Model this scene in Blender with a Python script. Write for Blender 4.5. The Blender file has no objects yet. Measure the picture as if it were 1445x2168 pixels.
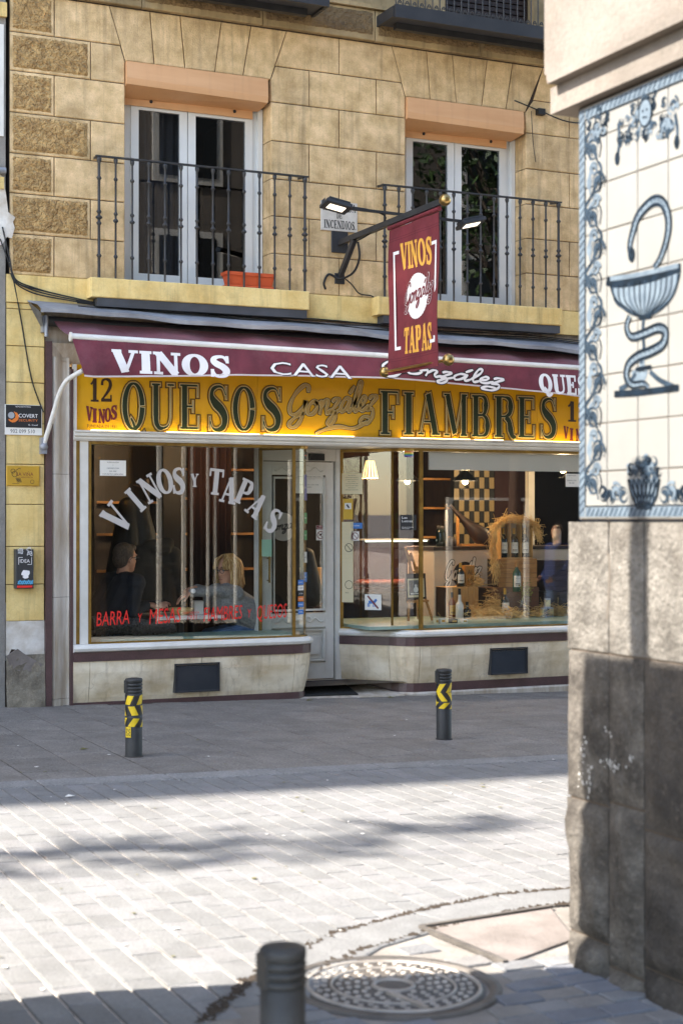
import bpy, math, random
from mathutils import Vector, Matrix
import numpy as np
R = math.radians
random.seed(7)
S = bpy.context.scene
COL = S.collection

# ------------------------------------------------------------------ camera, sky, sun, exposure
CAM = Vector((-3.33, -13.2, 1.6)); FPX = 3300.0; YAW = R(24.9); PITCH = math.atan(16 / FPX)
cd = bpy.data.cameras.new('camera'); cam = bpy.data.objects.new('camera', cd); COL.objects.link(cam)
cam.location = CAM; cam.rotation_euler = (math.pi / 2 + PITCH, 0, -YAW)
cd.sensor_fit = 'HORIZONTAL'; cd.sensor_width = 24; cd.lens = 24 * FPX / 1445
cd.clip_start = 0.05; cd.clip_end = 400
cd.dof.use_dof = True; cd.dof.focus_distance = 14.0; cd.dof.aperture_fstop = 3.4
S.camera = cam
SUN_EL, SUN_AZ = R(45), R(11.5)            # the sun stands down the street, a little behind the shop's roof
w = bpy.data.worlds.new('World'); S.world = w; w.use_nodes = True
sk = w.node_tree.nodes.new('ShaderNodeTexSky'); sk.sky_type = 'NISHITA'; sk.sun_disc = False
sk.sun_elevation = SUN_EL; sk.sun_rotation = -(math.pi / 2 - SUN_AZ)
w.node_tree.links.new(sk.outputs[0], w.node_tree.nodes['Background'].inputs[0])
w.node_tree.nodes['Background'].inputs[1].default_value = 0.15
sl = bpy.data.lights.new('sun', 'SUN'); so = bpy.data.objects.new('sun', sl); COL.objects.link(so)
sl.energy = 3.5; sl.angle = R(0.53); sl.color = (1, .97, .93)
to_sun = Vector((-math.cos(SUN_AZ) * math.cos(SUN_EL), math.sin(SUN_AZ) * math.cos(SUN_EL), math.sin(SUN_EL)))
so.rotation_euler = to_sun.to_track_quat('Z', 'Y').to_euler()
S.view_settings.view_transform = 'Standard'; S.view_settings.look = 'None'
S.view_settings.gamma = 1; S.view_settings.exposure = 2.42
S.view_settings.use_white_balance = True; S.view_settings.white_balance_temperature = 6850; S.view_settings.white_balance_tint = 10
S.cycles.use_denoising = True
S.cycles.transparent_max_bounces = 20; S.cycles.max_bounces = 8; S.cycles.diffuse_bounces = 4
S.cycles.caustics_reflective = False; S.cycles.caustics_refractive = False
S.cycles.sample_clamp_indirect = 6

# ------------------------------------------------------------------ points on real planes, read from the photograph
_fw = Vector((math.sin(YAW) * math.cos(PITCH), math.cos(YAW) * math.cos(PITCH), math.sin(PITCH)))
_rt = Vector((math.cos(YAW), -math.sin(YAW), 0)); _up = _rt.cross(_fw)
GS = 0.022                                # the street falls to the east
def gz(x): return -GS * x
def _ray(px, py): return _fw + _rt * ((px - 722.5) / FPX) + _up * ((1084 - py) / FPX)
def W(px, py, y=0.0):
    d = _ray(px, py); return CAM + d * ((y - CAM.y) / d.y)
def WX(px, py, x):
    d = _ray(px, py); return CAM + d * ((x - CAM.x) / d.x)
def WG(px, py):
    d = _ray(px, py); return CAM + d * (-(CAM.z + GS * CAM.x) / (d.z + GS * d.x))
def wx(px, y=0.0): return W(px, 1084, y).x

# ------------------------------------------------------------------ materials
def srgb(h):
    h = h.lstrip('#'); c = [int(h[i:i + 2], 16) / 255 for i in (0, 2, 4)]
    return tuple(x / 12.92 if x < .04045 else ((x + .055) / 1.055) ** 2.4 for x in c)
def mat(name, col, rough=.6, metal=0, col2=None, nscale=3, namt=1, nstretch=(1, 1, 1), var=0, bump=0, bscale=60, vor=0,
        vscale=40, speck=0, sscale=300, streak=0, scol=(.05, .04, .03), emit=0, spec=.5, coat=0, trans=0, alpha=1, dirt=0, crack=0, sheen=0):
    m = bpy.data.materials.new(name); m.use_nodes = True; nt = m.node_tree; N = nt.nodes; L = nt.links
    b = N['Principled BSDF']
    if isinstance(col, str): col = srgb(col)
    if isinstance(col2, str): col2 = srgb(col2)
    if isinstance(scol, str): scol = srgb(scol)
    b.inputs['Roughness'].default_value = rough; b.inputs['Metallic'].default_value = metal
    b.inputs['Specular IOR Level'].default_value = spec; b.inputs['Coat Weight'].default_value = coat
    b.inputs['Transmission Weight'].default_value = trans; b.inputs['Alpha'].default_value = alpha
    b.inputs['Sheen Weight'].default_value = sheen
    geo = N.new('ShaderNodeNewGeometry').outputs['Position']
    oi = N.new('ShaderNodeObjectInfo').outputs['Random']
    def noise(sc, stretch=(1, 1, 1), det=5, rg=.6):
        mp = N.new('ShaderNodeMapping'); mp.inputs['Scale'].default_value = stretch; L.new(geo, mp.inputs['Vector'])
        n = N.new('ShaderNodeTexNoise'); n.inputs['Scale'].default_value = sc; n.inputs['Detail'].default_value = det
        n.inputs['Roughness'].default_value = rg; L.new(mp.outputs[0], n.inputs['Vector']); return n.outputs['Fac']
    def ramp(v, a, c):
        r = N.new('ShaderNodeMapRange'); r.inputs[1].default_value = a; r.inputs[2].default_value = c; L.new(v, r.inputs[0]); return r.outputs[0]
    def mix(fac, a, c, mode='MIX'):
        x = N.new('ShaderNodeMix'); x.data_type = 'RGBA'; x.blend_type = mode
        for k, v in ((0, fac), (6, a), (7, c)):
            if hasattr(v, 'node'): L.new(v, x.inputs[k])
            elif k == 0: x.inputs[0].default_value = v
            else: x.inputs[k].default_value = (*v[:3], 1)
        return x.outputs[2]
    def mul(v, f):
        x = N.new('ShaderNodeMath'); x.operation = 'MULTIPLY'; L.new(v, x.inputs[0]); x.inputs[1].default_value = f; return x.outputs[0]
    c = col
    if col2: c = mix(mul(ramp(noise(nscale, nstretch), .35, .65), namt), c, col2)
    if speck: c = mix(mul(ramp(noise(sscale, det=2), .52, .66), speck), c, tuple(x * .35 for x in col))
    if speck: c = mix(mul(ramp(noise(sscale * .7, (1.1, .9, 1), 2), .56, .7), speck * .6), c, tuple(min(1, x * 1.7) for x in col))
    if dirt: c = mix(mul(ramp(noise(1.7, det=7, rg=.7), .5, .72), dirt), c, scol)
    if streak: c = mix(mul(ramp(noise(1, (16, 16, .9), 4), .52, .75), streak), c, scol)
    if crack:
        v = N.new('ShaderNodeTexVoronoi'); v.feature = 'DISTANCE_TO_EDGE'; v.inputs['Scale'].default_value = 1.6
        nn = N.new('ShaderNodeTexNoise'); nn.inputs['Scale'].default_value = 5
        L.new(geo, nn.inputs['Vector']); ad = N.new('ShaderNodeVectorMath'); ad.operation = 'MULTIPLY_ADD'
        L.new(nn.outputs['Color'], ad.inputs[0]); ad.inputs[1].default_value = (.35, .35, .35); L.new(geo, ad.inputs[2]); L.new(ad.outputs[0], v.inputs['Vector'])
        c = mix(mul(ramp(v.outputs['Distance'], .006, .001), crack), c, scol)
    if var:
        hs = N.new('ShaderNodeHueSaturation'); r = N.new('ShaderNodeMapRange'); L.new(oi, r.inputs[0])
        r.inputs[3].default_value = 1 - var; r.inputs[4].default_value = 1 + var; L.new(r.outputs[0], hs.inputs['Value'])
        if hasattr(c, 'node'): L.new(c, hs.inputs['Color'])
        else: hs.inputs['Color'].default_value = (*c[:3], 1)
        c = hs.outputs[0]
    if hasattr(c, 'node'): L.new(c, b.inputs['Base Color'])
    else: b.inputs['Base Color'].default_value = (*c[:3], 1)
    hgt = None
    if bump: hgt = mul(noise(bscale, det=4), bump)
    if vor:
        v = N.new('ShaderNodeTexVoronoi'); v.inputs['Scale'].default_value = vscale; v.feature = 'SMOOTH_F1'
        nn = N.new('ShaderNodeTexNoise'); nn.inputs['Scale'].default_value = vscale * .8; L.new(geo, nn.inputs['Vector'])
        ad = N.new('ShaderNodeVectorMath'); ad.operation = 'MULTIPLY_ADD'; L.new(nn.outputs['Color'], ad.inputs[0])
        ad.inputs[1].default_value = (.05, .05, .05); L.new(geo, ad.inputs[2]); L.new(ad.outputs[0], v.inputs['Vector'])
        h2 = mul(v.outputs['Distance'], vor); hgt = h2 if hgt is None else None or _add(N, L, hgt, h2)
    if hgt is not None:
        bp = N.new('ShaderNodeBump'); bp.inputs['Strength'].default_value = 1; bp.inputs['Distance'].default_value = .01
        L.new(hgt, bp.inputs['Height']); L.new(bp.outputs[0], b.inputs['Normal'])
    if emit:
        b.inputs['Emission Strength'].default_value = emit; b.inputs['Emission Color'].default_value = (*col[:3], 1)
    return m
def _add(N, L, a, b):
    x = N.new('ShaderNodeMath'); L.new(a, x.inputs[0]); L.new(b, x.inputs[1]); return x.outputs[0]
def glassmat(name, tint=(1, 1, 1), refl=.05, grazing=.8):
    m = bpy.data.materials.new(name); m.use_nodes = True; nt = m.node_tree; N = nt.nodes; L = nt.links
    N.remove(N['Principled BSDF']); t = N.new('ShaderNodeBsdfTransparent'); t.inputs[0].default_value = (*tint, 1)
    g = N.new('ShaderNodeBsdfGlossy'); g.inputs['Roughness'].default_value = 0; lw = N.new('ShaderNodeLayerWeight')
    lw.inputs[0].default_value = .5
    p = N.new('ShaderNodeMath'); p.operation = 'POWER'; L.new(lw.outputs['Facing'], p.inputs[0]); p.inputs[1].default_value = 5
    a = N.new('ShaderNodeMath'); a.operation = 'MULTIPLY_ADD'; L.new(p.outputs[0], a.inputs[0]); a.inputs[1].default_value = grazing; a.inputs[2].default_value = refl
    x = N.new('ShaderNodeMixShader'); L.new(a.outputs[0], x.inputs[0]); L.new(t.outputs[0], x.inputs[1]); L.new(g.outputs[0], x.inputs[2])
    L.new(x.outputs[0], N['Material Output'].inputs[0]); return m

M = {}
M['ashlar'] = mat('ashlar', '#e0c092', .88, col2='#b99a6c', nscale=6, var=.08, bump=.6, bscale=75, streak=.5, scol='#6a573d', dirt=.42, speck=.22, sscale=75, crack=.1)
M['rough'] = mat('rough_face', '#c29e69', .95, col2='#94744a', nscale=14, var=.07, bump=1.0, bscale=50, vor=3.0, vscale=42)
M['joint'] = mat('joint', '#3c3128', .95, bump=.2)
M['frieze'] = mat('frieze_plaster', '#b79f76', .9, col2='#83704f', nscale=2, streak=.5, scol='#4a3b2b', bump=.3, bscale=80, dirt=.35)
M['friezerough'] = mat('frieze_rough', '#8c7450', .95, col2='#6d5a40', nscale=3, bump=.6, bscale=60, vor=2, vscale=42, streak=.35, scol='#3f3226')
M['yellow'] = mat('yellow_paint', '#e8cd8c', .8, col2='#d2b06a', nscale=3, bump=.4, bscale=60, streak=.42, scol='#6e5a3a', dirt=.4, speck=.12, sscale=60, crack=.12)
M['white_old'] = mat('white_render', '#ddd8d0', .9, col2='#b7ab9b', nscale=5, bump=.5, bscale=30, dirt=.3, scol='#8b6d48')
M['rubble'] = mat('rubble_stone', '#8f8574', .95, col2='#5a5145', nscale=4, bump=1.6, bscale=16, dirt=.5, scol='#2f2922', speck=.4, sscale=120)
M['grey_wall'] = mat('grey_wall', '#8e8981', .9, col2='#77716a', nscale=5, bump=.6, bscale=50, speck=.3, sscale=160)
M['orange'] = mat('shutter_paint', '#d2a276', .55, col2='#c89668', nscale=1.5, nstretch=(.6, 1, 5), streak=.1, scol='#6b4a35')
M['alu'] = mat('white_frame', '#d8d7d3', .45, col2='#cfceca', nscale=2)
M['iron'] = mat('iron', '#2b2c2e', .5, metal=.2, col2='#3a3633', nscale=9, bump=.3, bscale=120, spec=.5)
M['black_metal'] = mat('black_metal', '#232528', .45, col2='#303032', nscale=5)
M['steel_edge'] = mat('steel_edge', '#43454a', .6, col2='#37383b', nscale=4, dirt=.3, scol='#222222')
M['terracotta'] = mat('terracotta_plastic', '#c9562a', .55, col2='#b94a22')
M['lead'] = mat('lead_sheet', '#84858a', .5, metal=.25, col2='#a4a5a8', nscale=3, bump=.4, bscale=9, dirt=.3, scol='#4a4845')
M['awning'] = mat('awning_cloth', '#702d39', .9, col2='#5c2530', nscale=4, bump=.5, bscale=14, dirt=.4, scol='#8a5a60', sheen=.1)
M['banner'] = mat('banner_cloth', '#74262f', .75, col2='#611d26', nscale=5, bump=.5, bscale=11, dirt=.12, scol='#9a5a60')
M['white'] = mat('white_paint', '#dfdbd3', .45, col2='#cdc8be', nscale=3, dirt=.2, scol='#8c8074')
M['white_letter'] = mat('white_letter', '#e6e2e0', .6)
M['gold_letter'] = mat('gold_letter', '#e0a545', .6)
M['brass'] = mat('brass', '#9a7c3e', .38, metal=.75, col2='#7d6233', nscale=8, bump=.2, bscale=50)
M['brass_ball'] = mat('brass_ball', '#a98f5c', .3, metal=.9, col2='#8f7648', nscale=8)
M['marble'] = mat('marble', '#ebddc4', .35, col2='#cdb997', nscale=3.2, nstretch=(1, 1, 1.6), streak=.4, scol='#7d6444', dirt=.45, var=.05, crack=.25)
M['marble_pale'] = mat('marble_pale', '#c9c0b4', .4, col2='#a3937f', nscale=2.5, nstretch=(4, 4, .7), streak=.4, scol='#7f6748', var=.05)
M['red_granite'] = mat('red_granite', '#5a4140', .4, col2='#4a3534', nscale=5, speck=.5, sscale=130, dirt=.25, scol='#2d2424')
M['sign_yellow'] = mat('sign_yellow', '#dba627', .22, col2='#d19a1f', nscale=1.2, namt=.6, coat=.3)
M['green_letter'] = mat('green_letter', '#23301f', .35); M['ochre_letter'] = mat('ochre_letter', '#a8802c', .4)
M['dark_letter'] = mat('dark_letter', '#33200f', .5); M['cream_letter'] = mat('cream_letter', '#d8cba0', .4)
M['maroon_letter'] = mat('maroon_letter', '#6a1f22', .5); M['tan_letter'] = mat('tan_letter', '#a98d55', .4)
M['red_letter'] = mat('red_letter', '#e0281f', .5); M['grey_letter'] = mat('grey_letter', '#b7b1ab', .6)
M['black_letter'] = mat('black_letter', '#1d1b1a', .6)
M['glass'] = glassmat('shop_glass', (.95, .96, .95), .055, .8)
M['glass_up'] = glassmat('window_glass', (.55, .57, .6), .10, .7)
M['granite'] = mat('granite_slab', '#7a746d', .85, col2='#68625b', nscale=4, var=.09, speck=.8, sscale=75, bump=.5, bscale=120, dirt=.4, scol='#4d4842')
M['kerb'] = mat('granite_kerb', '#868481', .85, col2='#73716e', nscale=4, var=.06, speck=.7, sscale=75, bump=.35, bscale=200)
M['sand_joint'] = mat('sand_joint', '#cfc4b6', .95, col2='#b8ac9e', nscale=9, bump=.5, bscale=90)
M['dark_joint'] = mat('pavement_bed', '#2b2723', .95, bump=.4)
M['paver'] = [mat('paver', c, .85, col2=d, nscale=5, var=.04, speck=.35, sscale=90, bump=.5, bscale=90, dirt=.34, scol='#56524d') for c, d in (('#797876', '#6b6a68'), ('#767573', '#696866'), ('#7c7a79', '#6e6d6b'))]
M['sett'] = [mat('sett', c, .8, col2=d, nscale=6, var=.12, bump=.7, bscale=60, speck=.3, sscale=200) for c, d in (('#7b7a79', '#6b6a69'), ('#827e79', '#716d69'), ('#75767a', '#65666a'))]
M['mortar'] = mat('mortar', '#8a847c', .95, col2='#706961', nscale=4, bump=.6, bscale=50, dirt=.3, scol='#5f564c')
M['cast_iron'] = mat('cast_iron', '#5d5751', .65, metal=.15, col2='#46413c', nscale=9, bump=.3, bscale=90, dirt=.3, scol='#9a8f82')
M['iron_pale'] = mat('cast_iron_pale', '#a39b91', .55, metal=.2, col2='#857d74', nscale=9)  # paler than the lid, sets off the raised rings and studs
M['concrete'] = mat('concrete', '#857b74', .9, col2='#665d56', nscale=3, bump=.4, bscale=60, dirt=.4, scol='#6d625a')
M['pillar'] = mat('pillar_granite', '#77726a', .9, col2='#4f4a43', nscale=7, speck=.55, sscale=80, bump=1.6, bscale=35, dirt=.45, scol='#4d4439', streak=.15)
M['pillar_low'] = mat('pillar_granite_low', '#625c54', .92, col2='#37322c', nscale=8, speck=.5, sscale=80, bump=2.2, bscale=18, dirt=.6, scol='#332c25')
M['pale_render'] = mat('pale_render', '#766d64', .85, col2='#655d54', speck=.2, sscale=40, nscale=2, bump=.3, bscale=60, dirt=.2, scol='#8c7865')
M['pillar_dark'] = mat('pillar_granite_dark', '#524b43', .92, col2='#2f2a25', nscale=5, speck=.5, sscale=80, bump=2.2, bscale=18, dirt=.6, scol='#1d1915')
M['tile'] = mat('tile_glaze', '#81807b', .14, col2='#797874', nscale=3, var=.02, coat=.3)
M['tile_blue'] = mat('tile_blue', '#202b35', .2, col2='#323f4b', nscale=18, coat=.2)
M['tile_pale'] = mat('tile_pale_blue', '#535e68', .2, col2='#66727b', nscale=20, coat=.2)
M['tile_dark'] = mat('tile_dark_blue', '#0b1218', .2, col2='#15222e', nscale=30, coat=.2)
M['grout'] = mat('grout', '#5f5348', .9)
M['bollard'] = mat('bollard_rubber', '#2b2c2c', .6, col2='#222323', nscale=6, bump=.3, bscale=120, dirt=.25, scol='#5b5954')
M['tape_yellow'] = mat('tape_yellow', '#e3c41f', .5, col2='#d2b01a', nscale=12, dirt=.3, scol='#5c4c14'); M['tape_black'] = mat('tape_black', '#1b1b1a', .5)
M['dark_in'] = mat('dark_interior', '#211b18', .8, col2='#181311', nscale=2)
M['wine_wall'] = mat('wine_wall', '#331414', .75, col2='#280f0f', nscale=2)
M['wood'] = mat('wood', '#b98247', .55, col2='#9c6934', nscale=3, nstretch=(2, 2, 14)); M['pine'] = mat('pine_wood', '#c79a5f', .6, col2='#b5854b', nscale=3, nstretch=(14, 14, 1.5))
M['dark_wood'] = mat('dark_wood', '#2b1a12', .5, col2='#1e120c', nscale=3, nstretch=(12, 12, 2))
M['straw'] = mat('straw', '#e2c184', .8, col2='#c09a5c', nscale=14, var=.1)
M['bottle'] = mat('bottle_glass', '#0f1a14', .08, spec=.6); M['bottle_green'] = mat('bottle_green', '#1f4a38', .08); M['bottle_amber'] = mat('bottle_amber', '#7a3d10', .1)
M['paper'] = mat('paper', '#dcd8cf', .7); M['paper_cream'] = mat('paper_cream', '#d8c9a4', .7); M['foil'] = mat('foil', '#c49a4a', .4, metal=.5)
M['black'] = mat('black_matte', '#171717', .6); M['white_gloss'] = mat('white_gloss', '#d6d0c8', .3)
M['green_st'] = mat('sticker_green', '#3f8a4a', .5); M['blue_st'] = mat('sticker_blue', '#2f6fb5', .5); M['orange_st'] = mat('sticker_orange', '#d8742a', .5)
M['skin'] = mat('skin', '#cf997b', .55, col2='#c08668', nscale=20); M['hair_brown'] = mat('hair_brown', '#4b3a2d', .6, col2='#6b5a4b', nscale=60, bump=1, bscale=160)
M['hair_blond'] = mat('hair_blond', '#c79a5c', .5, col2='#8f6534', nscale=18, nstretch=(3, 3, .6), bump=1, bscale=90)
M['navy'] = mat('navy_knit', '#202228', .9, col2='#17181d', nscale=12, bump=.4, bscale=200); M['grey_knit'] = mat('grey_knit', '#918f8d', .95, col2='#74726f', nscale=60, bump=.6, bscale=180)
M['coat'] = mat('coat_cloth', '#34302a', .85, col2='#25221e', nscale=4, bump=.4, bscale=60); M['denim'] = mat('denim', '#4d6484', .85, col2='#3c506d', nscale=8)
M['blue_coat'] = mat('blue_coat', '#2c3f78', .6, col2='#24345f', nscale=5); M['brown_coat'] = mat('brown_coat', '#6b5140', .8, col2='#5a4334', nscale=5)
M['curtain'] = mat('curtain', '#361816', .9, col2='#281110', nscale=6, nstretch=(6, 6, .3)); M['curtain_grey'] = mat('curtain_grey', '#2f2b28', .9)
M['bulb'] = mat('bulb', (1, .78, .45), emit=9); M['led'] = mat('led_strip', (1, .72, .22), emit=3.2); M['flood_led'] = mat('flood_led', (1, .9, .75), emit=.45)
M['shade_lit'] = mat('shade_lit', (.9, .6, .25), emit=.7); M['leaf'] = mat('leaf', '#3f5a2a', .6, col2='#2c4020', nscale=3, var=.2); M['dead_leaf'] = mat('dead_leaf', '#5e5a30', .8)
M['bark'] = mat('bark', '#4a4036', .9, bump=1, bscale=30); M['brick'] = mat('brick_red', '#8a4a38', .9, col2='#73392b', nscale=8)
M['green_floor'] = mat('display_floor', '#8fa79a', .3, col2='#7a9286', nscale=5); M['van'] = mat('van_paint', '#c8c8c6', .4); M['tyre'] = mat('tyre', '#181818', .8)
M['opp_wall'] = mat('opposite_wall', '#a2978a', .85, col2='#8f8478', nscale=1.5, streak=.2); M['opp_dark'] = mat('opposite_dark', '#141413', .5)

# ------------------------------------------------------------------ mesh helpers
def tag(o, label=None, cat=None, group=None, kind=None):
    for k, v in (('label', label), ('category', cat), ('group', group), ('kind', kind)):
        if v: o[k] = v
    return o
def empty(name, loc, label=None, cat=None, group=None, kind=None):
    o = bpy.data.objects.new(name, None); COL.objects.link(o); o.location = loc; o.empty_display_size = .1
    o['_loc'] = 1; del o['_loc']
    return tag(o, label, cat, group, kind)
def wloc(o):
    v = Vector(o.location)
    while o.parent: o = o.parent
    return v
def link(o, parent=None):
    COL.objects.link(o)
    if parent is not None:
        o.parent = parent; p = parent; base = Vector((0, 0, 0)); rz = None
        mw = Matrix.Identity(4)
        chain = []
        while p is not None: chain.append(p); p = p.parent
        for q in reversed(chain): mw = mw @ q.matrix_parent_inverse @ Matrix.LocRotScale(q.location, q.rotation_euler, q.scale)
        o.matrix_parent_inverse = mw.inverted()
    return o
class MB:
    def __init__(s): s.v = []; s.f = []; s.m = []; s.sm = []; s.mi = 0; s.smooth = False
    def add(s, vs, fs, smooth=None):
        b = len(s.v); s.v += [tuple(v) for v in vs]; s.f += [tuple(i + b for i in f) for f in fs]
        s.m += [s.mi] * len(fs); s.sm += [s.smooth if smooth is None else smooth] * len(fs); return s
    def box(s, x0, x1, y0, y1, z0, z1):
        if x0 > x1: x0, x1 = x1, x0
        if y0 > y1: y0, y1 = y1, y0
        if z0 > z1: z0, z1 = z1, z0
        return s.add([(x0, y0, z0), (x1, y0, z0), (x1, y1, z0), (x0, y1, z0), (x0, y0, z1), (x1, y0, z1), (x1, y1, z1), (x0, y1, z1)],
                     [(0, 3, 2, 1), (4, 5, 6, 7), (0, 1, 5, 4), (1, 2, 6, 5), (2, 3, 7, 6), (3, 0, 4, 7)])
    def bbox(s, x0, x1, y0, y1, z0, z1, b=.006, face='y-'):
        """box with a bevelled front rim (towards -y) or top"""
        if face == 'y-':
            return s.prism([(x0, z0), (x1, z0), (x1, z1), (x0, z1)], y0, y1, b)
        o = [(x0, y0), (x1, y0), (x1, y1), (x0, y1)]; i = [(x0 + b, y0 + b), (x1 - b, y0 + b), (x1 - b, y1 - b), (x0 + b, y1 - b)]
        return s.add([(*p, z0) for p in o] + [(*p, z1 - b) for p in o] + [(*p, z1) for p in i],
                     [(3, 2, 1, 0), (8, 9, 10, 11)] + [(k, (k + 1) % 4, 4 + (k + 1) % 4, 4 + k) for k in range(4)] + [(4 + k, 4 + (k + 1) % 4, 8 + (k + 1) % 4, 8 + k) for k in range(4)])
    def prism(s, poly, yf, yb, b=0):
        """poly in (x, z), counter-clockwise seen from -y; front at yf"""
        n = len(poly); cx = sum(p[0] for p in poly) / n; cz = sum(p[1] for p in poly) / n
        def inset(p):
            d = math.hypot(p[0] - cx, p[1] - cz) or 1
            return p[0] - (b if p[0] > cx else -b), p[1] - (b if p[1] > cz else -b)
        i = [inset(p) for p in poly] if b else poly
        vs = [(p[0], yf, p[1]) for p in i] + [(p[0], yf + b, p[1]) for p in poly] + [(p[0], yb, p[1]) for p in poly]
        fs = [tuple(range(n))] + [(n + k, n + (k + 1) % n, (k + 1) % n, k) for k in range(n)][:n * (1 if b else 0)]
        fs += [(2 * n + k, 2 * n + (k + 1) % n, n + (k + 1) % n, n + k) for k in range(n)] + [tuple(range(3 * n - 1, 2 * n - 1, -1))]
        if not b: vs = vs[:n] + vs[:n] + vs[2 * n:]
        return s.add(vs, fs)
    def tube(s, pts, r, n=8, cap=True, smooth=True):
        pts = [Vector(p) for p in pts]; rs = r if isinstance(r, (list, tuple)) else [r] * len(pts)
        rings = []; prev = None
        for i, p in enumerate(pts):
            t = (pts[min(i + 1, len(pts) - 1)] - pts[max(i - 1, 0)]).normalized()
            if prev is None:
                a = Vector((0, 0, 1)) if abs(t.z) < .9 else Vector((1, 0, 0)); u = t.cross(a).normalized()
            else: u = (prev - t * prev.dot(t)).normalized()
            prev = u; v = t.cross(u)
            rings.append([p + (u * math.cos(2 * math.pi * k / n) + v * math.sin(2 * math.pi * k / n)) * rs[i] for k in range(n)])
        vs = [q for g in rings for q in g]
        fs = [(i * n + k, i * n + (k + 1) % n, (i + 1) * n + (k + 1) % n, (i + 1) * n + k) for i in range(len(pts) - 1) for k in range(n)]
        s.add(vs, fs, smooth)
        if cap: s.add(rings[0] + rings[-1], [tuple(range(n - 1, -1, -1)), tuple(range(n, 2 * n))], False)
        return s
    def lathe(s, prof, c=(0, 0, 0), n=16, smooth=True, cap=True):
        c = Vector(c); vs = [c + Vector((r * math.cos(2 * math.pi * k / n), r * math.sin(2 * math.pi * k / n), z)) for r, z in prof for k in range(n)]
        fs = [(i * n + k, i * n + (k + 1) % n, (i + 1) * n + (k + 1) % n, (i + 1) * n + k) for i in range(len(prof) - 1) for k in range(n)]
        s.add(vs, fs, smooth)
        if cap: s.add(vs[:n] + vs[-n:], [tuple(range(n - 1, -1, -1)), tuple(range(n, 2 * n))], False)
        return s
    def ball(s, c, r, n=12, sq=(1, 1, 1)):
        pr = [(math.sin(math.pi * i / (n // 2)) * 1, -math.cos(math.pi * i / (n // 2))) for i in range(n // 2 + 1)]; pr[0] = (.01, -1); pr[-1] = (.01, 1)
        vs = [(c[0] + a * math.cos(2 * math.pi * k / n) * r * sq[0], c[1] + a * math.sin(2 * math.pi * k / n) * r * sq[1], c[2] + z * r * sq[2]) for a, z in pr for k in range(n)]
        return s.add(vs, [(i * n + k, i * n + (k + 1) % n, (i + 1) * n + (k + 1) % n, (i + 1) * n + k) for i in range(len(pr) - 1) for k in range(n)], True)
    def bar(s, a, b, wd, ht, up=(0, 0, 1)):
        a, b = Vector(a), Vector(b); t = (b - a).normalized(); u = t.cross(Vector(up)).normalized(); v = u.cross(t)
        vs = [p + u * (i * wd / 2) + v * (j * ht / 2) for p in (a, b) for i, j in ((-1, -1), (1, -1), (1, 1), (-1, 1))]
        return s.add(vs, [(3, 2, 1, 0), (4, 5, 6, 7)] + [(k, (k + 1) % 4, 4 + (k + 1) % 4, 4 + k) for k in range(4)])
    def grid(s, fn, nu, nv, smooth=True):
        vs = [fn(i / nu, j / nv) for j in range(nv + 1) for i in range(nu + 1)]
        return s.add(vs, [(j * (nu + 1) + i, j * (nu + 1) + i + 1, (j + 1) * (nu + 1) + i + 1, (j + 1) * (nu + 1) + i) for j in range(nv) for i in range(nu)], smooth)
    def mesh(s, name, mats):
        me = bpy.data.meshes.new(name); me.from_pydata([tuple(v) for v in s.v], [], s.f)
        for m in (mats if isinstance(mats, list) else [mats]): me.materials.append(m)
        me.polygons.foreach_set('material_index', s.m); me.polygons.foreach_set('use_smooth', s.sm); me.update(); return me
    def build(s, name, mats, parent=None, label=None, cat=None, group=None, kind=None):
        o = bpy.data.objects.new(name, s.mesh(name, mats)); link(o, parent); return tag(o, label, cat, group, kind)
def inst(me, name, loc, parent=None, rz=0, sc=(1, 1, 1)):
    o = bpy.data.objects.new(name, me); o.location = loc; o.rotation_euler = (0, 0, rz); o.scale = sc; link(o, parent); return o
def kids(o): return [c for c in COL.objects if c.parent == o]
def copy_tree(o, loc, label=None, rz=None, sc=None):
    """a copy of a thing, its parts and their sub-parts"""
    ch = list(o.children_recursive); r = o.copy(); COL.objects.link(r); r.location = loc
    if rz is not None: r.rotation_euler.z = rz
    if sc is not None: r.scale = sc
    if label: r['label'] = label
    mp = {o: r}
    for c in ch:
        k = c.copy(); COL.objects.link(k); mp[c] = k
    for c in ch: mp[c].parent = mp[c.parent]
    return r
def catmull(pts, n=6, closed=False):
    P = [Vector((*p, 0)[:3]) if len(p) == 2 else Vector(p) for p in pts]; out = []
    m = len(P)
    for i in range(m if closed else m - 1):
        g = lambda k: P[k % m] if closed else P[min(max(k, 0), m - 1)]
        a, b, c, d = g(i - 1), g(i), g(i + 1), g(i + 2)
        for t in (k / n for k in range(n)):
            out.append(.5 * ((2 * b) + (c - a) * t + (2 * a - 5 * b + 4 * c - d) * t * t + (3 * b - a - 3 * c + d) * t ** 3))
    if not closed: out.append(P[-1])
    return out
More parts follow.
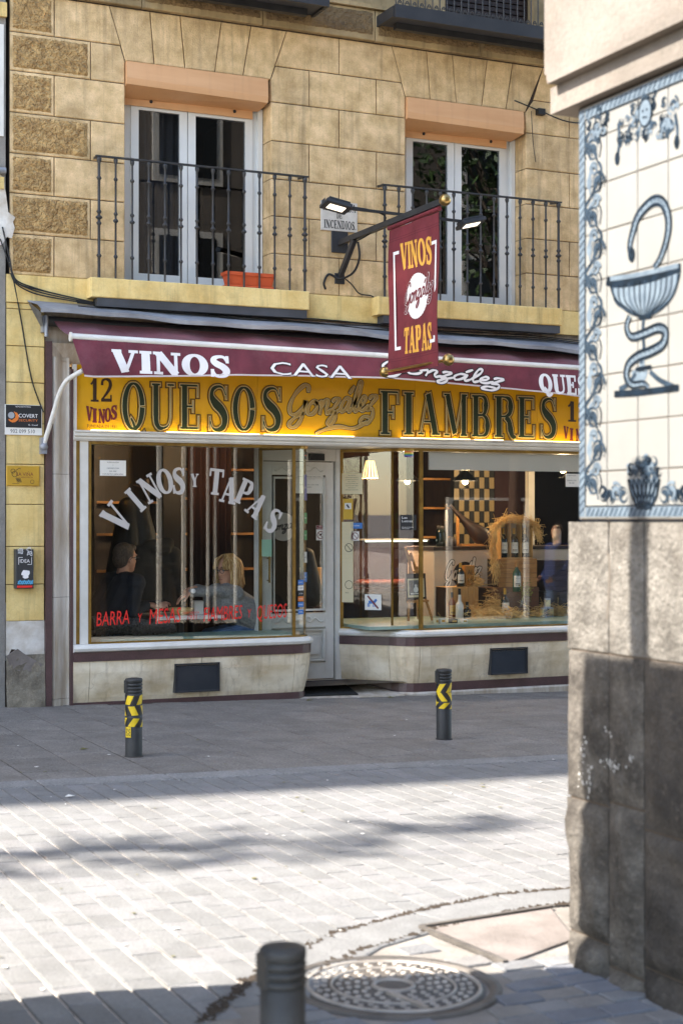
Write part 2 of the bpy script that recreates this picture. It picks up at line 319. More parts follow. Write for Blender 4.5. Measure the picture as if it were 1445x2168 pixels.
# ------------------------------------------------------------------ lettering: a drawn serif alphabet, a script word, plain sans text
_S, _H = .25, .085
def _serif(*xs): return [([(a, z), (b, z)], [_H, _H]) for a, b, z in xs]
def _L(x0, y0, x1, y1, t): return ([(x0, y0), (x1, y1)], [t, t])
def _C(pts, ws, n=5):
    q = catmull(pts, n); m = len(q); k = len(ws)
    return ([(p.x, p.y) for p in q], [ws[min(int(i / (m - 1) * (k - 1)), k - 2)] * (1 - (i / (m - 1) * (k - 1) - min(int(i / (m - 1) * (k - 1)), k - 2))) + ws[min(int(i / (m - 1) * (k - 1)), k - 2) + 1] * (i / (m - 1) * (k - 1) - min(int(i / (m - 1) * (k - 1)), k - 2)) for i in range(m)])
def _ell(cx, cy, rx, ry, a0=0, a1=360, n=28, s=_S, h=_H):
    p = []; ws = []
    for i in range(n + 1):
        a = R(a0 + (a1 - a0) * i / n); p.append((cx + rx * math.cos(a), cy + ry * math.sin(a))); ws.append(h + (s - h) * abs(math.cos(a)) ** 1.3)
    return (p, ws)
_O = [_ell(.45, .5, .32, .455)]
GL = {
 'V': (.86, [_L(.14, .97, .43, .02, _S), _L(.72, .97, .46, .04, _H)] + _serif((0, .30, .957), (.57, .86, .957))),
 'I': (.42, [_L(.21, 0, .21, 1, _S)] + _serif((.02, .40, .957), (.02, .40, .043))),
 'N': (.92, [_L(.15, 0, .15, 1, _H), _L(.17, .96, .75, .04, _S), _L(.77, 0, .77, 1, _H)] + _serif((.01, .30, .043), (0, .26, .957), (.62, .92, .957))),
 'O': (.90, _O),
 'Q': (.95, _O + [_C([(.33, .28), (.46, .14), (.56, -.06), (.72, -.10), (.88, .0)], [_H, .14, .2, .14, _H])]),
 'S': (.70, [_C([(.60, .76), (.50, .93), (.33, .955), (.17, .88), (.15, .73), (.26, .60), (.44, .48), (.56, .32), (.53, .13), (.36, .045), (.18, .08), (.09, .25)], [_H, _H, .1, .15, .2, _S, _S, _S, .2, .13, _H, _H]), _L(.615, .68, .615, .98, _H), _L(.085, .02, .085, .34, _H)]),
 'T': (.82, [_L(.41, 0, .41, 1, _S), _L(.03, .95, .79, .95, .1), _L(.06, .98, .06, .70, _H), _L(.76, .98, .76, .70, _H)] + _serif((.20, .62, .043))),
 'A': (.92, [_L(.42, 1, .15, .02, _H), _L(.43, .99, .72, .02, _S), _L(.24, .33, .62, .33, _H)] + _serif((.01, .30, .043), (.54, .92, .043))),
 'P': (.76, [_L(.19, 0, .19, 1, _S), _C([(.19, .957), (.42, .957), (.58, .90), (.62, .73), (.58, .55), (.42, .48), (.19, .48)], [_H, _H, .17, _S, .17, _H, _H])] + _serif((0, .38, .043), (0, .3, .957))),
 'U': (.90, [_L(.18, .28, .18, 1, _S), _C([(.18, .34), (.20, .16), (.31, .05), (.47, .045), (.63, .10), (.71, .24), (.72, .36)], [_S, .22, .14, _H, _H, _H, _H]), _L(.72, .3, .72, 1, _H)] + _serif((0, .37, .957), (.57, .88, .957))),
 'E': (.78, [_L(.19, 0, .19, 1, _S), _L(.0, .957, .68, .957, _H), _L(.66, .99, .66, .70, _H), _L(.2, .51, .50, .51, _H), _L(.49, .37, .49, .65, _H), _L(0, .043, .70, .043, _H), _L(.69, .01, .69, .32, _H)]),
 'F': (.74, [_L(.19, 0, .19, 1, _S), _L(.0, .957, .68, .957, _H), _L(.66, .99, .66, .70, _H), _L(.2, .51, .50, .51, _H), _L(.49, .37, .49, .65, _H)] + _serif((0, .40, .043))),
 'M': (1.06, [_L(.15, 0, .15, 1, _H), _L(.18, .97, .50, .05, _S), _L(.53, .05, .82, .97, _H), _L(.87, 0, .87, 1, _S)] + _serif((.01, .30, .043), (0, .28, .957), (.70, 1.05, .043), (.78, 1.05, .957))),
 'B': (.78, [_L(.19, 0, .19, 1, _S), _C([(.19, .957), (.42, .957), (.55, .90), (.58, .75), (.54, .59), (.42, .52), (.19, .52)], [_H, _H, .17, _S, .17, _H, _H]), _C([(.19, .52), (.45, .52), (.60, .44), (.64, .28), (.60, .11), (.45, .043), (.19, .043)], [_H, _H, .17, _S, .17, _H, _H])] + _serif((0, .2, .043), (0, .2, .957))),
 'R': (.84, [_L(.19, 0, .19, 1, _S), _C([(.19, .957), (.42, .957), (.58, .90), (.62, .74), (.58, .58), (.42, .51), (.19, .51)], [_H, _H, .17, _S, .17, _H, _H]), _C([(.40, .50), (.56, .40), (.62, .20), (.70, .05), (.84, .03)], [.14, .2, _S, .17, _H])] + _serif((0, .38, .043), (0, .3, .957))),
 'C': (.82, [_ell(.45, .5, .32, .455, 42, 318), _L(.70, .66, .70, .96, _H)]),
 'G': (.88, [_ell(.45, .5, .32, .455, 42, 315), _L(.70, .68, .70, .96, _H), _L(.68, .06, .68, .42, .2), _L(.50, .42, .84, .42, _H)]),
 'D': (.86, [_L(.19, 0, .19, 1, _S), _C([(.19, .957), (.40, .957), (.60, .85), (.68, .5), (.60, .15), (.40, .043), (.19, .043)], [_H, _H, .18, _S, .18, _H, _H])] + _serif((0, .2, .043), (0, .2, .957))),
 'Y': (.84, [_L(.14, .97, .42, .45, _S), _L(.70, .97, .44, .46, _H), _L(.42, 0, .42, .5, _S)] + _serif((0, .3, .957), (.56, .84, .957), (.22, .62, .043))),
 'L': (.74, [_L(.19, 0, .19, 1, _S), _L(0, .043, .68, .043, _H), _L(.67, .01, .67, .34, _H)] + _serif((0, .38, .957))),
 '1': (.5, [_L(.28, 0, .28, 1, _S * .8), _C([(.06, .74), (.16, .82), (.26, .97)], [_H, .1, .1])] + _serif((.06, .5, .043))),
 '2': (.72, [_C([(.12, .70), (.14, .88), (.32, .957), (.54, .90), (.60, .70), (.46, .45), (.22, .20), (.08, .06)], [.16, .12, _H, .17, .2, .15, .1, _H]), _L(.06, .07, .64, .07, .14), _L(.64, .01, .64, .30, _H)]),
 '.': (.3, [_L(.15, 0, .15, .17, .17)]), ' ': (.4, []),
}
_script = [
 ([(1.5, 1.6), (1.42, 2.0), (1.05, 2.05), (.55, 1.55), (.3, .8), (.48, .2), (.95, .15), (1.35, .6), (1.45, 1.0), (1.42, .3), (1.25, -.45), (.85, -.75), (.5, -.5), (.85, -.1), (1.55, .2)]),
 ([(2.25, .92), (1.9, .85), (1.7, .45), (1.85, .08), (2.2, .12), (2.4, .5), (2.25, .92), (2.3, .7), (2.6, .85)]),
 ([(2.62, .98), (2.72, .5), (2.7, .02)]), ([(2.72, .45), (2.95, .95), (3.18, .85), (3.14, .3), (3.28, .04), (3.5, .3)]),
 ([(3.5, .8), (3.7, .98), (4.0, .9), (3.75, .45), (3.5, .08), (3.85, .08), (3.95, -.35), (3.7, -.78), (3.45, -.6), (3.75, -.15), (4.25, .3)]),
 ([(4.85, .88), (4.5, .95), (4.25, .5), (4.4, .06), (4.7, .3), (4.88, .9)]), ([(4.88, .95), (4.84, .3), (4.95, .05), (5.15, .3)]), ([(4.72, 1.3), (5.0, 1.75)]),
 ([(5.15, .3), (5.5, 1.3), (5.5, 1.95), (5.32, 1.95), (5.25, 1.2), (5.3, .3), (5.45, .04), (5.68, .3)]),
 ([(5.68, .38), (5.98, .55), (6.05, .85), (5.85, .98), (5.68, .55), (5.8, .1), (6.08, .06), (6.38, .4)]),
 ([(6.35, .8), (6.55, 1.0), (6.9, .92), (6.6, .45), (6.35, .1), (6.75, .08), (6.85, -.4), (6.55, -.9), (6.0, -.75), (6.2, -.4), (6.7, -.5)]),
]
_flour = [([(6.5, -.75), (5.6, -1.15), (4.4, -.95), (3.4, -1.05), (2.7, -1.3)])]
SCRIPT = [([((x + .22 * y) / 7.2, y / 2.0) for x, y in s], None) for s in _script]
FLOUR = [([((x + .22 * y) / 7.2, y / 2.0) for x, y in s], None) for s in _flour]
def script(mb, xf, width, height, thick, e=0, off=0, flourish=False):
    st = []
    for pts, _ in SCRIPT + (FLOUR if flourish else []):
        q = catmull([(x * width, y * height) for x, y in pts], 7); m = len(q)
        st.append(([(p.x, p.y) for p in q], [thick * (.62 + .5 * abs(math.sin(i * .23 + 1))) * (.6 + .4 * min(1, i / 3, (m - 1 - i) / 3)) for i in range(m)]))
    strokes(mb, st, xf, 1, 1, e, off)
def script_strokes(wd, flourish=False, skip=0, smooth=6):
    out = []
    for s in (SCRIPT + (FLOUR if flourish else []))[skip:]:
        q = catmull(s[0], smooth); m = len(q)
        out.append(([(p.x, p.y) for p in q], [wd * (.65 + .5 * math.sin(math.pi * i / (m - 1)) * (.6 + .4 * math.cos(i * .8))) for i in range(m)]))
    return out
def strokes(mb, st, xf, sx, sz, e=0, off=0.0):
    """st in letter units; xf(x, z, off) -> point, x and z in metres"""
    for k, (pts, ws) in enumerate(st):
        if len(pts) == 2: pts, ws = [(pts[0][0] + (pts[1][0] - pts[0][0]) * i / 5, pts[0][1] + (pts[1][1] - pts[0][1]) * i / 5) for i in range(6)], [ws[0]] * 6
        m = len(pts); Lp = []; Rp = []; ok = True
        for i in range(m):
            a = pts[max(i - 1, 0)]; b = pts[min(i + 1, m - 1)]; tx, tz = b[0] - a[0], b[1] - a[1]; d = math.hypot(tx, tz) or 1
            nx, nz = -tz / d, tx / d; h = ws[i] / 2
            l = [(pts[i][0] + nx * h) * sx, (pts[i][1] + nz * h) * sz]; r = [(pts[i][0] - nx * h) * sx, (pts[i][1] - nz * h) * sz]
            dx, dz = l[0] - r[0], l[1] - r[1]; dd = math.hypot(dx, dz) or 1
            if e < 0 and dd + 2 * e < .0012: ok = False
            l = [l[0] + dx / dd * e, l[1] + dz / dd * e]; r = [r[0] - dx / dd * e, r[1] - dz / dd * e]
            if i in (0, m - 1):
                ex, ez = tx * sx, tz * sz; ed = math.hypot(ex, ez) or 1; s = (-1 if i == 0 else 1) * e / ed
                l = [l[0] + ex * s, l[1] + ez * s]; r = [r[0] + ex * s, r[1] + ez * s]
            Lp.append(l); Rp.append(r)
        if not ok: continue
        o = off + k * .00012
        vs = [xf(*p, o) for p in Lp] + [xf(*p, o) for p in Rp]
        mb.add(vs, [(m + i, m + i + 1, i + 1, i) for i in range(m - 1)])
def flat(o, right, up):
    o, right, up = Vector(o), Vector(right).normalized(), Vector(up).normalized(); n = right.cross(up)
    return lambda x, z, d: o + right * x + up * z + n * d
EX, EZ = (1, 0, 0), (0, 0, 1)
def serif_width(t, sp=.06): return sum(GL[c][0] + sp for c in t) - sp
def serif(mb, t, xf, width, height, e=0, off=0, sp=.06, slant=0):
    tw = serif_width(t, sp); x = 0; sx = width / tw
    for c in t:
        gw, st = GL[c]; st = [([(p[0] + x + slant * p[1], p[1]) for p in pts], ws) for pts, ws in st]
        strokes(mb, st, xf, sx, height, e, off); x += gw + sp
_tc = {}
def sans_geo(t):
    if t in _tc: return _tc[t]
    cu = bpy.data.curves.new('t', 'FONT'); cu.body = t; cu.size = 1; cu.resolution_u = 2
    o = bpy.data.objects.new('t', cu); COL.objects.link(o); dg = bpy.context.evaluated_depsgraph_get()
    me = bpy.data.meshes.new_from_object(o.evaluated_get(dg)); vs = [(v.co.x, v.co.y) for v in me.vertices]; fs = [tuple(p.vertices) for p in me.polygons]
    bpy.data.objects.remove(o); bpy.data.curves.remove(cu); bpy.data.meshes.remove(me)
    _tc[t] = (vs, fs); return _tc[t]
def sans(mb, t, xf, width=None, height=.1, off=.001, x0=0, z0=0, slant=0):
    """cap height `height`; stretched to `width` if given"""
    vs, fs = sans_geo(t)
    if not vs: return
    lo = min(v[0] for v in vs); hi = max(v[0] for v in vs); s = height / .70; sx = s if width is None else width / (hi - lo)
    mb.add([xf(x0 + (v[0] - lo + slant * v[1]) * sx, z0 + v[1] * s, off) for v in vs], fs)
def disc(mb, xf, cx, cz, r, n=24, off=.001, rz=None, teeth=0):
    rz = rz or r; vs = [xf(cx, cz, off)]
    for k in range(n):
        q = 1 + (teeth if k % 2 else 0); vs.append(xf(cx + r * q * math.cos(2 * math.pi * k / n), cz + rz * q * math.sin(2 * math.pi * k / n), off))
    mb.add(vs, [(0, 1 + k, 1 + (k + 1) % n) for k in range(n)])
def rect(mb, xf, x0, x1, z0, z1, off=.001): mb.add([xf(x0, z0, off), xf(x1, z0, off), xf(x1, z1, off), xf(x0, z1, off)], [(0, 1, 2, 3)])
def ring(mb, xf, cx, cz, r, wd, n=24, off=.001, a0=0, a1=360, rz=None):
    q = (rz or r) / r
    strokes(mb, [([(cx + r * math.cos(R(a0 + (a1 - a0) * k / n)), cz + r * q * math.sin(R(a0 + (a1 - a0) * k / n))) for k in range(n + 1)], [wd] * (n + 1))], xf, 1, 1, 0, off)
def seg(mb, xf, pts, wd, off=.001, n=5):
    q = catmull(pts, n) if n > 1 and len(pts) > 2 else [Vector((*p, 0)) for p in pts]
    ws = wd if isinstance(wd, list) else [wd] * len(q)
    if len(ws) != len(q): ws = [ws[min(int(i * len(ws) / len(q)), len(ws) - 1)] for i in range(len(q))]
    strokes(mb, [([(p.x, p.y) for p in q], ws)], xf, 1, 1, 0, off)
# ------------------------------------------------------------------ ground
def sheet(name, x0, x1, y0, y1, dz, m, kind='structure'):
    return MB().add([(x, y, gz(x) + dz) for x, y in ((x0, y0), (x1, y0), (x1, y1), (x0, y1))], [(0, 1, 2, 3)]).build(name, m, kind=kind)
sheet('ground', -90, 90, -90, 60, -.05, M['mortar'])
road = sheet('road', -30, 25, -12, -4.10, -.009, M['sand_joint'])
pavement = sheet('pavement', -30, 25, -4.10, .3, -.0045, M['dark_joint'])
TILT = math.atan(GS)
edge = [WG(430, 2168), WG(500, 2105), WG(555, 2060), WG(692, 1984), WG(874, 1935), WG(1050, 1898), WG(1209, 1884), WG(1445, 1850)]
def edge_y(x):
    if x <= edge[0].x: return -14
    for a, b in zip(edge, edge[1:]):
        if a.x <= x <= b.x: return a.y + (b.y - a.y) * (x - a.x) / (b.x - a.x)
    return edge[-1].y
def project(p):
    v = Vector(p) - CAM; z = v.dot(_fw); return 722.5 + FPX * v.dot(_rt) / z, 1084 - FPX * v.dot(_up) / z, z
def tile_mesh(name, lx, ly, h, b, m, jit=0):
    r = random.Random(jit); mb = MB(); j = lambda: r.uniform(-.0012, .0012)
    mb.bbox(-lx / 2, lx / 2, -ly / 2, ly / 2, -h, 0, b, 'top'); mb.v = [(x + j(), y + j(), z) for x, y, z in mb.v]
    return mb.mesh(name, m)
PW, PL = .122, .20
pm = [tile_mesh('paver', PW - .0105, PL - .003, .03, .003, M['paver'][k % 3], k) for k in range(6)]
cells = []
for i in range(-40, 60):
    x = -2.025 + .061 + i * PW; oy = (i % 2) * PL / 2 + random.uniform(-.02, .02)
    for j in range(0, 30):
        hf = .5 if i % 2 and j == 0 else 1
        y = -4.108 - (j * PL - (PL / 2 if i % 2 and j else 0)) - PL * hf / 2
        if y < -9.6 or y < edge_y(x) - .05: continue
        px, py, d = project((x, y, gz(x)))
        if d < 1 or not (-90 < px < 1260 and py < 2260): continue
        cells.append((d, x, y, hf))
cells.sort()
far = MB()
for k, (d, x, y, hf) in enumerate(cells):
    z = gz(x) + random.uniform(-.0015, .0015)
    if k < 300: o = inst(random.choice(pm), 'paver', (x, y, z), road, 0, (1, hf, 1)); o.rotation_euler = (random.uniform(-.004, .004), TILT + random.uniform(-.006, .006), random.uniform(-.006, .006))
    else:
        far.mi = random.randrange(3); b = .003; w2, l2 = (PW - .0105) / 2 + random.uniform(-.001, .001), (PL * hf - .003) / 2 + random.uniform(-.001, .0005)
        o4 = [(-w2, -l2), (w2, -l2), (w2, l2), (-w2, l2)]; i4 = [(a * (1 - b / w2), c * (1 - b / l2)) for a, c in o4]
        q = [(x + a, y + c, z - GS * a - .02) for a, c in o4] + [(x + a, y + c, z - GS * a - b) for a, c in o4] + [(x + a, y + c, z - GS * a) for a, c in i4]
        far.add(q, [(8, 9, 10, 11)] + [(k2, (k2 + 1) % 4, 4 + (k2 + 1) % 4, 4 + k2) for k2 in range(4)] + [(4 + k2, 4 + (k2 + 1) % 4, 8 + (k2 + 1) % 4, 8 + k2) for k2 in range(4)])
far.build('paver_field', M['paver'], road, kind='stuff')
# kerb and granite slabs of the far pavement
kx = -3.3
while kx < 4.5:
    ln = random.choice((.72, .82, .95)); me = tile_mesh('kerb_stone', ln - .008, .232, .08, .006, M['kerb'], int(kx * 10) + 50)
    o = inst(me, 'kerb_stone', (kx + ln / 2, -3.98, gz(kx + ln / 2) + .002), pavement); o.rotation_euler.y = TILT; kx += ln
sm = [tile_mesh('paving_slab', .390, .590, .04, .004, M['granite'], 90 + k) for k in range(4)]
for i in range(-8, 18):
    x = -.65 + .2 + i * .4; oy = (i % 2) * .3 + random.choice((0, .1, -.08)) * (i % 3 == 0)
    for j in range(-1, 7):
        y = -3.86 + .3 + j * .6 - oy
        y0, y1 = max(y - .3, -3.855), min(y + .3, .25)
        px, py, d = project((x, y, gz(x)))
        if y1 - y0 < .08 or not (-120 < px < 1300): continue
        if y1 - y0 > .59: me = random.choice(sm)
        else: me = tile_mesh('paving_slab', .392, y1 - y0 - .008, .04, .004, M['granite'], 200 + i)
        o = inst(me, 'paving_slab', (x, (y0 + y1) / 2, gz(x) + random.uniform(-.0012, .0012)), pavement); o.rotation_euler = (random.uniform(-.001, .001), TILT + random.uniform(-.002, .002), 0)
# the near side: mortar bed, edge stones, setts
near = MB()
ex = [(p.x, p.y) for p in edge]; base = [(x, -14) for x, _ in ex]
near.add([(x, y, gz(x) - .004) for x, y in ex + base], [(len(ex) + k, len(ex) + k + 1, k + 1, k) for k in range(len(ex) - 1)])
near = near.build('near_pavement', M['mortar'], kind='structure')
MHC = (-.95, -8.49); MHR = .315
hatch_q = [WG(890, 1968), WG(1165, 1925), WG(1215, 1990), WG(1070, 2043)]
def in_poly(x, y, P):
    c = False; n = len(P)
    for i in range(n):
        a, b = P[i], P[(i + 1) % n]
        if (a[1] > y) != (b[1] > y) and x < (b[0] - a[0]) * (y - a[1]) / (b[1] - a[1]) + a[0]: c = not c
    return c
def slabq(q, m, name, parent, h=.03, dz=0, b=.006, j=0):
    cx = sum(p[0] for p in q) / len(q); cy = sum(p[1] for p in q) / len(q); n = len(q)
    s = lambda p, f: (cx + (p[0] - cx) * f, cy + (p[1] - cy) * f)
    a = [s(p, 1) for p in q]; i = [s(p, 1 - 2 * b / .2) for p in q]; mb = MB()
    mb.add([(*p, gz(p[0]) + dz - h) for p in a] + [(*p, gz(p[0]) + dz - b * .6) for p in a] + [(*p, gz(p[0]) + dz + random.uniform(0, j)) for p in i],
           [tuple(range(2 * n, 3 * n))] + [(k, (k + 1) % n, n + (k + 1) % n, n + k) for k in range(n)] + [(n + k, n + (k + 1) % n, 2 * n + (k + 1) % n, 2 * n + k) for k in range(n)])
    return mb.build(name, m, parent)
for a, b in zip(edge[1:], edge[2:]):
    t = (b - a).normalized(); nrm = Vector((t.y, -t.x, 0)); cnt = max(1, round((b - a).length / .42))
    for k in range(cnt):
        p, q = a + (b - a) * (k / cnt) + t * .006, a + (b - a) * ((k + 1) / cnt) - t * .006
        d = .24; slabq([(v.x, v.y) for v in (p + nrm * d, q + nrm * d, q - nrm * .02, p - nrm * .02)], M['paver'][0], 'edge_stone', near, dz=.005, j=.001)
row = 0; y = -8.06
while y > -9.5:
    x = -2.0 + random.uniform(-.1, .1)
    while x < .9:
        l = random.uniform(.14, .21); cx, cy = x + l / 2, y - .055 + .05 * (x + 1)
        px, py, d = project((cx, cy, 0))
        mid = cy < edge_y(cx) - .28 and math.hypot(cx - MHC[0], cy - MHC[1]) > MHR + .10 and not in_poly(cx, cy, [(p.x * 1.0, p.y) for p in hatch_q]) and -40 < px < 1500 and py < 2260
        if mid and not any(in_poly(x + a, cy + b, [(p.x, p.y) for p in hatch_q]) for a in (0, l) for b in (-.05, .05)):
            rr = lambda: random.uniform(-.004, .004); sk2 = .05
            slabq([(x + .005 + rr(), cy - .05 + rr()), (x + l - .005 + rr(), cy - .05 + sk2 * l + rr()), (x + l - .005 + rr(), cy + .05 + sk2 * l + rr()), (x + .005 + rr(), cy + .05 + rr())], random.choice(M['sett']), 'sett', near, dz=random.uniform(-.001, .005), j=.004)
        x += l
    y -= .112
# weeds and grit in the open joint
g = MB()
for q_, (a, b) in enumerate(zip(edge, edge[1:])):
    for _ in range(90 if q_ < 3 else 130):
        t = random.random(); p = a + (b - a) * t; p = p + Vector((random.gauss(0, .014 if q_ < 3 else .006), random.gauss(0, .014 if q_ < 3 else .006), .006)) - (Vector((0, .245, 0)) if q_ > 1 and random.random() < .4 else Vector((0, 0, 0))); s = random.uniform(.004, .014)
        g.add([(p.x - s, p.y, p.z), (p.x + s, p.y - s * .4, p.z), (p.x + random.gauss(0, s), p.y + s, p.z + s * random.uniform(.3, 1))], [(0, 1, 2)])
tag(g.build('joint_dirt', mat('joint_dirt', '#3a3026', 1)), 'dark grit and dry moss in the crack beside the bollard', 'grit', kind='stuff')
# manhole and hatch
mh = empty('manhole_cover', (MHC[0], MHC[1], gz(MHC[0])), 'round cast iron manhole cover with raised ring pattern among the setts', 'manhole cover')
def tilt(mb):
    mb.v = [(x, y, z - GS * (x - MHC[0])) for x, y, z in mb.v]; return mb
c0 = (MHC[0], MHC[1], gz(MHC[0]))
tilt(MB().lathe([(MHR + .05, -.02), (MHR + .05, .006), (MHR + .012, .008), (MHR + .008, -.004), (MHR - .0, -.02)], c0, 48, cap=False)).build('frame_ring', M['cast_iron'], mh)
tilt(MB().lathe([(MHR - .002, -.02), (MHR - .004, .003), (.001, .003)], c0, 48, cap=False)).build('lid', M['cast_iron'], mh)
rb = MB()
for r0, r1 in ((.285, .30), (.205, .215), (.06, .075)):
    rb.lathe([(r1, .003), (r1 - .002, .010), (r0 + .002, .010), (r0, .003)], c0, 48, cap=False)
tilt(rb).build('raised_ring', M['iron_pale'], mh)
st = MB()
for rad, n in ((.095, 10), (.125, 14), (.155, 18), (.185, 22), (.235, 28), (.262, 32)):
    for k in range(n):
        a = 2 * math.pi * (k + .5 * (rad > .12)) / n; cx, cy = c0[0] + rad * math.cos(a), c0[1] + rad * math.sin(a)
        st.lathe([(.011, .003), (.010, .009), (.006, .009), (.005, .004)], (cx, cy, c0[2]), 8, cap=False)
st.bar((c0[0] - .02, c0[1] - .28, c0[2] + .008), (c0[0] - .06, c0[1] - .08, c0[2] + .008), .02, .012)
tag(tilt(st).build('stud', M['iron_pale'], mh), kind='stuff')
ht = empty('utility_hatch', hatch_q[0], 'flat rectangular hatch filled with stained concrete in an iron frame beside the corner pillar', 'hatch')
hq = [(p.x, p.y) for p in hatch_q]; slabq([hq[3], hq[2], hq[1], hq[0]], M['concrete'], 'concrete_infill', ht, dz=.006, j=.001, b=.001)
fr = MB()
for a, b in ((0, 1), (3, 0)): fr.bar((*hq[a], gz(hq[a][0]) + .008), (*hq[b], gz(hq[b][0]) + .008), .022, .016)
fr.build('frame', M['cast_iron'], ht)

# ------------------------------------------------------------------ the apartment house
bld = empty('apartment_building', (2.5, 0, 0), 'tan rusticated stone apartment house standing above the wine shop', 'building')
ZC = [3.687, 4.040, 4.385, 4.725, 5.075, 5.43, 5.762, 6.10]
W1, W2, WT = (.705, 2.085), (3.470, 4.803), 5.63
k_ = MB()
for x0, x1, z0, z1 in ((-.314, .69, 3.45, 6.12), (2.10, 3.455, 3.45, 6.12), (4.82, 9, 3.45, 6.12), (.69, 2.10, 5.645, 6.12), (3.455, 4.82, 5.645, 6.12), (.69, 2.10, 3.45, 3.69), (3.455, 4.82, 3.45, 3.69)):
    k_.box(x0, x1, .012, .30, z0, z1)
k_.build('backing_wall', M['joint'], bld)
def block(poly, m='ashlar', depth=.06, y=0.0, b=.007, name='stone_block', g=.0035):
    n = len(poly); cx = sum(p[0] for p in poly) / n; cz = sum(p[1] for p in poly) / n
    q = [(x + (g if x < cx else -g), z + (g if z < cz else -g)) for x, z in poly]
    return MB().prism(q, y + random.uniform(-.002, .002), y + depth, b).build(name, M[m], bld)
def rblock(x0, x1, z0, z1, **k): return block([(x0, z0), (x1, z0), (x1, z1), (x0, z1)], **k)
def rough(parent, x0, x1, z0, z1, m='rough', y=0.0, n=14):
    """vermiculated panel, an uneven raised face"""
    nx = max(6, int((x1 - x0) / .018)); nz = max(6, int((z1 - z0) / .018)); rr = random.Random(int(x0 * 99 + z0 * 77))
    H = [[rr.uniform(.002, .020) if 0 < i < nx and 0 < j < nz else .0 for i in range(nx + 1)] for j in range(nz + 1)]
    e = lambda i, n_: rr.uniform(-.005, .005) if i in (0, n_) else 0
    mb = MB(); mb.grid(lambda u, v: (x0 + (x1 - x0) * u + e(round(u * nx), nx), y - H[round(v * nz)][round(u * nx)], z0 + (z1 - z0) * v + e(round(v * nz), nz)), nx, nz)
    return mb.build('rough_panel', M[m], parent)
vt1 = [W(232, 18), W(318, 32), W(382, 42), W(469, 54), W(532, 64), W(607, 75)]
vb1 = [W(265, 117), W(327, 130), W(392, 140), W(455, 145), W(515, 152), W(575, 155)]
VT = [(p.x, 6.10) for p in vt1]; VB = [(p.x, WT + .0) for p in vb1]; VB[0] = (W1[0], WT); VB[-1] = (W1[1], WT)
DX = W2[0] - W1[0]
for dx in (0, DX):
    for k in range(5):
        xa, xb = VB[k][0] + dx, VB[k + 1][0] + dx
        if dx and k == 4: xb = W2[1]
        block([(xa, WT), (xb, WT), (VT[k + 1][0] + dx, 6.10), (VT[k][0] + dx, 6.10)], depth=.28, name='voussoir')
XL = -.314
sl_l = lambda z: W1[0] + (VT[0][0] - W1[0]) * (z - WT) / (6.10 - WT)
sl_r = lambda z: W1[1] + (VT[5][0] - W1[1]) * (z - WT) / (6.10 - WT)
for k in range(7):
    z0, z1 = ZC[k], ZC[k + 1]; top = k == 6; lng = k % 2 == 1
    xq = .395 if lng else .074
    o = rblock(XL, xq, z0, z1, m='ashlar'); rough(o, XL + .03, xq - .03, z0 + .03, z1 - .03, y=-.002)
    if top: block([(xq, z0), (sl_l(z0), z0), (VT[0][0], z1), (xq, z1)])
    elif k == 5: block([(xq, z0), (W1[0], z0), (W1[0], WT), (sl_l(z1), z1), (xq, z1)], depth=.06)
    else: rblock(xq, W1[0], z0, z1, depth=.28)
    xs = [W1[1]] + ([2.472, 3.164] if lng else [2.775]) + [W2[0]]
    if top:
        block([(sl_r(z0), z0), (2.775, z0), (2.775, z1), (VT[5][0], z1)]); block([(2.775, z0), (sl_l(z0) + DX, z0), (VT[0][0] + DX, z1), (2.775, z1)])
    elif k == 5:
        block([(W1[1], z0), (xs[1], z0), (xs[1], z1), (sl_r(z1), z1), (W1[1], WT)]); rblock(xs[1], xs[2], z0, z1); block([(xs[2], z0), (W2[0], z0), (W2[0], WT), (sl_l(z1) + DX, z1), (xs[2], z1)])
    else:
        for a, b in zip(xs, xs[1:]): rblock(a, b, z0, z1, depth=.28 if a == xs[0] or b == xs[-1] else .06)
    xs = [W2[1]] + ([5.317, 6.1, 6.9] if lng else [5.75, 6.5, 7.2]) + [9]
    if top: block([(sl_r(z0) + DX, z0), (xs[1], z0), (xs[1], z1), (VT[5][0] + DX, z1)]); xs = xs[1:]
    elif k == 5: block([(W2[1], z0), (xs[1], z0), (xs[1], z1), (sl_r(z1) + DX, z1), (W2[1], WT)]); xs = xs[1:]
    for a, b in zip(xs, xs[1:]): rblock(a, b, z0, z1, depth=.28 if a == W2[1] else .06)
# frieze with rough panels, string moulding, upper wall
fx = [-.5, W(298, 20).x, W(553, 40).x, W(790, 60).x, W(1013, 90).x, 5.3, 6.4, 7.5, 9]
for a, b in zip(fx, fx[1:]):
    o = rblock(a, b, 6.105, 6.40, m='frieze', y=-.045, depth=.3); rough(o, a + .03, b - .03, 6.165, 6.37, m='friezerough', y=-.048)
MB().box(-.5, 9, -.075, .3, 6.403, 6.44).build('string_course', M['frieze'], bld)
u = MB(); u.box(-.314, 1.3, 0, .3, 6.443, 22); u.box(2.3, 3.9, 0, .3, 6.443, 22); u.box(4.9, 9, 0, .3, 6.443, 22); u.box(1.3, 2.3, 0, .3, 8.9, 22); u.box(3.9, 4.9, 0, .3, 8.9, 22)
u.build('upper_wall', M['frieze'], bld)
for x0 in (1.3, 3.9):
    sh = MB(); sh.box(x0 + .002, x0 + .998, .12, .2, 6.444, 8.9)
    for q in range(46): sh.box(x0 + .02, x0 + .98, .10, .13, 6.46 + q * .053, 6.50 + q * .053)
    sh.build('louvred_shutter', M['dark_wood'], bld)
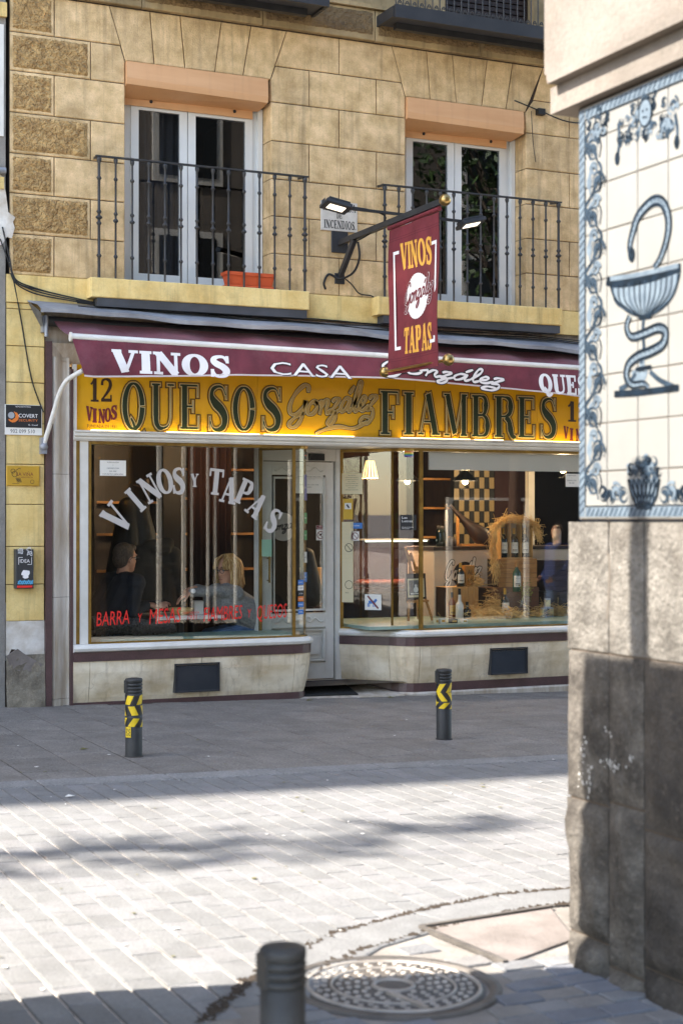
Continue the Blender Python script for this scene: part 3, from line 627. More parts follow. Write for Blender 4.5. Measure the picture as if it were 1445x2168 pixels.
b_ = MB(); b_.box(8.7, 9, .3, 9, -.2, 22); b_.box(-.314, -.1, .3, 9, -.2, 22); b_.box(-.1, 8.7, 8.7, 9, -.2, 22); b_.build('side_wall', M['opp_wall'], bld)
MB().box(-.6, 9.3, -.3, 9.3, 22, 22.2).build('roof', M['brick'], bld)
# first floor rooms
for n_, (x0, x1) in enumerate((W1, W2)):
    r_ = MB(); xa, xb = x0 - .3, x1 + .5
    r_.add([(xa, .31, 3.5), (xb, .31, 3.5), (xb, 3.2, 3.5), (xa, 3.2, 3.5), (xa, .31, 5.9), (xb, .31, 5.9), (xb, 3.2, 5.9), (xa, 3.2, 5.9)], [(0, 1, 2, 3), (7, 6, 5, 4), (3, 2, 6, 7), (0, 3, 7, 4), (2, 1, 5, 6)])
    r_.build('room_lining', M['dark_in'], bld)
# windows
def window(x0, x1, tilt_=0):
    y = .245; z0, z1 = 3.70, 5.40
    wd = MB()
    f = wd.box(x0 + .002, x0 + .13, y, y + .06, z0, z1); wd.box(x1 - .10, x1 - .002, y, y + .06, z0, z1); wd.box(x0 + .13, x1 - .10, y, y + .06, z0, z0 + .05); wd.box(x0 + .13, x1 - .10, y, y + .06, z1 - .06, z1)
    wd.box(x1 - .045, x1 - .003, y - .05, y - .001, z0, z1)
    o = wd.build('window', M['alu'], bld)
    xm = wx(395, y) + (x0 - W1[0]); xa, xb = x0 + .12, x1 - .09
    for a, b in ((xa, xm - .004), (xm + .004, xb)):
        s = MB(); t = .072
        s.box(a, a + t, y - .022, y + .03, z0 + .04, z1 - .05); s.box(b - t, b, y - .022, y + .03, z0 + .04, z1 - .05); s.box(a + t, b - t, y - .022, y + .03, z0 + .04, z0 + .11); s.box(a + t, b - t, y - .022, y + .03, z1 - .12, z1 - .05)
        s.box(a + t - .008, a + t, y - .026, y - .022, z0 + .11, z1 - .12)
        s.build('sash', M['alu'], o)
        gl = MB().box(a + t - .002, b - t + .002, y - .004, y + .002, z0 + .108, z1 - .118).build('pane', M['glass_up'], o)
    # roller shutter housing, last slat and bolts
    bx = MB(); xr = x1 - .04
    bx.add([(x0 + .004, -.03, WT - .005), (xr, -.03, WT - .005), (xr, .24, WT - .005), (x0 + .004, .24, WT - .005), (x0 + .004, -.04, WT - .15), (xr, -.04, WT - .17), (x0 + .004, -.03, WT - .205), (xr, -.03, WT - .225), (x0 + .004, .21, WT - .27), (xr, .21, WT - .25), (x0 + .3, -.015, WT - .22), (x0 + .62, .0, WT - .235)],
           [(1, 0, 4, 5), (5, 4, 6, 7), (7, 6, 8, 9), (3, 0, 1, 2), (0, 3, 8, 6, 4), (1, 5, 7, 9, 2)])
    hb = bx.build('shutter_box', M['orange'], bld)
    MB().box(x0 + .01, x1 - .1, .20, .215, 5.305, WT - .24).build('shutter_slat', M['orange'], hb)
    bt = MB(); [bt.ball((x, .195, 5.355), .016, 8) for x in (x0 + .30, x1 - .28)]; bt.build('stopper', M['black'], hb)
    # curtain indoors
    return o
window(*W1); window(*W2)
cu = MB(); cu.grid(lambda a, b: (W1[0] + .14 + a * .55, .36 + .02 * math.sin(a * 40), 3.7 + b * 1.75), 60, 1); cu.build('net_curtain', mat('net_curtain', '#7d7a78', .9), bld)

# balconies of the first floor
def balcony(x0, x1, r0, r1):
    yb = -.17
    s = MB(); s.bbox(x0, x1, yb, -.031, 3.515, 3.685, .008); o = s.build('balcony', M['yellow'], bld)
    MB().box(x0 + .06, x1 - .02, yb + .012, -.031, 3.44, 3.512).build('steel_edge', M['steel_edge'], o)
    rt = MB(); yr = yb + .02; rt.bar((r0 - .03, yr, 4.735), (r1 + .03, yr, 4.735), .034, .014); rt.bar((r0, yr, 4.735), (r0, 0, 4.75), .02, .012, (1, 0, 0)); rt.bar((r1, yr, 4.735), (r1, 0, 4.75), .02, .012, (1, 0, 0))
    rt.build('handrail', M['iron'], o)
    n = 14
    def bal(big):
        r = .013 if big else .0095; c = .024 if big else .02; pr = [(r, 0)]
        for zc, q in ((.19, 1), (.50, 1.25), (.545, 1.0) if big else (.56, 1), (.86, 1)) if not big else ((.19, 1), (.47, 1), (.52, 1.35), (.57, 1), (.86, 1)):
            pr += [(r, zc - .018), (c * q * .8, zc - .009), (c * q, zc), (c * q * .8, zc + .009), (r, zc + .018)]
        pr += [(r, .99), (c * .9, 1.01), (c, 1.03), (r, 1.045)]
        return MB().lathe(pr, (0, 0, 0), 8).mesh('baluster', M['iron'])
    A, B = bal(True), bal(False)
    for k in range(n): inst(A if k in (0, n - 1) else B, 'baluster', (r0 + (r1 - r0) * k / (n - 1), yr, 3.686), o)
    return o
yq = -.15
balcony(wx(192, -.17), wx(655, -.17), wx(209, yq), wx(645, yq))
balcony(wx(800, -.17), wx(1190, -.17), wx(814, yq), wx(1182, yq))
MB().box(-.345, 9, -.03, .25, 3.45, 3.684).build('plaster_band', M['yellow'], bld)
# upper balconies: wrought iron on dark frames
def upper_balcony(x0, x1, d=.42):
    z = 6.25; o = MB().box(x0, x1, -d, -.076, z, z + .05).build('upper_balcony', M['steel_edge'], bld)
    f = MB(); f.box(x0 - .02, x1 + .02, -d - .03, -d - .001, z - .03, z + .09); f.box(x0 - .03, x0 - .001, -d - .001, -.076, z - .02, z + .08); f.box(x1 + .001, x1 + .03, -d - .001, -.076, z - .02, z + .08); f.box(x0 + .1, x1 - .1, -d * .55, -d * .4, z - .06, z - .001)
    f.build('frame', M['black_metal'], o)
    n = int((x1 - x0) / .075); rl = MB().lathe([(.007, 0), (.007, .9)], (0, 0, 0), 6).mesh('rail_bar', M['iron'])
    for k in range(n + 1): inst(rl, 'rail_bar', (x0 + (x1 - x0) * k / n, -d, z + .05), o)
    sc = MB()
    for k in range(n):
        cx = x0 + (x1 - x0) * (k + .5) / n; xf = flat((cx, -d - .004, z + .14), EX, EZ)
        for s in (-1, 1):
            pts = [(s * (.002 + (.022 - .0011 * t) * math.sin(.45 * t)), -.06 + .022 * (1 - math.cos(.45 * t)) + .002 * t) for t in range(13)]
            sc.tube([xf(a, b, 0) for a, b in pts], .005, 5)
    sc.build('scrollwork', M['iron'], o)
    MB().bar((x0, -d, z + .95), (x1, -d, z + .95), .04, .015).build('handrail', M['iron'], o)
    return o
upper_balcony(.9, W(690, 8, -.42).x); upper_balcony(W(803, 44, -.08).x, 5.6)

# ground floor of the house: yellow pier, bare stone at its foot
PX0, PX1 = -.345, -.012
zc = [.734, 1.048, 1.370, 1.729, 2.071, 2.42, 2.769, 3.079, 3.394, 3.449]
for a, b in zip(zc, zc[1:]): block([(PX0, a), (PX1, a), (PX1, b), (PX0, b)], m='yellow', y=-.015, depth=.3, b=.004, name='plaster_course', g=.0028)
MB().box(PX0, PX1, .0, .3, -.2, 3.45).build('pier_core', M['joint'], bld)
rbm = MB(); rr = random.Random(3)
rbm.grid(lambda a, b: (PX0 + (PX1 - PX0) * a, -.02 - .03 * (1 - b) - rr.uniform(0, .018), -.05 + .50 * b), 10, 14); rbm.build('rubble_stone', M['rubble'], bld)
MB().prism([(PX0, .40), (PX0 + .05, .50), (PX0 + .10, .49), (PX0 + .14, .40), (PX0 + .2, .37), (PX1 - .02, .35), (PX1, .42), (PX1, .735), (PX0 + .03, .735), (PX0, .9)], -.012, .0).build('bare_render', M['white_old'], bld)
MB().prism([(PX0 + .05, .32), (PX0 + .25, .30), (PX1 - .02, .36), (PX0 + .15, .46), (PX0 + .1, .50), (PX0, .44)], -.034, .0).build('mortar_patch', M['concrete'], bld)

# neighbouring house, a sliver at the edge
nb = empty('neighbour_building', (-.5, 0, 0), 'grey neighbouring house seen as a narrow strip beside the tan one', 'building')
MB().box(-26, -.352, -.02, 9, -.6, 22).build('wall', M['grey_wall'], nb)
MB().box(-26.3, -.61, -.3, 9.3, 22.003, 22.2).build('roof', M['brick'], nb)
MB().box(-4, -.35, -.06, -.021, 5.86, 5.98).build('cornice', M['yellow'], nb)
bk = MB()
for r in range(9):
    for c in range(5):
        x = -.36 - c * .22 - (r % 2) * .11; bk.mi = 0; bk.bbox(x - .21, x, -.034, -.021, 6.05 + r * .065, 6.105 + r * .065, .003)
tag(bk.build('brick_facing', M['brick'], nb), kind='stuff')
wn = MB().box(-1.6, -.37, -.03, -.021, 4.85, 5.80).build('window', M['white'], nb); MB().box(-1.5, -.42, -.036, -.031, 4.95, 5.7).build('pane', M['glass_up'], wn)
MB().tube([(-1.4, -.06, 4.55), (-.36, -.06, 4.55)], .03, 8).build('pipe', M['lead'], nb)
MB().box(-1.2, -.37, -.05, -.021, 4.4, 4.5).build('sill', M['yellow'], nb)
pl = MB().prism([(-.5, 3.9), (-.38, 3.93), (-.34, 4.0), (-.30, 3.99), (-.275, 4.08), (-.29, 4.13), (-.27, 4.17), (-.33, 4.21), (-.35, 4.36), (-.37, 4.5), (-.5, 4.6)], -.03, -.0).build('peeling_render', M['white_old'], nb)
# ------------------------------------------------------------------ the shopfront
shop = empty('shopfront', (2.8, 0, 0), 'marble and brass shopfront of the wine shop with two curved windows and a recessed door', 'shopfront')
PATH_L = [(.235, 0), (2.316, 0), (2.375, .008), (2.425, .03), (2.46, .065), (2.472, .12), (2.40, .26), (2.20, .55)]
PATH_R = [(3.05, .55), (3.40, .17), (3.445, .10), (3.50, .045), (3.56, .012), (3.631, 0), (7.2, 0)]
def at_len(path, s):
    for a, b in zip(path, path[1:]):
        d = math.hypot(b[0] - a[0], b[1] - a[1])
        if s <= d + 1e-9: return a[0] + (b[0] - a[0]) * s / d, a[1] + (b[1] - a[1]) * s / d
        s -= d
    return path[-1]
def plen(path): return sum(math.hypot(b[0] - a[0], b[1] - a[1]) for a, b in zip(path, path[1:]))
def sub_path(path, s0, s1):
    out = [at_len(path, s0)]; s = 0
    for a, b in zip(path, path[1:]):
        s += math.hypot(b[0] - a[0], b[1] - a[1])
        if s0 + 1e-4 < s < s1 - 1e-4: out.append(b)
    return out + [at_len(path, s1)]
def normals(path):
    N = []
    for i in range(len(path)):
        a, b = path[max(i - 1, 0)], path[min(i + 1, len(path) - 1)]; tx, ty = b[0] - a[0], b[1] - a[1]; d = math.hypot(tx, ty); N.append((ty / d, -tx / d))
    return N
def loft(mb, path, prof, nrm=None, caps=True, smooth=False):
    """prof: (outward offset, z) points, bottom to top, closed"""
    nrm = nrm or normals(path); n = len(prof); vs = [(p[0] + q[0] * d, p[1] + q[1] * d, z) for p, q in zip(path, nrm) for d, z in prof]
    fs = [(i * n + k, (i + 1) * n + k, (i + 1) * n + (k + 1) % n, i * n + (k + 1) % n) for i in range(len(path) - 1) for k in range(n)]
    mb.add(vs, fs, smooth)
    if caps: mb.add(vs[:n] + vs[-n:], [tuple(range(n)), tuple(range(2 * n - 1, n - 1, -1))])
    return mb
SILL = [(-.2, .462), (.045, .462), (.065, .472), (.072, .495), (.062, .517), (.03, .53), (-.2, .53)]
def base(path, dz, cuts):
    pr = lambda P, o=0: [(d + o, z + dz) for d, z in P]
    loft(MB(), path, pr(SILL)).build('sill', M['white'], shop)
    loft(MB(), path, pr([(-.1, .382), (.05, .382), (.05, .4615), (-.1, .4615)])).build('granite_band', M['red_granite'], shop)
    full = normals(path)
    s = [0] + cuts + [plen(path)]
    for a, b in zip(s, s[1:]):
        p = sub_path(path, a + (.002 if a else 0), b - .002); mb = MB()
        loft(mb, p, pr([(-.1, .022), (-.018, .022), (-.006, .06), (.02, .18), (.036, .28), (.042, .381), (-.1, .381)])); mb.build('marble_panel', M['marble'], shop)
    loft(MB(), path, pr([(-.1, -.06), (-.005, -.06), (-.008, .0215), (-.1, .0215)])).build('granite_skirting', M['red_granite'], shop)
    loft(MB(), path, pr([(-.1, -.25), (.03, -.25), (.03, -.075), (.02, -.0605), (-.1, -.0605)])).build('plinth', M['marble_pale'], shop)
cl = lambda px: wx(px) - .235
base(PATH_L, -.012, [.145, 1.47 - .30, cl(620), plen(PATH_L) - .32])
fl = plen([(3.05, .55), (3.40, .17)])
base(PATH_R, .012, [fl - .01, fl + .27 + .012, fl + .27 + 1.02, fl + .27 + 2.05, fl + .27 + 2.9])
for p in ((1.147, 1.572, .061, .320, -.05), (4.37, 4.794, .085, .346, -.05)):
    v = empty('ventilation_grille', ((p[0] + p[1]) / 2, -.05, p[2]), 'black louvred vent plate set into the marble under the ' + ('window with red lettering' if p[0] < 2 else 'window of wine bottles'), 'vent', 'vents in the marble base')
    f = MB(); t = .014
    for a in ((p[0], p[0] + t, p[2], p[3]), (p[1] - t, p[1], p[2], p[3]), (p[0] + t, p[1] - t, p[2], p[2] + t), (p[0] + t, p[1] - t, p[3] - t, p[3])): f.box(a[0], a[1], -.052, .02, a[2], a[3])
    for a, b in ((p[0] + .03, p[2] + .007), (p[1] - .03, p[2] + .007), (p[0] + .03, p[3] - .007), (p[1] - .03, p[3] - .007)): f.ball((a, -.053, b), .005, 6)
    f.build('frame', M['black_metal'], v)
    lv = MB(); n = 14; [lv.add([(p[0] + t, -.047, z), (p[1] - t, -.047, z), (p[1] - t, -.036, z + .017), (p[0] + t, -.036, z + .017)], [(0, 1, 2, 3)]) for z in (p[2] + t + (p[3] - p[2] - 2 * t) * k / n for k in range(n))]
    lv.box(p[0] + t, p[1] - t, -.034, .0, p[2] + t, p[3] - t); lv.build('louvre', M['black_metal'], v)
# pilaster at the corner, its granite edges and the marble head under the awning
MB().box(-.008, .045, -.045, .02, -.15, 3.13).build('granite_edge', M['red_granite'], shop)
pm_ = [(0, 0), (.02, -.03), (.05, -.022), (.09, .0), (.13, .012), (.155, .008), (.16, .0)]
for z0, z1 in ((-.12, .055), (.058, .93), (.933, 1.99), (1.993, 3.0)):
    m_ = MB(); n = len(pm_)
    m_.add([(.047 + a, b, z) for z in (z0, z1) for a, b in pm_] + [(.047, .04, z0), (.207, .04, z0), (.047, .04, z1), (.207, .04, z1)], [(k, k + 1, n + k + 1, n + k) for k in range(n - 1)], True); m_.build('marble_pilaster', M['marble_pale'], shop)
MB().box(.209, .234, -.03, .05, -.14, 2.9).build('granite_edge', M['red_granite'], shop)
hm = MB(); hm.add([(.047, -.03, 3.12), (8, -.03, 3.12), (8, .04, 2.95), (.207, .04, 2.95)], [(3, 2, 1, 0)]); hm.add([(.047, -.03, 3.0), (.047, -.03, 3.12), (.207, .04, 2.95), (.207, .01, 2.95)], [(0, 3, 2, 1)])
hm.build('marble_head', M['marble_pale'], shop)
MB().box(-.1, 9, .04, .3, 2.95, 3.45).build('lintel', M['marble_pale'], shop)
# cornice, soffit
cp = [(0, 2.283), (.035, 2.283), (.05, 2.30), (.05, 2.315), (.07, 2.325), (.07, 2.35), (.085, 2.358), (.085, 2.372), (.0, 2.372)]
loft(MB(), [(.235, 0), (7.5, 0)], [(d, z) for d, z in cp]).build('cornice', M['white'], shop)
MB().box(.24, 7.5, .002, .70, 2.285, 2.33).build('soffit', M['white'], shop)
# window frames and panes
wb = MB(); wb.box(.237, .262, -.02, .03, .52, 2.282); wb.box(.296, .372, -.012, .03, .52, 2.282); wb.build('white_jamb', M['white'], shop)
br = MB(); br.box(.263, .295, -.016, .03, .52, 2.282); br.box(.373, .398, -.016, .03, .52, 2.282); br.build('brass_jamb', M['brass'], shop)
def post(x, y, wd, z0=.53, z1=2.275, name='brass_post'): return MB().bar((x, y, z0), (x, y, z1), wd, wd * .8, (0, 1, 0)).build(name, M['brass'], shop)
post(2.312, -.004, .028); post(3.631, -.004, .036); post(3.41, .165, .018); post(3.05, .55, .036); post(2.473, .12, .02); post(2.2, .54, .03)
for P, dz in ((sub_path(PATH_L, .165, plen(PATH_L)), -.012), (PATH_R, .012)):
    loft(MB(), P, [(-.02, .531 + dz), (.016, .531 + dz), (.016, .545 + dz), (-.02, .545 + dz)]).build('brass_rail', M['brass'], shop)
    loft(MB(), P, [(-.02, 2.255), (.02, 2.255), (.02, 2.284), (-.02, 2.284)]).build('brass_rail', M['brass'], shop)
def pane(path, z0, z1, name='window_pane'):
    return loft(MB(), path, [(-.004, z0), (.004, z0), (.004, z1), (-.004, z1)], smooth=False).build(name, M['glass'], shop)
pane_l = pane([(.39, 0), (2.30, 0)], .53, 2.26)
pane(sub_path(PATH_L, 2.33 - .235, plen(PATH_L) - .53), .53, 2.26, 'curved_pane'); pane([(2.467, .135), (2.40, .26), (2.21, .535)], .53, 2.26)
pane([(3.06, .54), (3.402, .172)], .55, 2.26); pane(sub_path(PATH_R, fl + .01, fl + .275), .55, 2.26, 'curved_pane'); pane_r = pane([(3.65, 0), (5.8, 0)], .55, 2.26)
# lettering on the glass
gl = MB(); word = 'VINOS Y TAPAS'
lets = [('V', 250, 1097, 62, -52), ('I', 288, 1060, 52, -42), ('N', 318, 1036, 52, -30), ('O', 349, 1021, 50, -14), ('S', 378, 1020, 52, -2), ('Y', 412, 1018, 26, 0), ('T', 457, 1022, 52, 6), ('A', 485, 1040, 52, 12), ('P', 517, 1044, 52, 24), ('A', 543, 1072, 50, 38), ('S', 577, 1104, 50, 28)]
for ch, px, py, hpx, ang in lets:
    c = W(px, py, -.006); h = hpx / 240; a = R(-ang); gw = GL[ch][0]; up = Vector((-math.sin(a), 0, math.cos(a))); rt_ = Vector((math.cos(a), 0, math.sin(a)))
    a2 = R(ang); rt_ = Vector((math.cos(a2), 0, -math.sin(a2))); up = Vector((math.sin(a2), 0, math.cos(a2)))
    if px > 430: pass
    else: rt_ = Vector((math.cos(a2), 0, -math.sin(a2))); up = Vector((math.sin(a2), 0, math.cos(a2)))
    o = c - rt_ * (gw * h * .40) - up * h / 2
    strokes(gl, GL[ch][1], flat(o, rt_, up), h * .80, h * 1.08, .001)
gl.build('lettering', M['grey_letter'], pane_l)
for t, xa, xb, za, zb in (('BARRA', 204, 274, 1295, 1326), ('Y', 291, 300, 1298, 1318), ('MESAS', 316, 382, 1288, 1322), ('FIAMBRES', 431, 512, 1284, 1316), ('Y', 523, 531, 1288, 1308), ('QUESOS', 543, 606, 1279, 1312), ('\u00b7 1931 \u00b7', 389, 424, 1302, 1313)):
    rl = MB(); p = W(xa, zb, -.006); q = W(xb, zb - (xb - xa) * .12, -.006); hh = (zb - za) / 236
    up = Vector((.06, 0, 1)).normalized()
    sans(rl, t, flat(p, (1, 0, .045), up), q.x - p.x, hh * .94, off=0); rl.build('lettering', M['red_letter'], pane_l)
rl = MB()
sans(rl, 'CASA FUNDADA', flat(W(387, 1300, -.006), (1, 0, .02), (0, 0, 1)), .155, .018, off=0)
rl.build('lettering', M['red_letter'], pane_l)
# door at the back of the recess
YD = .55
door = None
fx_ = MB(); fx_.box(2.175, 2.235, YD, YD + .09, .05, 2.28); fx_.box(2.99, 3.045, YD - .01, YD + .09, .05, 2.28); fx_.box(2.236, 2.989, YD, YD + .09, 2.165, 2.28); fx_.build('door_frame', M['white'], shop)
door = MB(); x0, x1 = 2.24, 2.975; y0 = YD + .02
door.box(x0, x0 + .09, y0, y0 + .05, .062, 2.155); door.box(x1 - .085, x1, y0, y0 + .05, .062, 2.155)
for z0, z1 in ((.062, .22), (.56, .70), (2.03, 2.155)): door.box(x0 + .091, x1 - .086, y0, y0 + .05, z0, z1)
door.box(x0 + .091, x1 - .086, y0 + .025, y0 + .04, .221, .559)
door = door.build('door', M['white'], shop)
mo = MB(); xa, xb = x0 + .10, x1 - .095
for z0, z1 in ((.235, .545), (.72, 2.01)):
    for t, dy in ((.018, .012), (.008, .02)):
        mo.box(xa, xa + t, y0 - dy, y0 + .02, z0, z1); mo.box(xb - t, xb, y0 - dy, y0 + .02, z0, z1); mo.box(xa + t, xb - t, y0 - dy, y0 + .02, z0, z0 + t); mo.box(xa + t, xb - t, y0 - dy, y0 + .02, z1 - t, z1)
mo.box(x0 + .15, x1 - .15, y0 - .006, y0 + .02, .30, .48)
for z in (.63, 2.085):
    xf = flat(((x0 + x1) / 2, y0 - .004, z), EX, EZ)
    for s in (-1, 1):
        mo.tube([xf(s * (.03 + .02 * t), .02 * math.sin(t * 1.1), .003) for t in range(12)], .007, 5); mo.tube([xf(s * (.10 + .025 * math.cos(t * .6)), .01 + .025 * math.sin(t * .6), .003) for t in range(9)], .006, 5)
    mo.ball(xf(0, .0, 0), .03, 8, (1.4, .4, .8))
mo.build('moulding', M['white'], door)
MB().box(xa + .02, xb - .02, y0 + .01, y0 + .016, .735, 2.0).build('pane', M['glass'], door)
hd = MB(); hd.tube([(x0 + .045, y0 - .05, 1.0), (x0 + .045, y0 - .05, 1.25)], .010, 8); hd.tube([(x0 + .045, y0, 1.02), (x0 + .045, y0 - .05, 1.02)], .007, 6); hd.tube([(x0 + .045, y0, 1.23), (x0 + .045, y0 - .05, 1.23)], .007, 6); hd.build('handle', M['brass'], door)
MB().box(2.70, 2.86, y0 - .05, y0 - .001, 2.17, 2.235).build('door_closer', M['black'], door)
dl = MB(); xf = flat((0, y0 + .008, 0), EX, EZ)
disc(dl, xf, 2.45, 1.53, .135, 36, .0008); dl.build('logo_disc', mat('logo_disc', '#a39a90', .6), door)
dg_ = MB(); script(dg_, flat((2.25, y0 + .0065, 1.48), (1, 0, .12), EZ), .42, .10, .013); dg_.build('lettering', M['black_letter'], door)
# papers and stickers on the glass: each with its print
def notice(name, c, rt_, w_, h_, m, label, cat, lines=(), lm='black_letter', group=None, th=.0015):
    """a sheet fixed to glass or wall; lines: (text, cx 0..1, z 0..1, height, width or None)"""
    c = Vector(c); rt_ = Vector(rt_).normalized(); xf = flat(c, rt_, EZ); mb = MB()
    q = [xf(a * w_ / 2, b * h_ / 2, d) for d in (0, th) for a, b in ((-1, -1), (1, -1), (1, 1), (-1, 1))]
    mb.add(q, [(3, 2, 1, 0), (4, 5, 6, 7)] + [(k, (k + 1) % 4, 4 + (k + 1) % 4, 4 + k) for k in range(4)])
    e = empty(name, c, label, cat, group); mb.build('sheet', M[m] if isinstance(m, str) else m, e)
    if lines:
        t = MB()
        for s, a, b, hh, ww in lines:
            vs, fs = sans_geo(s); w0 = (max(v[0] for v in vs) - min(v[0] for v in vs)) * hh / .7 if ww is None else ww
            sans(t, s, xf, w0, hh, th + .0006, (a - .5) * w_ - w0 / 2, (b - .5) * h_ - hh / 2)
        t.build('print', M[lm], e)
    return e, xf
p = W(239, 991, -.006)
notice('paper_notice', p, EX, .235, .135, 'paper', 'white printed air purification notice taped high inside the window with grey lettering', 'notice',
       [('PURIFICACI\u00d3N', .5, .87, .011, None), ('Y', .5, .68, .010, None), ('DESINFECCI\u00d3N', .5, .49, .011, None), ('DEL AIRE', .5, .30, .011, None), ('CON FILTRO HEPA-HPAC', .5, .11, .011, .19)])
p = W(664, 1016, y0 - .002)
notice('paper_notice', (2.72, y0 + .004, W(664, 1016, y0).z), EX, .30, .26, 'paper', 'white opening hours sheet fixed on the door glass', 'notice',
       [('HORARIO', .5, .84, .012, None), ('LUNES A S\u00c1BADO DE 10.00 A 24.00', .5, .62, .010, .24), ('LUNES Y DOMINGO', .5, .54, .009, None), ('DOMINGO DE 11.00 A 18.00', .5, .32, .010, .2), ('VERANO', .5, .23, .009, None)])
e_, xf = notice('warning_sticker', (2.84, y0 + .006, W(678, 1128, y0).z), EX, .088, .145, 'paper', 'red and white do not touch sticker on the door glass', 'sticker')
t = MB(); rect(t, xf, -.042, .042, .032, .071, .002); ring(t, xf, 0, -.022, .034, .008, 24, .0024); seg(t, xf, [(-.022, .0), (.022, -.044)], .006, .0026, 1); t.build('print', M['maroon_letter'], e_)
t = MB(); sans(t, 'NO', xf, .03, .012, .003, -.015, .055); sans(t, 'TOCAR', xf, .066, .012, .003, -.033, .037); t.build('print', M['white_letter'], e_)
t = MB(); disc(t, xf, 0, -.018, .014, 10, .0022, .01); seg(t, xf, [(-.015, -.03), (-.004, -.022), (.012, -.012), (.018, -.004)], .008, .0022, 2); t.build('print', M['black_letter'], e_)
# sheets in the side pane and front pane of the wine window
nr = Vector((.35, -.38, 0)).normalized()                      # along the splayed side pane
def on_side(px, py):
    d = _ray(px, py); A, B = Vector((3.05, .55, 0)), Vector((3.40, .17, 0)); n = Vector((-.38, -.35, 0)).normalized()
    return CAM + d * ((A - CAM).dot(n) / d.dot(n)) + n * .008
p = on_side(745, 1024)
notice('paper_notice', p, nr, .22, .20, 'paper_cream', 'cream typed sheet in the side pane next to the door', 'notice', [(s, .5, .9 - .1 * k, .007, .13 if k % 3 else .08) for k, s in enumerate(('AVISO', 'HOJAS DE RECLAMACIONES', 'A DISPOSICI\u00d3N', 'DEL CLIENTE', 'CONSUMIDOR', 'COMUNIDAD DE MADRID', 'AFORO', 'PRECIOS'))])
p = on_side(737, 1078); e_, xf = notice('warning_sticker', p, nr, .10, .20, mat('sticker_yellow', '#c9a02a', .5), 'tall yellow sticker under the cream sheet in the side pane', 'sticker'); t = MB(); rect(t, xf, -.035, .035, -.0, .06, .002); t.build('print', M['paper'], e_); t = MB(); seg(t, xf, [(-.012, .045), (.012, .012)], .016, .003, 1); t.build('print', M['black_letter'], e_)
p = on_side(735, 1190); e_, xf = notice('price_list', p, nr, .13, .78, 'paper_cream', 'long faded paper strip with no smoking mark hung in the side pane', 'notice', [('A.O.', .5, .12, .014, .04)] + [('- - - - - -', .5, .9 - .05 * k, .006, .09) for k in range(9)]); t = MB(); ring(t, xf, .02, .14, .04, .006, 24, .003); seg(t, xf, [(-.008, .17), (.048, .11)], .006, .003, 1); ring(t, xf, .02, -.22, .04, .005, 24, .003); t.build('print', M['black_letter'], e_)
p = on_side(755, 1113); notice('window_sticker', p, nr, .12, .055, 'blue_st', 'small blue sticker beside the long faded strip', 'sticker', [('TAXFREE', .5, .5, .012, .06)], 'white_letter')
p = on_side(752, 1135); e_, xf = notice('warning_sticker', p, nr, .085, .09, 'paper', 'round do not touch sticker below the small blue one', 'sticker'); t = MB(); ring(t, xf, 0, 0, .032, .007, 24, .003); seg(t, xf, [(-.02, .02), (.02, -.02)], .006, .003, 1); t.build('print', M['maroon_letter'], e_)
p = on_side(790, 1275); e_, xf = notice('no_dogs_sign', p, nr, .17, .15, 'paper', 'white sticker with dog silhouette and red bar low in the side pane', 'sticker'); t = MB(); seg(t, xf, [(-.045, .0), (.02, .0)], .03, .003, 1); seg(t, xf, [(.012, .0), (.036, .028)], .024, .003, 1)
for q in (-.05, -.036, .005, .02): seg(t, xf, [(q, -.01), (q - .003, -.045)], .009, .003, 1)
t.build('print', M['blue_st'], e_); t = MB(); seg(t, xf, [(-.055, .06), (.055, -.06)], .017, .004, 1); t.build('print', M['maroon_letter'], e_)
p = W(858, 1106, .02); e_, xf = notice('shop_sticker', Vector((3.515, .03, p.z)), Vector((.92, -.39, 0)), .155, .145, 'black', 'square black sticker reading Las Letras on the curved glass', 'sticker')
t = MB(); sans(t, 'Las', xf, .05, .022, .003, -.062, .035); sans(t, 'Letras', xf, .10, .022, .003, -.062, .002); sans(t, 'ESTABLECIMIENTO', xf, .11, .007, .003, -.062, -.05); sans(t, 'ASOCIADO', xf, .075, .007, .003, -.062, -.063); t.build('print', M['white_letter'], e_)
p = W(861, 960, .02); e_ = empty('rainbow_sticker', (3.52, .02, p.z), 'small rainbow striped sticker at the top of the curved glass', 'sticker')
for k, c in enumerate(('#b5302c', '#d8762e', '#d9b53a', '#3d8a46', '#2f5aa0', '#5e3578')): 
    t = MB(); rect(t, flat((3.52, .028, p.z), (.92, -.39, 0), EZ), -.045, .045, .032 - .011 * k - .011, .032 - .011 * k, .001); t.build('stripe', mat('stripe', c, .5), e_)
p = W(1212, 1017, -.006); notice('paper_notice', p, EX, .17, .13, 'paper', 'white printed notice in the wine window beside the stone pillar', 'notice', [('PURIFICACI\u00d3N', .4, .87, .011, None), ('Y', .4, .68, .01, None), ('DESINFECCI\u00d3N', .4, .49, .011, None), ('DEL AIRE', .4, .30, .011, None)])
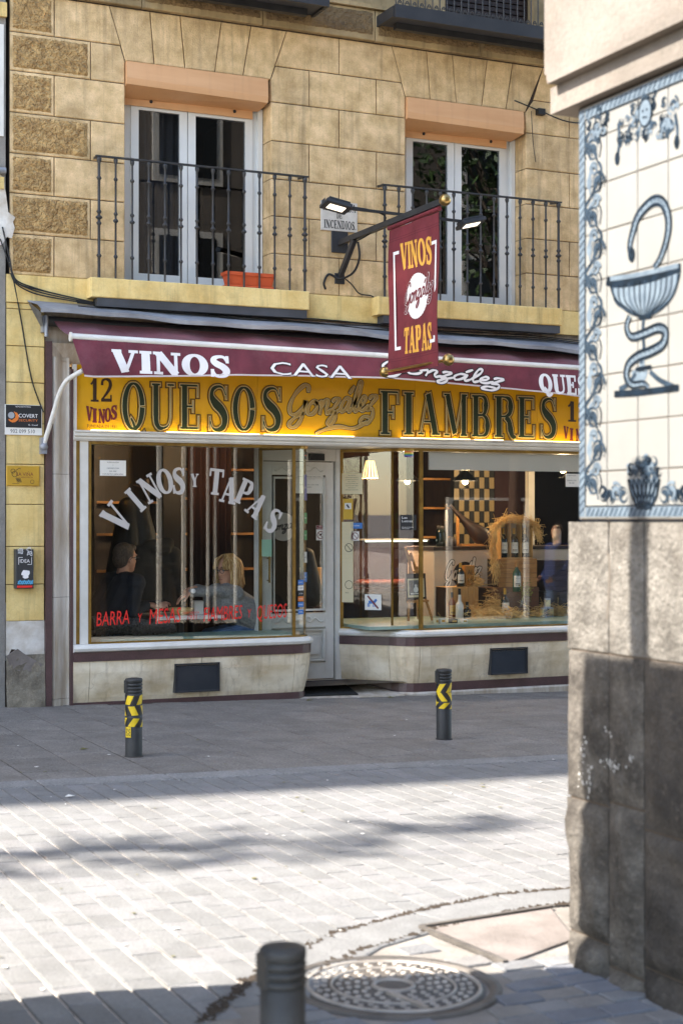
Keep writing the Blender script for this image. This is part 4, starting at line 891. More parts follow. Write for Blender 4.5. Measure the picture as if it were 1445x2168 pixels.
# stickers on the corner post of the near window
stk = [(964, 'black', .075, '8'), (1032, mat('sticker_lilac', '#5a5590', .5), .24, 'GUIA'), (1097, 'green_st', .10, 'TOP'), (1133, 'green_st', .09, 'ECO'), (1180, 'paper', .10, 'MENU'), (1222, 'blue_st', .09, 'VISA')]
for k, (py, m, hh, tx) in enumerate(stk):
    notice('window_sticker', (2.462, .075, W(643, py, .07).z), (.75, .66, 0) if 0 else (.80, .60, 0), .05, hh, m, ('dark sticker with red mark at the top of the corner glass', 'tall lilac sticker on the corner glass', 'green sticker in the middle of the corner glass', 'second green sticker just below the first on the corner glass', 'pale sticker under the green ones on the corner glass', 'blue and white card sticker low on the corner glass')[k], 'sticker', [(tx, .5, .5, .014, .034)], 'red_letter' if k == 0 else 'white_letter' if m != 'paper' else 'black_letter', 'stickers on the corner glass')
for k, (py, m, tx) in enumerate(((1233, 'blue_st', 'EURO'), (1245, 'paper', 'CARD'), (1257, 'black', 'JCB'), (1268, 'orange_st', 'MAES'), (1280, 'blue_st', 'PASS'), (1296, 'blue_st', 'OK'))):
    notice('card_sticker', (2.385, .004, W(630, py, 0).z), (.97, .22, 0), .062, .044, m, ('topmost small card sticker beside the brass post, blue', 'pale card sticker under the topmost blue one', 'black card sticker in the column beside the brass post', 'orange card sticker in the column beside the brass post', 'blue card sticker just under the orange one', 'lowest blue card sticker beside the brass post')[k], 'sticker', [(tx, .5, .5, .012, .044)], 'white_letter' if m != 'paper' else 'black_letter', 'card stickers by the brass post')
p = (2.235, .49, W(592, 1160, .5).z); e_, xf = notice('exit_sticker', p, (-.53, .85, 0) if 0 else (.25, -.4, 0), .14, .16, mat('sticker_pale_green', '#8fb59c', .5), 'pale green sticker seen through the window beside the door', 'sticker'); 

# entrance step, mat
MB().add([(2.15, YD + .4, .056), (3.1, YD + .4, .056), (3.1, YD - .02, .052), (3.45, -.02, -.062), (3.45, -.03, -.2), (2.35, -.03, -.2), (2.35, -.02, -.058), (2.15, YD - .02, .052)], [(0, 7, 2, 1), (7, 6, 3, 2), (6, 5, 4, 3)]).build('entrance_floor', M['marble_pale'], shop)
def fz(y): return -.06 + (y + .02) / (YD) * .112
e_ = MB(); q = [(2.30, .06), (2.98, .02), (2.99, .47), (2.28, .47)]; e_.add([(x, y, fz(y) + .004) for x, y in q] + [(x, y, fz(y) + .014) for x, y in q], [(4, 5, 6, 7)] + [(k, (k + 1) % 4, 4 + (k + 1) % 4, 4 + k) for k in range(4)])
tag(e_.build('door_mat', mat('mat_fibre', '#1d1c1b', 1, bump=1.2, bscale=220)), 'black fibre mat lying on the marble floor before the door', 'mat')

# ------------------------------------------------------------------ yellow signboard
sign = empty('shop_sign', (2.8, .0, 2.37), 'long yellow signboard lettered Quesos and Fiambres in green above the shop windows', 'sign')
sx = [.268, wx(545), wx(879), wx(996), wx(1137), 5.52, 7.3]
for a, b in zip(sx, sx[1:]): MB().box(a + .001, b - .001, .005, .03, 2.374, 2.945).build('sign_panel', M['sign_yellow'], sign)
MB().box(.236, .267, -.02, .03, 2.374, 2.945).build('frame', M['white'], sign)
ld = MB()
for a, b in ((190, 292), (350, 545), (556, 745), (845, 990), (1000, 1060), (1085, 1225)): ld.box(wx(a), wx(b), -.045, -.03, 2.3735, 2.379)
ld.build('light_strip', M['led'], sign)
def sign_letter(ch, xa, xb, ya, yb, kind='big'):
    A = W(xa, yb); B = W(xb, yb); z1 = W(xa, ya).z; gw = GL[ch][0]; wd = (B.x - A.x); ht = z1 - A.z
    sh_ = .018 if kind == 'big' else 0
    mk = lambda m, e, d: strokes(mb := MB(), GL[ch][1], flat((A.x, -d, A.z), EX, EZ), wd / gw, ht, e, 0) or mb
    b1 = mk('', .012, 0.0); o = b1.build('letter', M['dark_letter'], sign); o.location.y = 0
    for v in (): pass
    mk('', .004, .002).build('letter_edge', M['ochre_letter'], o); mk('', -.0045, .004).build('letter_line', M['cream_letter'], o); mk('', -.009, .006).build('letter_face', M['green_letter'], o)
for args in (('Q', 256, 311, 806, 912), ('U', 319, 371, 809, 910), ('E', 379, 425, 811, 910), ('S', 438, 484, 813, 914), ('O', 490, 541, 815, 914), ('S', 551, 597, 817, 914),
             ('F', 803, 846, 825, 921), ('I', 851, 877, 828, 922), ('A', 881, 932, 830, 922), ('M', 937, 990, 831, 924), ('B', 996, 1038, 834, 926), ('R', 1044, 1092, 836, 927), ('E', 1094, 1134, 838, 928), ('S', 1141, 1178, 840, 929)): sign_letter(*args)
scr = MB(); A = W(600, 912); sxx = W(800, 912).x - A.x
for nm, m, e, d in (('script_outline', 'dark_letter', .0095, .0), ('script_edge', 'cream_letter', .003, .003), ('script_face', 'tan_letter', .0, .006)):
    mb = MB(); script(mb, flat((A.x, -d, A.z + .125), (1, 0, .10), EZ), sxx, .27, .030, e, .0, True); o = mb.build(nm, M[m], sign)
for x_ in (0, 1010):
    mb = MB()
    f = lambda px: W(px + x_, 900).x
    for ch, a, b, z0, z1 in (('1', 190, 209, 850, 801), ('2', 212, 238, 850, 803)):
        A, B = W(a + x_, z0 + x_ * .042), W(b + x_, z0 + x_ * .042); strokes(mb, GL[ch][1], flat((A.x, .002, A.z), EX, EZ), (B.x - A.x) / GL[ch][0], .205, 0, 0)
    o = mb.build('house_number', M['dark_letter'], sign)
    mb = MB()
    for k, ch in enumerate('VINOS'):
        a = 183 + k * 13; A = W(a + x_, 893 + x_ * .038 - 2 + (k - 2) ** 2 * -1.6 + 4); an = (k - 2) * .10
        strokes(mb, GL[ch][1], flat((A.x, .002, A.z), (1, 0, an), EZ), .055 / GL[ch][0] * (1 if ch != 'I' else .7), .12, .003, 0)
    mb.build('red_word', M['maroon_letter'], sign)
    mb = MB(); A = W(185 + x_, 905 + x_ * .038); sans(mb, 'FUNDADA EN 1931', flat((A.x, .003, A.z), EX, EZ), .26, .028, .001); mb.build('date_line', M['dark_letter'], sign)

# ------------------------------------------------------------------ awning
awn = empty('awning', (2.8, -.06, 3.3), 'burgundy fabric awning with white lettered valance over the signboard', 'awning')
YB = -.55; X0, X1 = .075, 6.2
def barz(x): return 3.115 - .0118 * (x - .08)
def topz(x): return 3.318 - .0105 * x
def wav(x): return .010 * math.sin(x * 5.1) + .006 * math.sin(x * 11 + 1)
cn = MB(); cn.grid(lambda a, b: (X0 - .03 * (1 - b) + (X1 - X0) * a, -.06 + (YB + .06) * b, topz(X0 + (X1 - X0) * a) * (1 - b) + (barz(X0 + (X1 - X0) * a) + .01) * b - .035 * math.sin(math.pi * b) + (.020 * math.sin(a * 47) + .006 * math.sin(a * 131 + b * 3)) * math.sin(math.pi * b)), 90, 8)
cn.build('canopy', M['awning'], awn)
ZB = [(.0, 2.795), (.16, 2.788), (.8, 2.815), (1.5, 2.852), (2.2, 2.872), (3.0, 2.885), (3.6, 2.862), (4.3, 2.83), (5.0, 2.79), (6.4, 2.75)]
def botz(x):
    for (a, za), (b, zb) in zip(ZB, ZB[1:]):
        if a <= x <= b: return za + (zb - za) * (x - a) / (b - a)
    return ZB[-1][1]
def val_y(x, z):
    v = (barz(x) - z) / .33; return YB - .028 - .03 * v - (.016 * math.sin(x * 4.2 + 1) + .012 * math.sin(x * 9.7) + .006 * math.sin(x * 23 + 4 * v)) * v - .02 * math.sin(v * 3) * v
def vpt(a, b):
    x = X0 + (X1 - X0) * a; z = barz(x) - .02 + (botz(x) - barz(x) + .02) * b; x += .085 * b * max(0, 1 - a * 12); return (x, val_y(x, z), z)
va = MB(); va.grid(vpt, 120, 8); va.build('valance', M['awning'], awn)
for a_ in (.075, .235, .395, .56, .72, .88):
    sm_ = MB(); sm_.grid(lambda a, b: tuple(Vector(vpt(a_ + .0016 * a, b)) + Vector((0, -.0025, 0))), 1, 8); sm_.build('seam', M['awning'], awn)
hm = MB(); hm.grid(lambda a, b: tuple(Vector(vpt(a, 1)) + Vector((0, -.004, -.010 + .014 * b))), 120, 1); hm.build('hem', mat('hem_cloth', '#c9bcb8', .8), awn)
MB().tube([(X0 - .0, YB, barz(X0)), (X1, YB, barz(X1))], .031, 12).build('front_bar', M['white'], awn)
MB().tube([(X0 - .012, YB, barz(X0)), (X0 + .004, YB, barz(X0))], .04, 12).build('bar_cap', M['white'], awn)
MB().tube([(-.01, -.05, 3.30), (X1, -.05, 3.245)], .045, 10).build('roller', M['black_metal'], awn)
bk = MB(); bk.box(-.05, -.0, -.09, .0, 3.2, 3.34); bk.tube([(-.02, -.1, 3.34), (-.02, -.1, 3.16)], .018, 8); bk.build('bracket', M['lead'], awn)
ar = MB(); ar.tube(catmull([W(93, 940, -.07), W(104, 905, -.12), W(116, 865, -.2), W(126, 832, -.28), W(140, 807, -.36), W(158, 794, -.44), W(176, 784, -.52)], 5), .021, 8); arm = ar.build('arm', M['white'], awn)
wb = MB(); wb.box(-.06, -.01, -.09, -.018, 2.16, 2.30); wb.ball((-.035, -.07, 2.22), .04, 8); wb.build('wall_bracket', M['lead'], arm)
def vxf(x, z, off): return Vector((x, val_y(x, z) - .004 - off, z))
def vtext(mb, t, xa, xb, yb, ya, fn, **k):
    A, B = W(xa, yb, -.58), W(xb, yb, -.58); h = W(xa, ya, -.58).z - A.z
    fn(mb, t, lambda x, z, d: vxf(A.x + x, A.z + z - .0118 * x, d), B.x - A.x, h, **k)
mb = MB(); vtext(mb, 'VINOS', 236, 483, 787, 740, serif, e=.004); mb.build('lettering', M['white_letter'], awn); mb = MB(); vtext(mb, 'QUESOS', 1136, 1290, 832, 791, serif, e=.003); mb.build('lettering', M['white_letter'], awn)
for m, e, d in (('black_letter', .009, 0), ('white_letter', .0, .002)):
    mb = MB()
    if e:
        for dx, dz in ((-.006, 0), (.006, 0), (0, .006), (0, -.006), (.009, -.006)): vtext(mb, 'CASA', 569, 741, 793, 765, lambda b, t, xf, w_, h_: sans(b, t, lambda x, z, q: xf(x + dx, z + dz, q), w_, h_, off=.0004 * abs(dx + dz) * 100))
    else: vtext(mb, 'CASA', 569, 741, 793, 765, lambda b, t, xf, w_, h_: sans(b, t, xf, w_, h_, off=.004))
    mb.build('lettering', M[m], awn)
for m, e, d in (('black_letter', .012, 0), ('white_letter', .003, .004)):
    mb = MB(); A = W(790, 793, -.58); B = W(1066, 793, -.58); script(mb, lambda x, z, q: vxf(A.x + x, A.z + .0 + z - .075 * x + .045, q), B.x - A.x, .13, .016, e, d); mb.build('lettering', M[m], awn)

# lead hood over the awning and the cables that lie on it
hd = empty('lead_hood', (2.8, -.1, 3.4), 'wavy grey lead sheet hood running along the wall above the burgundy awning', 'hood')
def hz(x): return -.019 * x + .010 * math.sin(x * 3.1) + .005 * math.sin(x * 9)
h_ = MB(); h_.grid(lambda a, b: (-.17 + 7 * a - (.0 if b < .5 else -.06), -.02 - .25 * b, (3.475 - .004 * a - .016 * 7 * a) * (1 - b) + (3.375 + hz(7 * a)) * b), 90, 4)
h_.grid(lambda a, b: (-.11 + 6.9 * a, -.27 + .002 * b, 3.375 + hz(6.9 * a) - .035 * b + .004), 90, 1); h_.build('sheet', M['lead'], hd)
h2 = MB(); h2.add([(-.17, -.02, 3.475), (-.11, -.27, 3.345), (-.02, -.02, 3.2)], [(0, 1, 2), (2, 1, 0)]); h2.build('end_sheet', M['lead'], hd)
cb = MB()
for k, (dy, dz) in enumerate(((-.06, .03), (-.09, .02), (-.12, .012))):
    cb.tube([(x, dy, 3.47 - .016 * (x + .17) - .04 * (-dy - .02) / .1 + dz + .012 * math.sin(x * (3 + k) + k)) for x in [i * .25 for i in range(1, 27)]], .006, 5)
for k in range(3): cb.tube(catmull([W(22, 560 + 9 * k, -.04), W(34, 592 + 4 * k, -.05), W(70, 608 + 6 * k, -.05), W(130, 625 + 4 * k, -.08), W(200, 640 + 2 * k, -.1)], 6), .006, 5)
cb.tube(catmull([W(0, 505, -.04), W(20, 560, -.04), W(30, 600, -.03), W(45, 680, -.025), W(66, 800, -.025), W(92, 873, -.03)], 6), .006, 5)
cb.tube(catmull([W(5, 480, -.04), W(20, 545, -.045), W(34, 596, -.045), W(90, 615, -.05), W(190, 638, -.09)], 6), .007, 5)
tag(cb.build('cable_bundle', M['black']), 'loose black cables running down the yellow pier and along the hood', 'cable')
# ------------------------------------------------------------------ banner on its bracket, floodlights
XB = 2.775
bk = empty('sign_bracket', (XB, 0, 4.18), 'black iron bracket with brass ball tips carrying the hanging burgundy banner', 'bracket')
MB().bbox(XB - .085, XB + .085, -.014, -.002, 4.09, 4.29, .004).build('wall_plate', M['black_metal'], bk)
MB().bar((XB, -.014, 4.185), (XB, -2.02, 4.20), .045, .05).build('bar', M['black_metal'], bk)
MB().bar((XB, -.01, 3.86), (XB, -.33, 4.165), .04, .05).build('strut', M['black_metal'], bk)
MB().bbox(XB - .05, XB + .05, -.012, -.002, 3.80, 3.90, .003).build('foot_plate', M['black_metal'], bk)
MB().ball((XB, -2.05, 4.205), .05, 14).tube([(XB, -2.0, 4.2), (XB, -2.03, 4.203)], .03, 10).build('ball_tip', M['brass_ball'], bk)
MB().bar((2.34, -1.05, 4.285), (3.50, -1.05, 4.262), .03, .022).build('cross_arm', M['black_metal'], bk)
cb = MB(); cb.tube(catmull([(XB + .02, -.36, 4.14), (XB + .05, -.33, 4.0), (XB + .04, -.22, 3.88), (XB - .02, -.06, 3.84), (XB - .12, -.03, 3.88), (XB - .17, -.03, 3.80), (XB - .15, -.02, 3.74)], 6), .011, 6)
cb.tube(catmull([(XB + .03, -.03, 3.86), (XB + .12, -.02, 3.80), (XB + .2, -.02, 3.72), (XB + .34, -.02, 3.70), (XB + .42, -.02, 3.6)], 6), .006, 5)
cb.tube(catmull([(2.42, -1.04, 4.30), (2.6, -1.03, 4.29), (2.75, -1.02, 4.24), (XB, -.7, 4.17), (XB, -.36, 4.14)], 6), .007, 5); cb.build('cable', M['black'], bk)
def flood(x, y, z, tilt_, lab):
    e = empty('floodlight', (x, y, z), lab, 'floodlight', 'floodlights on the sign bracket')
    mx = Matrix.Translation((x, y, z)) @ Matrix.Rotation(tilt_, 4, 'Y') @ Matrix.Rotation(R(-14), 4, 'X')
    def put(mb, n, m): mb.v = [tuple(mx @ Vector(v)) for v in mb.v]; return mb.build(n, M[m], e)
    b = MB(); b.bbox(-.12, .12, -.08, .08, -.028, .01, .01, 'top'); [b.box(-.10, .10, -.075 + k * .02, -.070 + k * .02, .01, .022) for k in range(8)]; put(b, 'housing', 'black_metal')
    put(MB().box(-.075, .075, -.04, .04, -.032, -.0281), 'lens', 'flood_led')
    put(MB().box(-.125, -.121, -.03, .03, -.03, .02).box(.121, .125, -.03, .03, -.03, .02), 'yoke', 'black_metal')
    l = bpy.data.lights.new('flood', 'SPOT'); l.energy = 6; l.spot_size = R(120); l.color = (1, .85, .65); l.shadow_soft_size = .06
    o = bpy.data.objects.new('flood_lamp', l); COL.objects.link(o); o.matrix_world = mx @ Matrix.Translation((0, 0, -.04)); o.parent = e; o.matrix_parent_inverse = Matrix.Translation((-x, -y, -z))
flood(2.26, -1.05, 4.305, R(10), 'black floodlight held in front of the painted insurance plaque, lamp lit')
flood(3.58, -1.05, 4.262, R(-14), 'black floodlight on the far arm of the bracket before the second balcony, lamp lit')
ban = empty('hanging_banner', (XB, -1.5, 4.13), 'long burgundy banner lettered Vinos and Tapas hanging from the iron bracket', 'banner')
BY0, BY1, BZ1, BZ0 = -1.03, -1.955, 4.125, 2.862
def by_x(y, z): return XB - .016 * math.sin((y + 1) * 4.5) * (4.13 - z) + .007 * math.sin(z * 7 + y * 3) + .005 * math.sin(y * 14 + z * 2)
cl = MB()
for s in (0, .003): cl.grid(lambda a, b: (by_x(BY0 + (BY1 - BY0) * a, BZ1 + (BZ0 - BZ1) * b) + s, BY0 + (BY1 - BY0) * a, BZ1 + (BZ0 - BZ1) * b), 40, 40)
cl.build('cloth', M['banner'], ban)
hm = MB()
for z in (BZ1 - .09, BZ1 - .11, BZ0 + .11, BZ0 + .13): hm.grid(lambda a, b: (by_x(BY0 + (BY1 - BY0) * a, z) - .0012, BY0 + (BY1 - BY0) * a, z + .004 * b), 16, 1)
hm.build('seam', mat('seam', '#58202a', .9), ban)
rd = MB().tube([(XB, BY0 + .05, BZ0 + .035), (XB, BY1 - .09, BZ0 + .035)], .013, 8); rd.ball((XB, BY1 - .15, BZ0 + .035), .05, 14); rd.ball((XB, BY0 + .085, BZ0 + .035), .048, 14); rd.build('bottom_rod', M['brass_ball'], ban)
MB().tube([(XB + .0, BY0, BZ1 + .02), (XB, BY1, BZ1 + .028)], .02, 8).build('top_sleeve', M['banner'], ban)
def bxf(s, z, d):
    y = BY0 - s; return Vector((by_x(y, z) - .0015 - d, y, z))
def bpt(px, py): p = WX(px, py, XB); return BY0 - p.y, p.z
def btext(t, pa, pb, pt, m, sp=.05):
    (s0, z0), (s1, z1) = bpt(*pa), bpt(*pb); h = bpt(*pt)[1] - z0; mb = MB()
    serif(mb, t, lambda x, z, d: bxf(s0 + x, z0 + (z1 - z0) * x / (s1 - s0) + z, d), s1 - s0, h, .003, 0, sp); return mb.build('lettering', M[m], ban)
btext('VINOS', (848, 571), (912, 557), (848, 516), 'gold_letter'); btext('TAPAS', (852, 749), (917, 738), (852, 695), 'gold_letter')
mb = MB(); c = bpt(881, 626); disc(mb, bxf, c[0], c[1], .205, 72, .001, .19, .025); mb.build('white_disc', M['white_letter'], ban)
mb = MB(); a = bpt(849, 655); b = bpt(918, 630); script(mb, lambda x, z, d: bxf(a[0] + x, a[1] + .02 + z + .10 * x, d + .0015), b[0] - a[0], .17, .020, .004); mb.build('lettering_outline', M['white_letter'], ban); mb = MB(); script(mb, lambda x, z, d: bxf(a[0] + x, a[1] + .02 + z + .10 * x, d + .003), b[0] - a[0], .17, .020, .0); mb.build('lettering', M['banner'], ban)
mb = MB()
for (u0, v0), (u1, v1), s in (((836, 537), (838, 738), 1), ((923, 511), (929, 719), -1)):
    p, q = bpt(u0, v0), bpt(u1, v1); sw = .028; x0 = p[0]
    for za in (p[1], q[1]): rect(mb, bxf, min(x0, x0 + s * .085), max(x0, x0 + s * .085), za - sw / 2, za + sw / 2, .001)
    rect(mb, bxf, x0 - sw / 2, x0 + sw / 2, q[1] - sw / 2, p[1] + sw / 2, .0016); mb.build('bracket_mark', M['white_letter'], ban); mb = MB()

# ------------------------------------------------------------------ plaques, boxes, planter on the wall
A, B = W(678, 424), W(755, 493); e = empty('insurance_plaque', (A.x, -.01, B.z), 'old white painted plaque lettered Asegurada de Incendios on the stone between the balconies', 'plaque')
MB().bbox(A.x, B.x, -.014, -.001, B.z, A.z, .003).build('plate', mat('plaque_white', '#cfc8bd', .7, col2='#b5aca0', nscale=6, dirt=.4, scol='#6d6257'), e)
t = MB(); xf = flat((A.x, -.0145, B.z), EX, EZ); w_ = B.x - A.x; serif(t, 'ASEGURADA', xf, w_ * .9, .075, .0, 0); t.v = [(x + .02, y, z + .185) for x, y, z in t.v]
t2 = MB(); serif(t2, 'DE', xf, .055, .05); t.add([(x + .16, y, z + .118) for x, y, z in t2.v], t2.f); t2 = MB(); serif(t2, 'INCENDIOS.', xf, w_ * .88, .078); t.add([(x + .03, y, z + .022) for x, y, z in t2.v], t2.f)
t.build('lettering', M['black_letter'], e)
A, B = W(9, 856), W(87, 922); e = empty('alarm_sign', (A.x, -.02, B.z), 'black alarm company plate with orange swoosh and phone number on the yellow pier', 'sign')
MB().box(A.x, B.x, -.030, -.0165, B.z, A.z).build('plate', M['paper'], e); MB().box(A.x + .006, B.x - .006, -.033, -.0302, B.z + .062, A.z - .004).build('black_field', M['black'], e)
xf = flat((A.x, -.0335, B.z), EX, EZ); t = MB(); sans(t, 'COVERT', xf, .165, .032, 0, .115, .148); sans(t, 'INSTALACI\u00d3N PROTEGIDA', xf, .13, .010, 0, .09, .235); sans(t, 'R. Conf', xf, .08, .012, 0, .2, .08); t.build('print', M['white_letter'], e)
t = MB(); sans(t, 'SECURITY', xf, .165, .020, 0, .115, .115); seg(t, xf, [(.075, .195), (.1, .17), (.095, .135), (.06, .115), (.03, .13)], [.008, .02, .03, .03, .03, .024, .016, .01], .0005); t.build('print', M['orange_st'], e)
t = MB(); disc(t, xf, .052, .165, .028, 16, .001); t.build('print', M['lead'], e); t = MB(); sans(t, '902 099 510', flat((A.x, -.0305, B.z), EX, EZ), .21, .032, 0, .045, .016); t.build('print', M['black_letter'], e)
A, B = W(12, 986), W(82, 1029); e = empty('tavern_plaque', (A.x, -.02, B.z), 'small brass coloured plaque with grape drawing reading La Vi\u00f1a below the alarm plate', 'plaque')
MB().bbox(A.x, B.x, -.030, -.0165, B.z, A.z, .004).build('plate', mat('plaque_gold', '#c9a03a', .4, metal=.3, col2='#b98f30'), e)
xf = flat((A.x, -.0305, B.z), EX, EZ); t = MB(); sans(t, 'LA VI\u00d1A', xf, .145, .030, 0, .085, .085); sans(t, 'VINOTECA', xf, .10, .012, 0, .125, .066); t.build('print', M['maroon_letter'], e)
t = MB(); ring(t, xf, .07, .10, .024, .004, 14); ring(t, xf, .055, .125, .018, .004, 12); seg(t, xf, [(.08, .13), (.11, .15), (.12, .14)], .004)
for q in range(9): ring(t, xf, .085 + .014 * (q % 3) + .005 * (q // 3), .062 - .013 * (q // 3), .006, .003, 8)
ring(t, xf, .22, .035, .016, .003, 12); seg(t, xf, [(.05, .02), (.11, .02)], .003, .001, 1); t.build('print', M['black_letter'], e)
A, B = W(33, 1163, -.09), W(71, 1246, -.09); e = empty('meter_box', (A.x, -.05, B.z), 'small black metal box covered in white graffiti stickers on the yellow pier', 'box')
MB().bbox(A.x, B.x, -.095, -.016, B.z, A.z, .006).build('casing', M['black_metal'], e)
xf = flat((A.x, -.0955, B.z), EX, EZ); t = MB(); rr = random.Random(5); wd = B.x - A.x
for s in range(3): seg(t, xf, [(.02 + rr.uniform(0, .04), .29 + rr.uniform(0, .05)) for _ in range(6)], .005)
for s in range(2): seg(t, xf, [(.09 + rr.uniform(0, .05), .28 + rr.uniform(0, .07)) for _ in range(7)], .004)
sans(t, 'IDEA', xf, .085, .03, 0, .035, .22)
for a, b in (((.025, .205), (.025, .265)), ((.135, .205), (.135, .265)), ((.025, .265), (.06, .265)), ((.135, .205), (.10, .205))): seg(t, xf, [a, b], .004, .001, 1)
disc(t, xf, .085, .13, .035, 9, .001, .026, .2); disc(t, xf, .085, .098, .026, 7, .0014, .012, .15); t.build('sticker', M['white_letter'], e)
t = MB(); seg(t, xf, [(.02 + .018 * k, .04 + .03 * (k % 2)) for k in range(8)], .012, .001, 3); seg(t, xf, [(.02 + .018 * k, .065 - .025 * (k % 2)) for k in range(8)], .008, .0015, 3); t.build('sticker', mat('sticker_sky', '#4f9fc4', .5), e)
t = MB(); rect(t, xf, .012, wd - .012, .008, .026, .001); t.build('sticker', M['red_letter'], e)
A, B = W(471, 576, -.03), W(572, 612, -.03); e = empty('flower_box', (A.x, -.08, 3.69), 'empty terracotta coloured plastic flower box behind the balcony railing', 'planter')
z0, z1 = 3.69, 3.825; xa, xb = A.x + .0, B.x
pv = []
for z, i in ((z0 + .018, .02), (z1 - .03, .004), (z1 - .03, -.008), (z1, -.008), (z1, .006), (z0 + .06, .02)):
    pv += [(xa + i, -.135 + i, z), (xb - i, -.135 + i, z), (xb - i, -.012 - i, z), (xa + i, -.012 - i, z)]
m_ = MB(); m_.add(pv, [(k * 4 + j, k * 4 + (j + 1) % 4, k * 4 + 4 + (j + 1) % 4, k * 4 + 4 + j) for k in range(5) for j in range(4)] + [(3, 2, 1, 0), (20, 21, 22, 23)]); m_.build('trough', M['terracotta'], e)
MB().bbox(xa - .01, xb + .01, -.145, -.005, z0, z0 + .016, .004, 'top').build('saucer', M['terracotta'], e)
kb = MB(); p = W(1140, 238); kb.box(p.x - .04, p.x + .04, -.06, -.001, p.z - .03, p.z + .03); kb.tube(catmull([(p.x - .3, -.03, p.z + .08), p + Vector((0, -.05, 0)), (p.x + .3, -.03, p.z - .06), (p.x + .6, -.02, p.z - .05)], 6), .007, 5); kb.tube(catmull([(p.x - .1, -.02, p.z), (p.x - .08, -.02, p.z - .3), (p.x - .05, -.02, p.z - .5)], 5), .004, 4)
tag(kb.build('junction_box', M['black']), 'small black junction box with trailing cables beside the second shutter', 'junction box')

# ------------------------------------------------------------------ bollards
def bollard(loc, tapes, lab, sc=.95):
    e = empty('bollard', loc, lab, 'bollard', 'rubber bollards along the street'); x, y, z = loc; o = MB()
    o.lathe([(.060, -.02), (.060, .45), (.055, .452), (.055, .465)], loc, 24).build('post', M['bollard'], e)
    pr = [(.055, .44)]
    for k in range(3): pr += [(.052, .452 + k * .024), (.061, .455 + k * .024), (.063, .462 + k * .024), (.061, .470 + k * .024), (.052, .473 + k * .024)]
    pr += [(.062, .526), (.063, .545), (.058, .553), (.03, .558), (.001, .559)]
    h = MB().lathe(pr, loc, 24); h.box(x - .0635, x - .04, y - .03, y + .03, z + .452, z + .54); h.build('cap', M['bollard'], e)
    o = MB().lathe([(.075, -.005), (.062, .006)], loc, 20, cap=False).build('base_ring', M['dark_joint'], e)
    for z0, z1, sk_, ph in tapes:
        t = MB(); n = 24; rr = random.Random(int(z0 * 1000)); wz = lambda k: .004 * math.sin(k * 1.1 + ph)
        for k in range(n):
            a0, a1 = 2 * math.pi * k / n, 2 * math.pi * (k + 1) / n; t.mi = ((k + ph) // 3) % 2; mbl = 6; r_ = .0615 + .0004 * ((k // 3) % 2)
            vs = []
            for q in range(mbl + 1):
                f = q / mbl
                for a, kk in ((a0, k), (a1, k + 1)):
                    vs.append((x + r_ * math.cos(a + sk_ * f), y + r_ * math.sin(a + sk_ * f), z + z0 + wz(a + sk_ * f) + (z1 - z0) * f))
            t.add(vs, [(2 * q, 2 * q + 1, 2 * q + 3, 2 * q + 2) for q in range(mbl)], True)
        t.build('hazard_tape', [M['tape_yellow'], M['tape_black']], e)
    e.scale = (sc, sc, sc); return e
p = WG(283, 1602); b1 = bollard((p.x, p.y, p.z), [(.375, .44, .5, 0), (.295, .36, -.5, 2), (.215, .275, .7, 4)], 'black rubber bollard wrapped in torn hazard tape with a yellow sticker below')
st = MB(); n = 6
st.add([(p.x + .0618 * math.cos(a), p.y + .0618 * math.sin(a), p.z + zz) for zz in (.135, .205) for a in [R(235 + 60 * 0 - 42 + 7 * k) for k in range(n + 1)]], [(k, k + 1, n + 2 + k, n + 1 + k) for k in range(n)], True); st.build('sticker', M['tape_yellow'], b1)
st = MB(); rr = random.Random(2)
for k in range(5):
    for j in range(5):
        if (k + j) % 2 == 0 and not (k == 2 and j == 2):
            a0, a1 = R(200 + 6 * k), R(205.5 + 6 * k); z0 = p.z + .145 + j * .010; st.add([(p.x + .0622 * math.cos(a), p.y + .0622 * math.sin(a), z) for z in (z0, z0 + .009) for a in (a0, a1)], [(0, 1, 3, 2)])
st.build('print', M['black_letter'], b1)
p = WG(939, 1565); bollard((p.x, p.y, p.z), [(.375, .445, .8, 1), (.30, .37, -.9, 3), (.245, .295, .9, 5)], 'black rubber bollard with neat yellow and black tape bands in front of the entrance')
p = WG(598, 2452); bollard((p.x, p.y, p.z), [], 'plain black bollard without any tape beside the round manhole cover', .93)
for k, (px, py, s, lab) in enumerate(((178, 1588, .035, 'dry curled leaf lying on the slabs near the taped bollard'), (655, 1484, .04, 'greenish fallen leaf at the foot of the near window plinth'), (828, 1478, .04, 'olive fallen leaf at the edge of the marble entrance floor'), (148, 1688, .03, 'small white scrap lying on the shaded pavers'))):
    g = WG(px, py); m_ = MB(); m_.add([(g.x - s, g.y, g.z + .004), (g.x - s * .3, g.y - s * .5, g.z + .008), (g.x + s, g.y, g.z + .006), (g.x - s * .2, g.y + s * .5, g.z + .014), (g.x, g.y, g.z + .003)], [(0, 1, 4), (1, 2, 4), (2, 3, 4), (3, 0, 4)])
    tag(m_.build('fallen_leaf' if k < 3 else 'paper_scrap', M['dead_leaf'] if k < 3 else M['paper']), lab, 'leaf' if k < 3 else 'scrap')

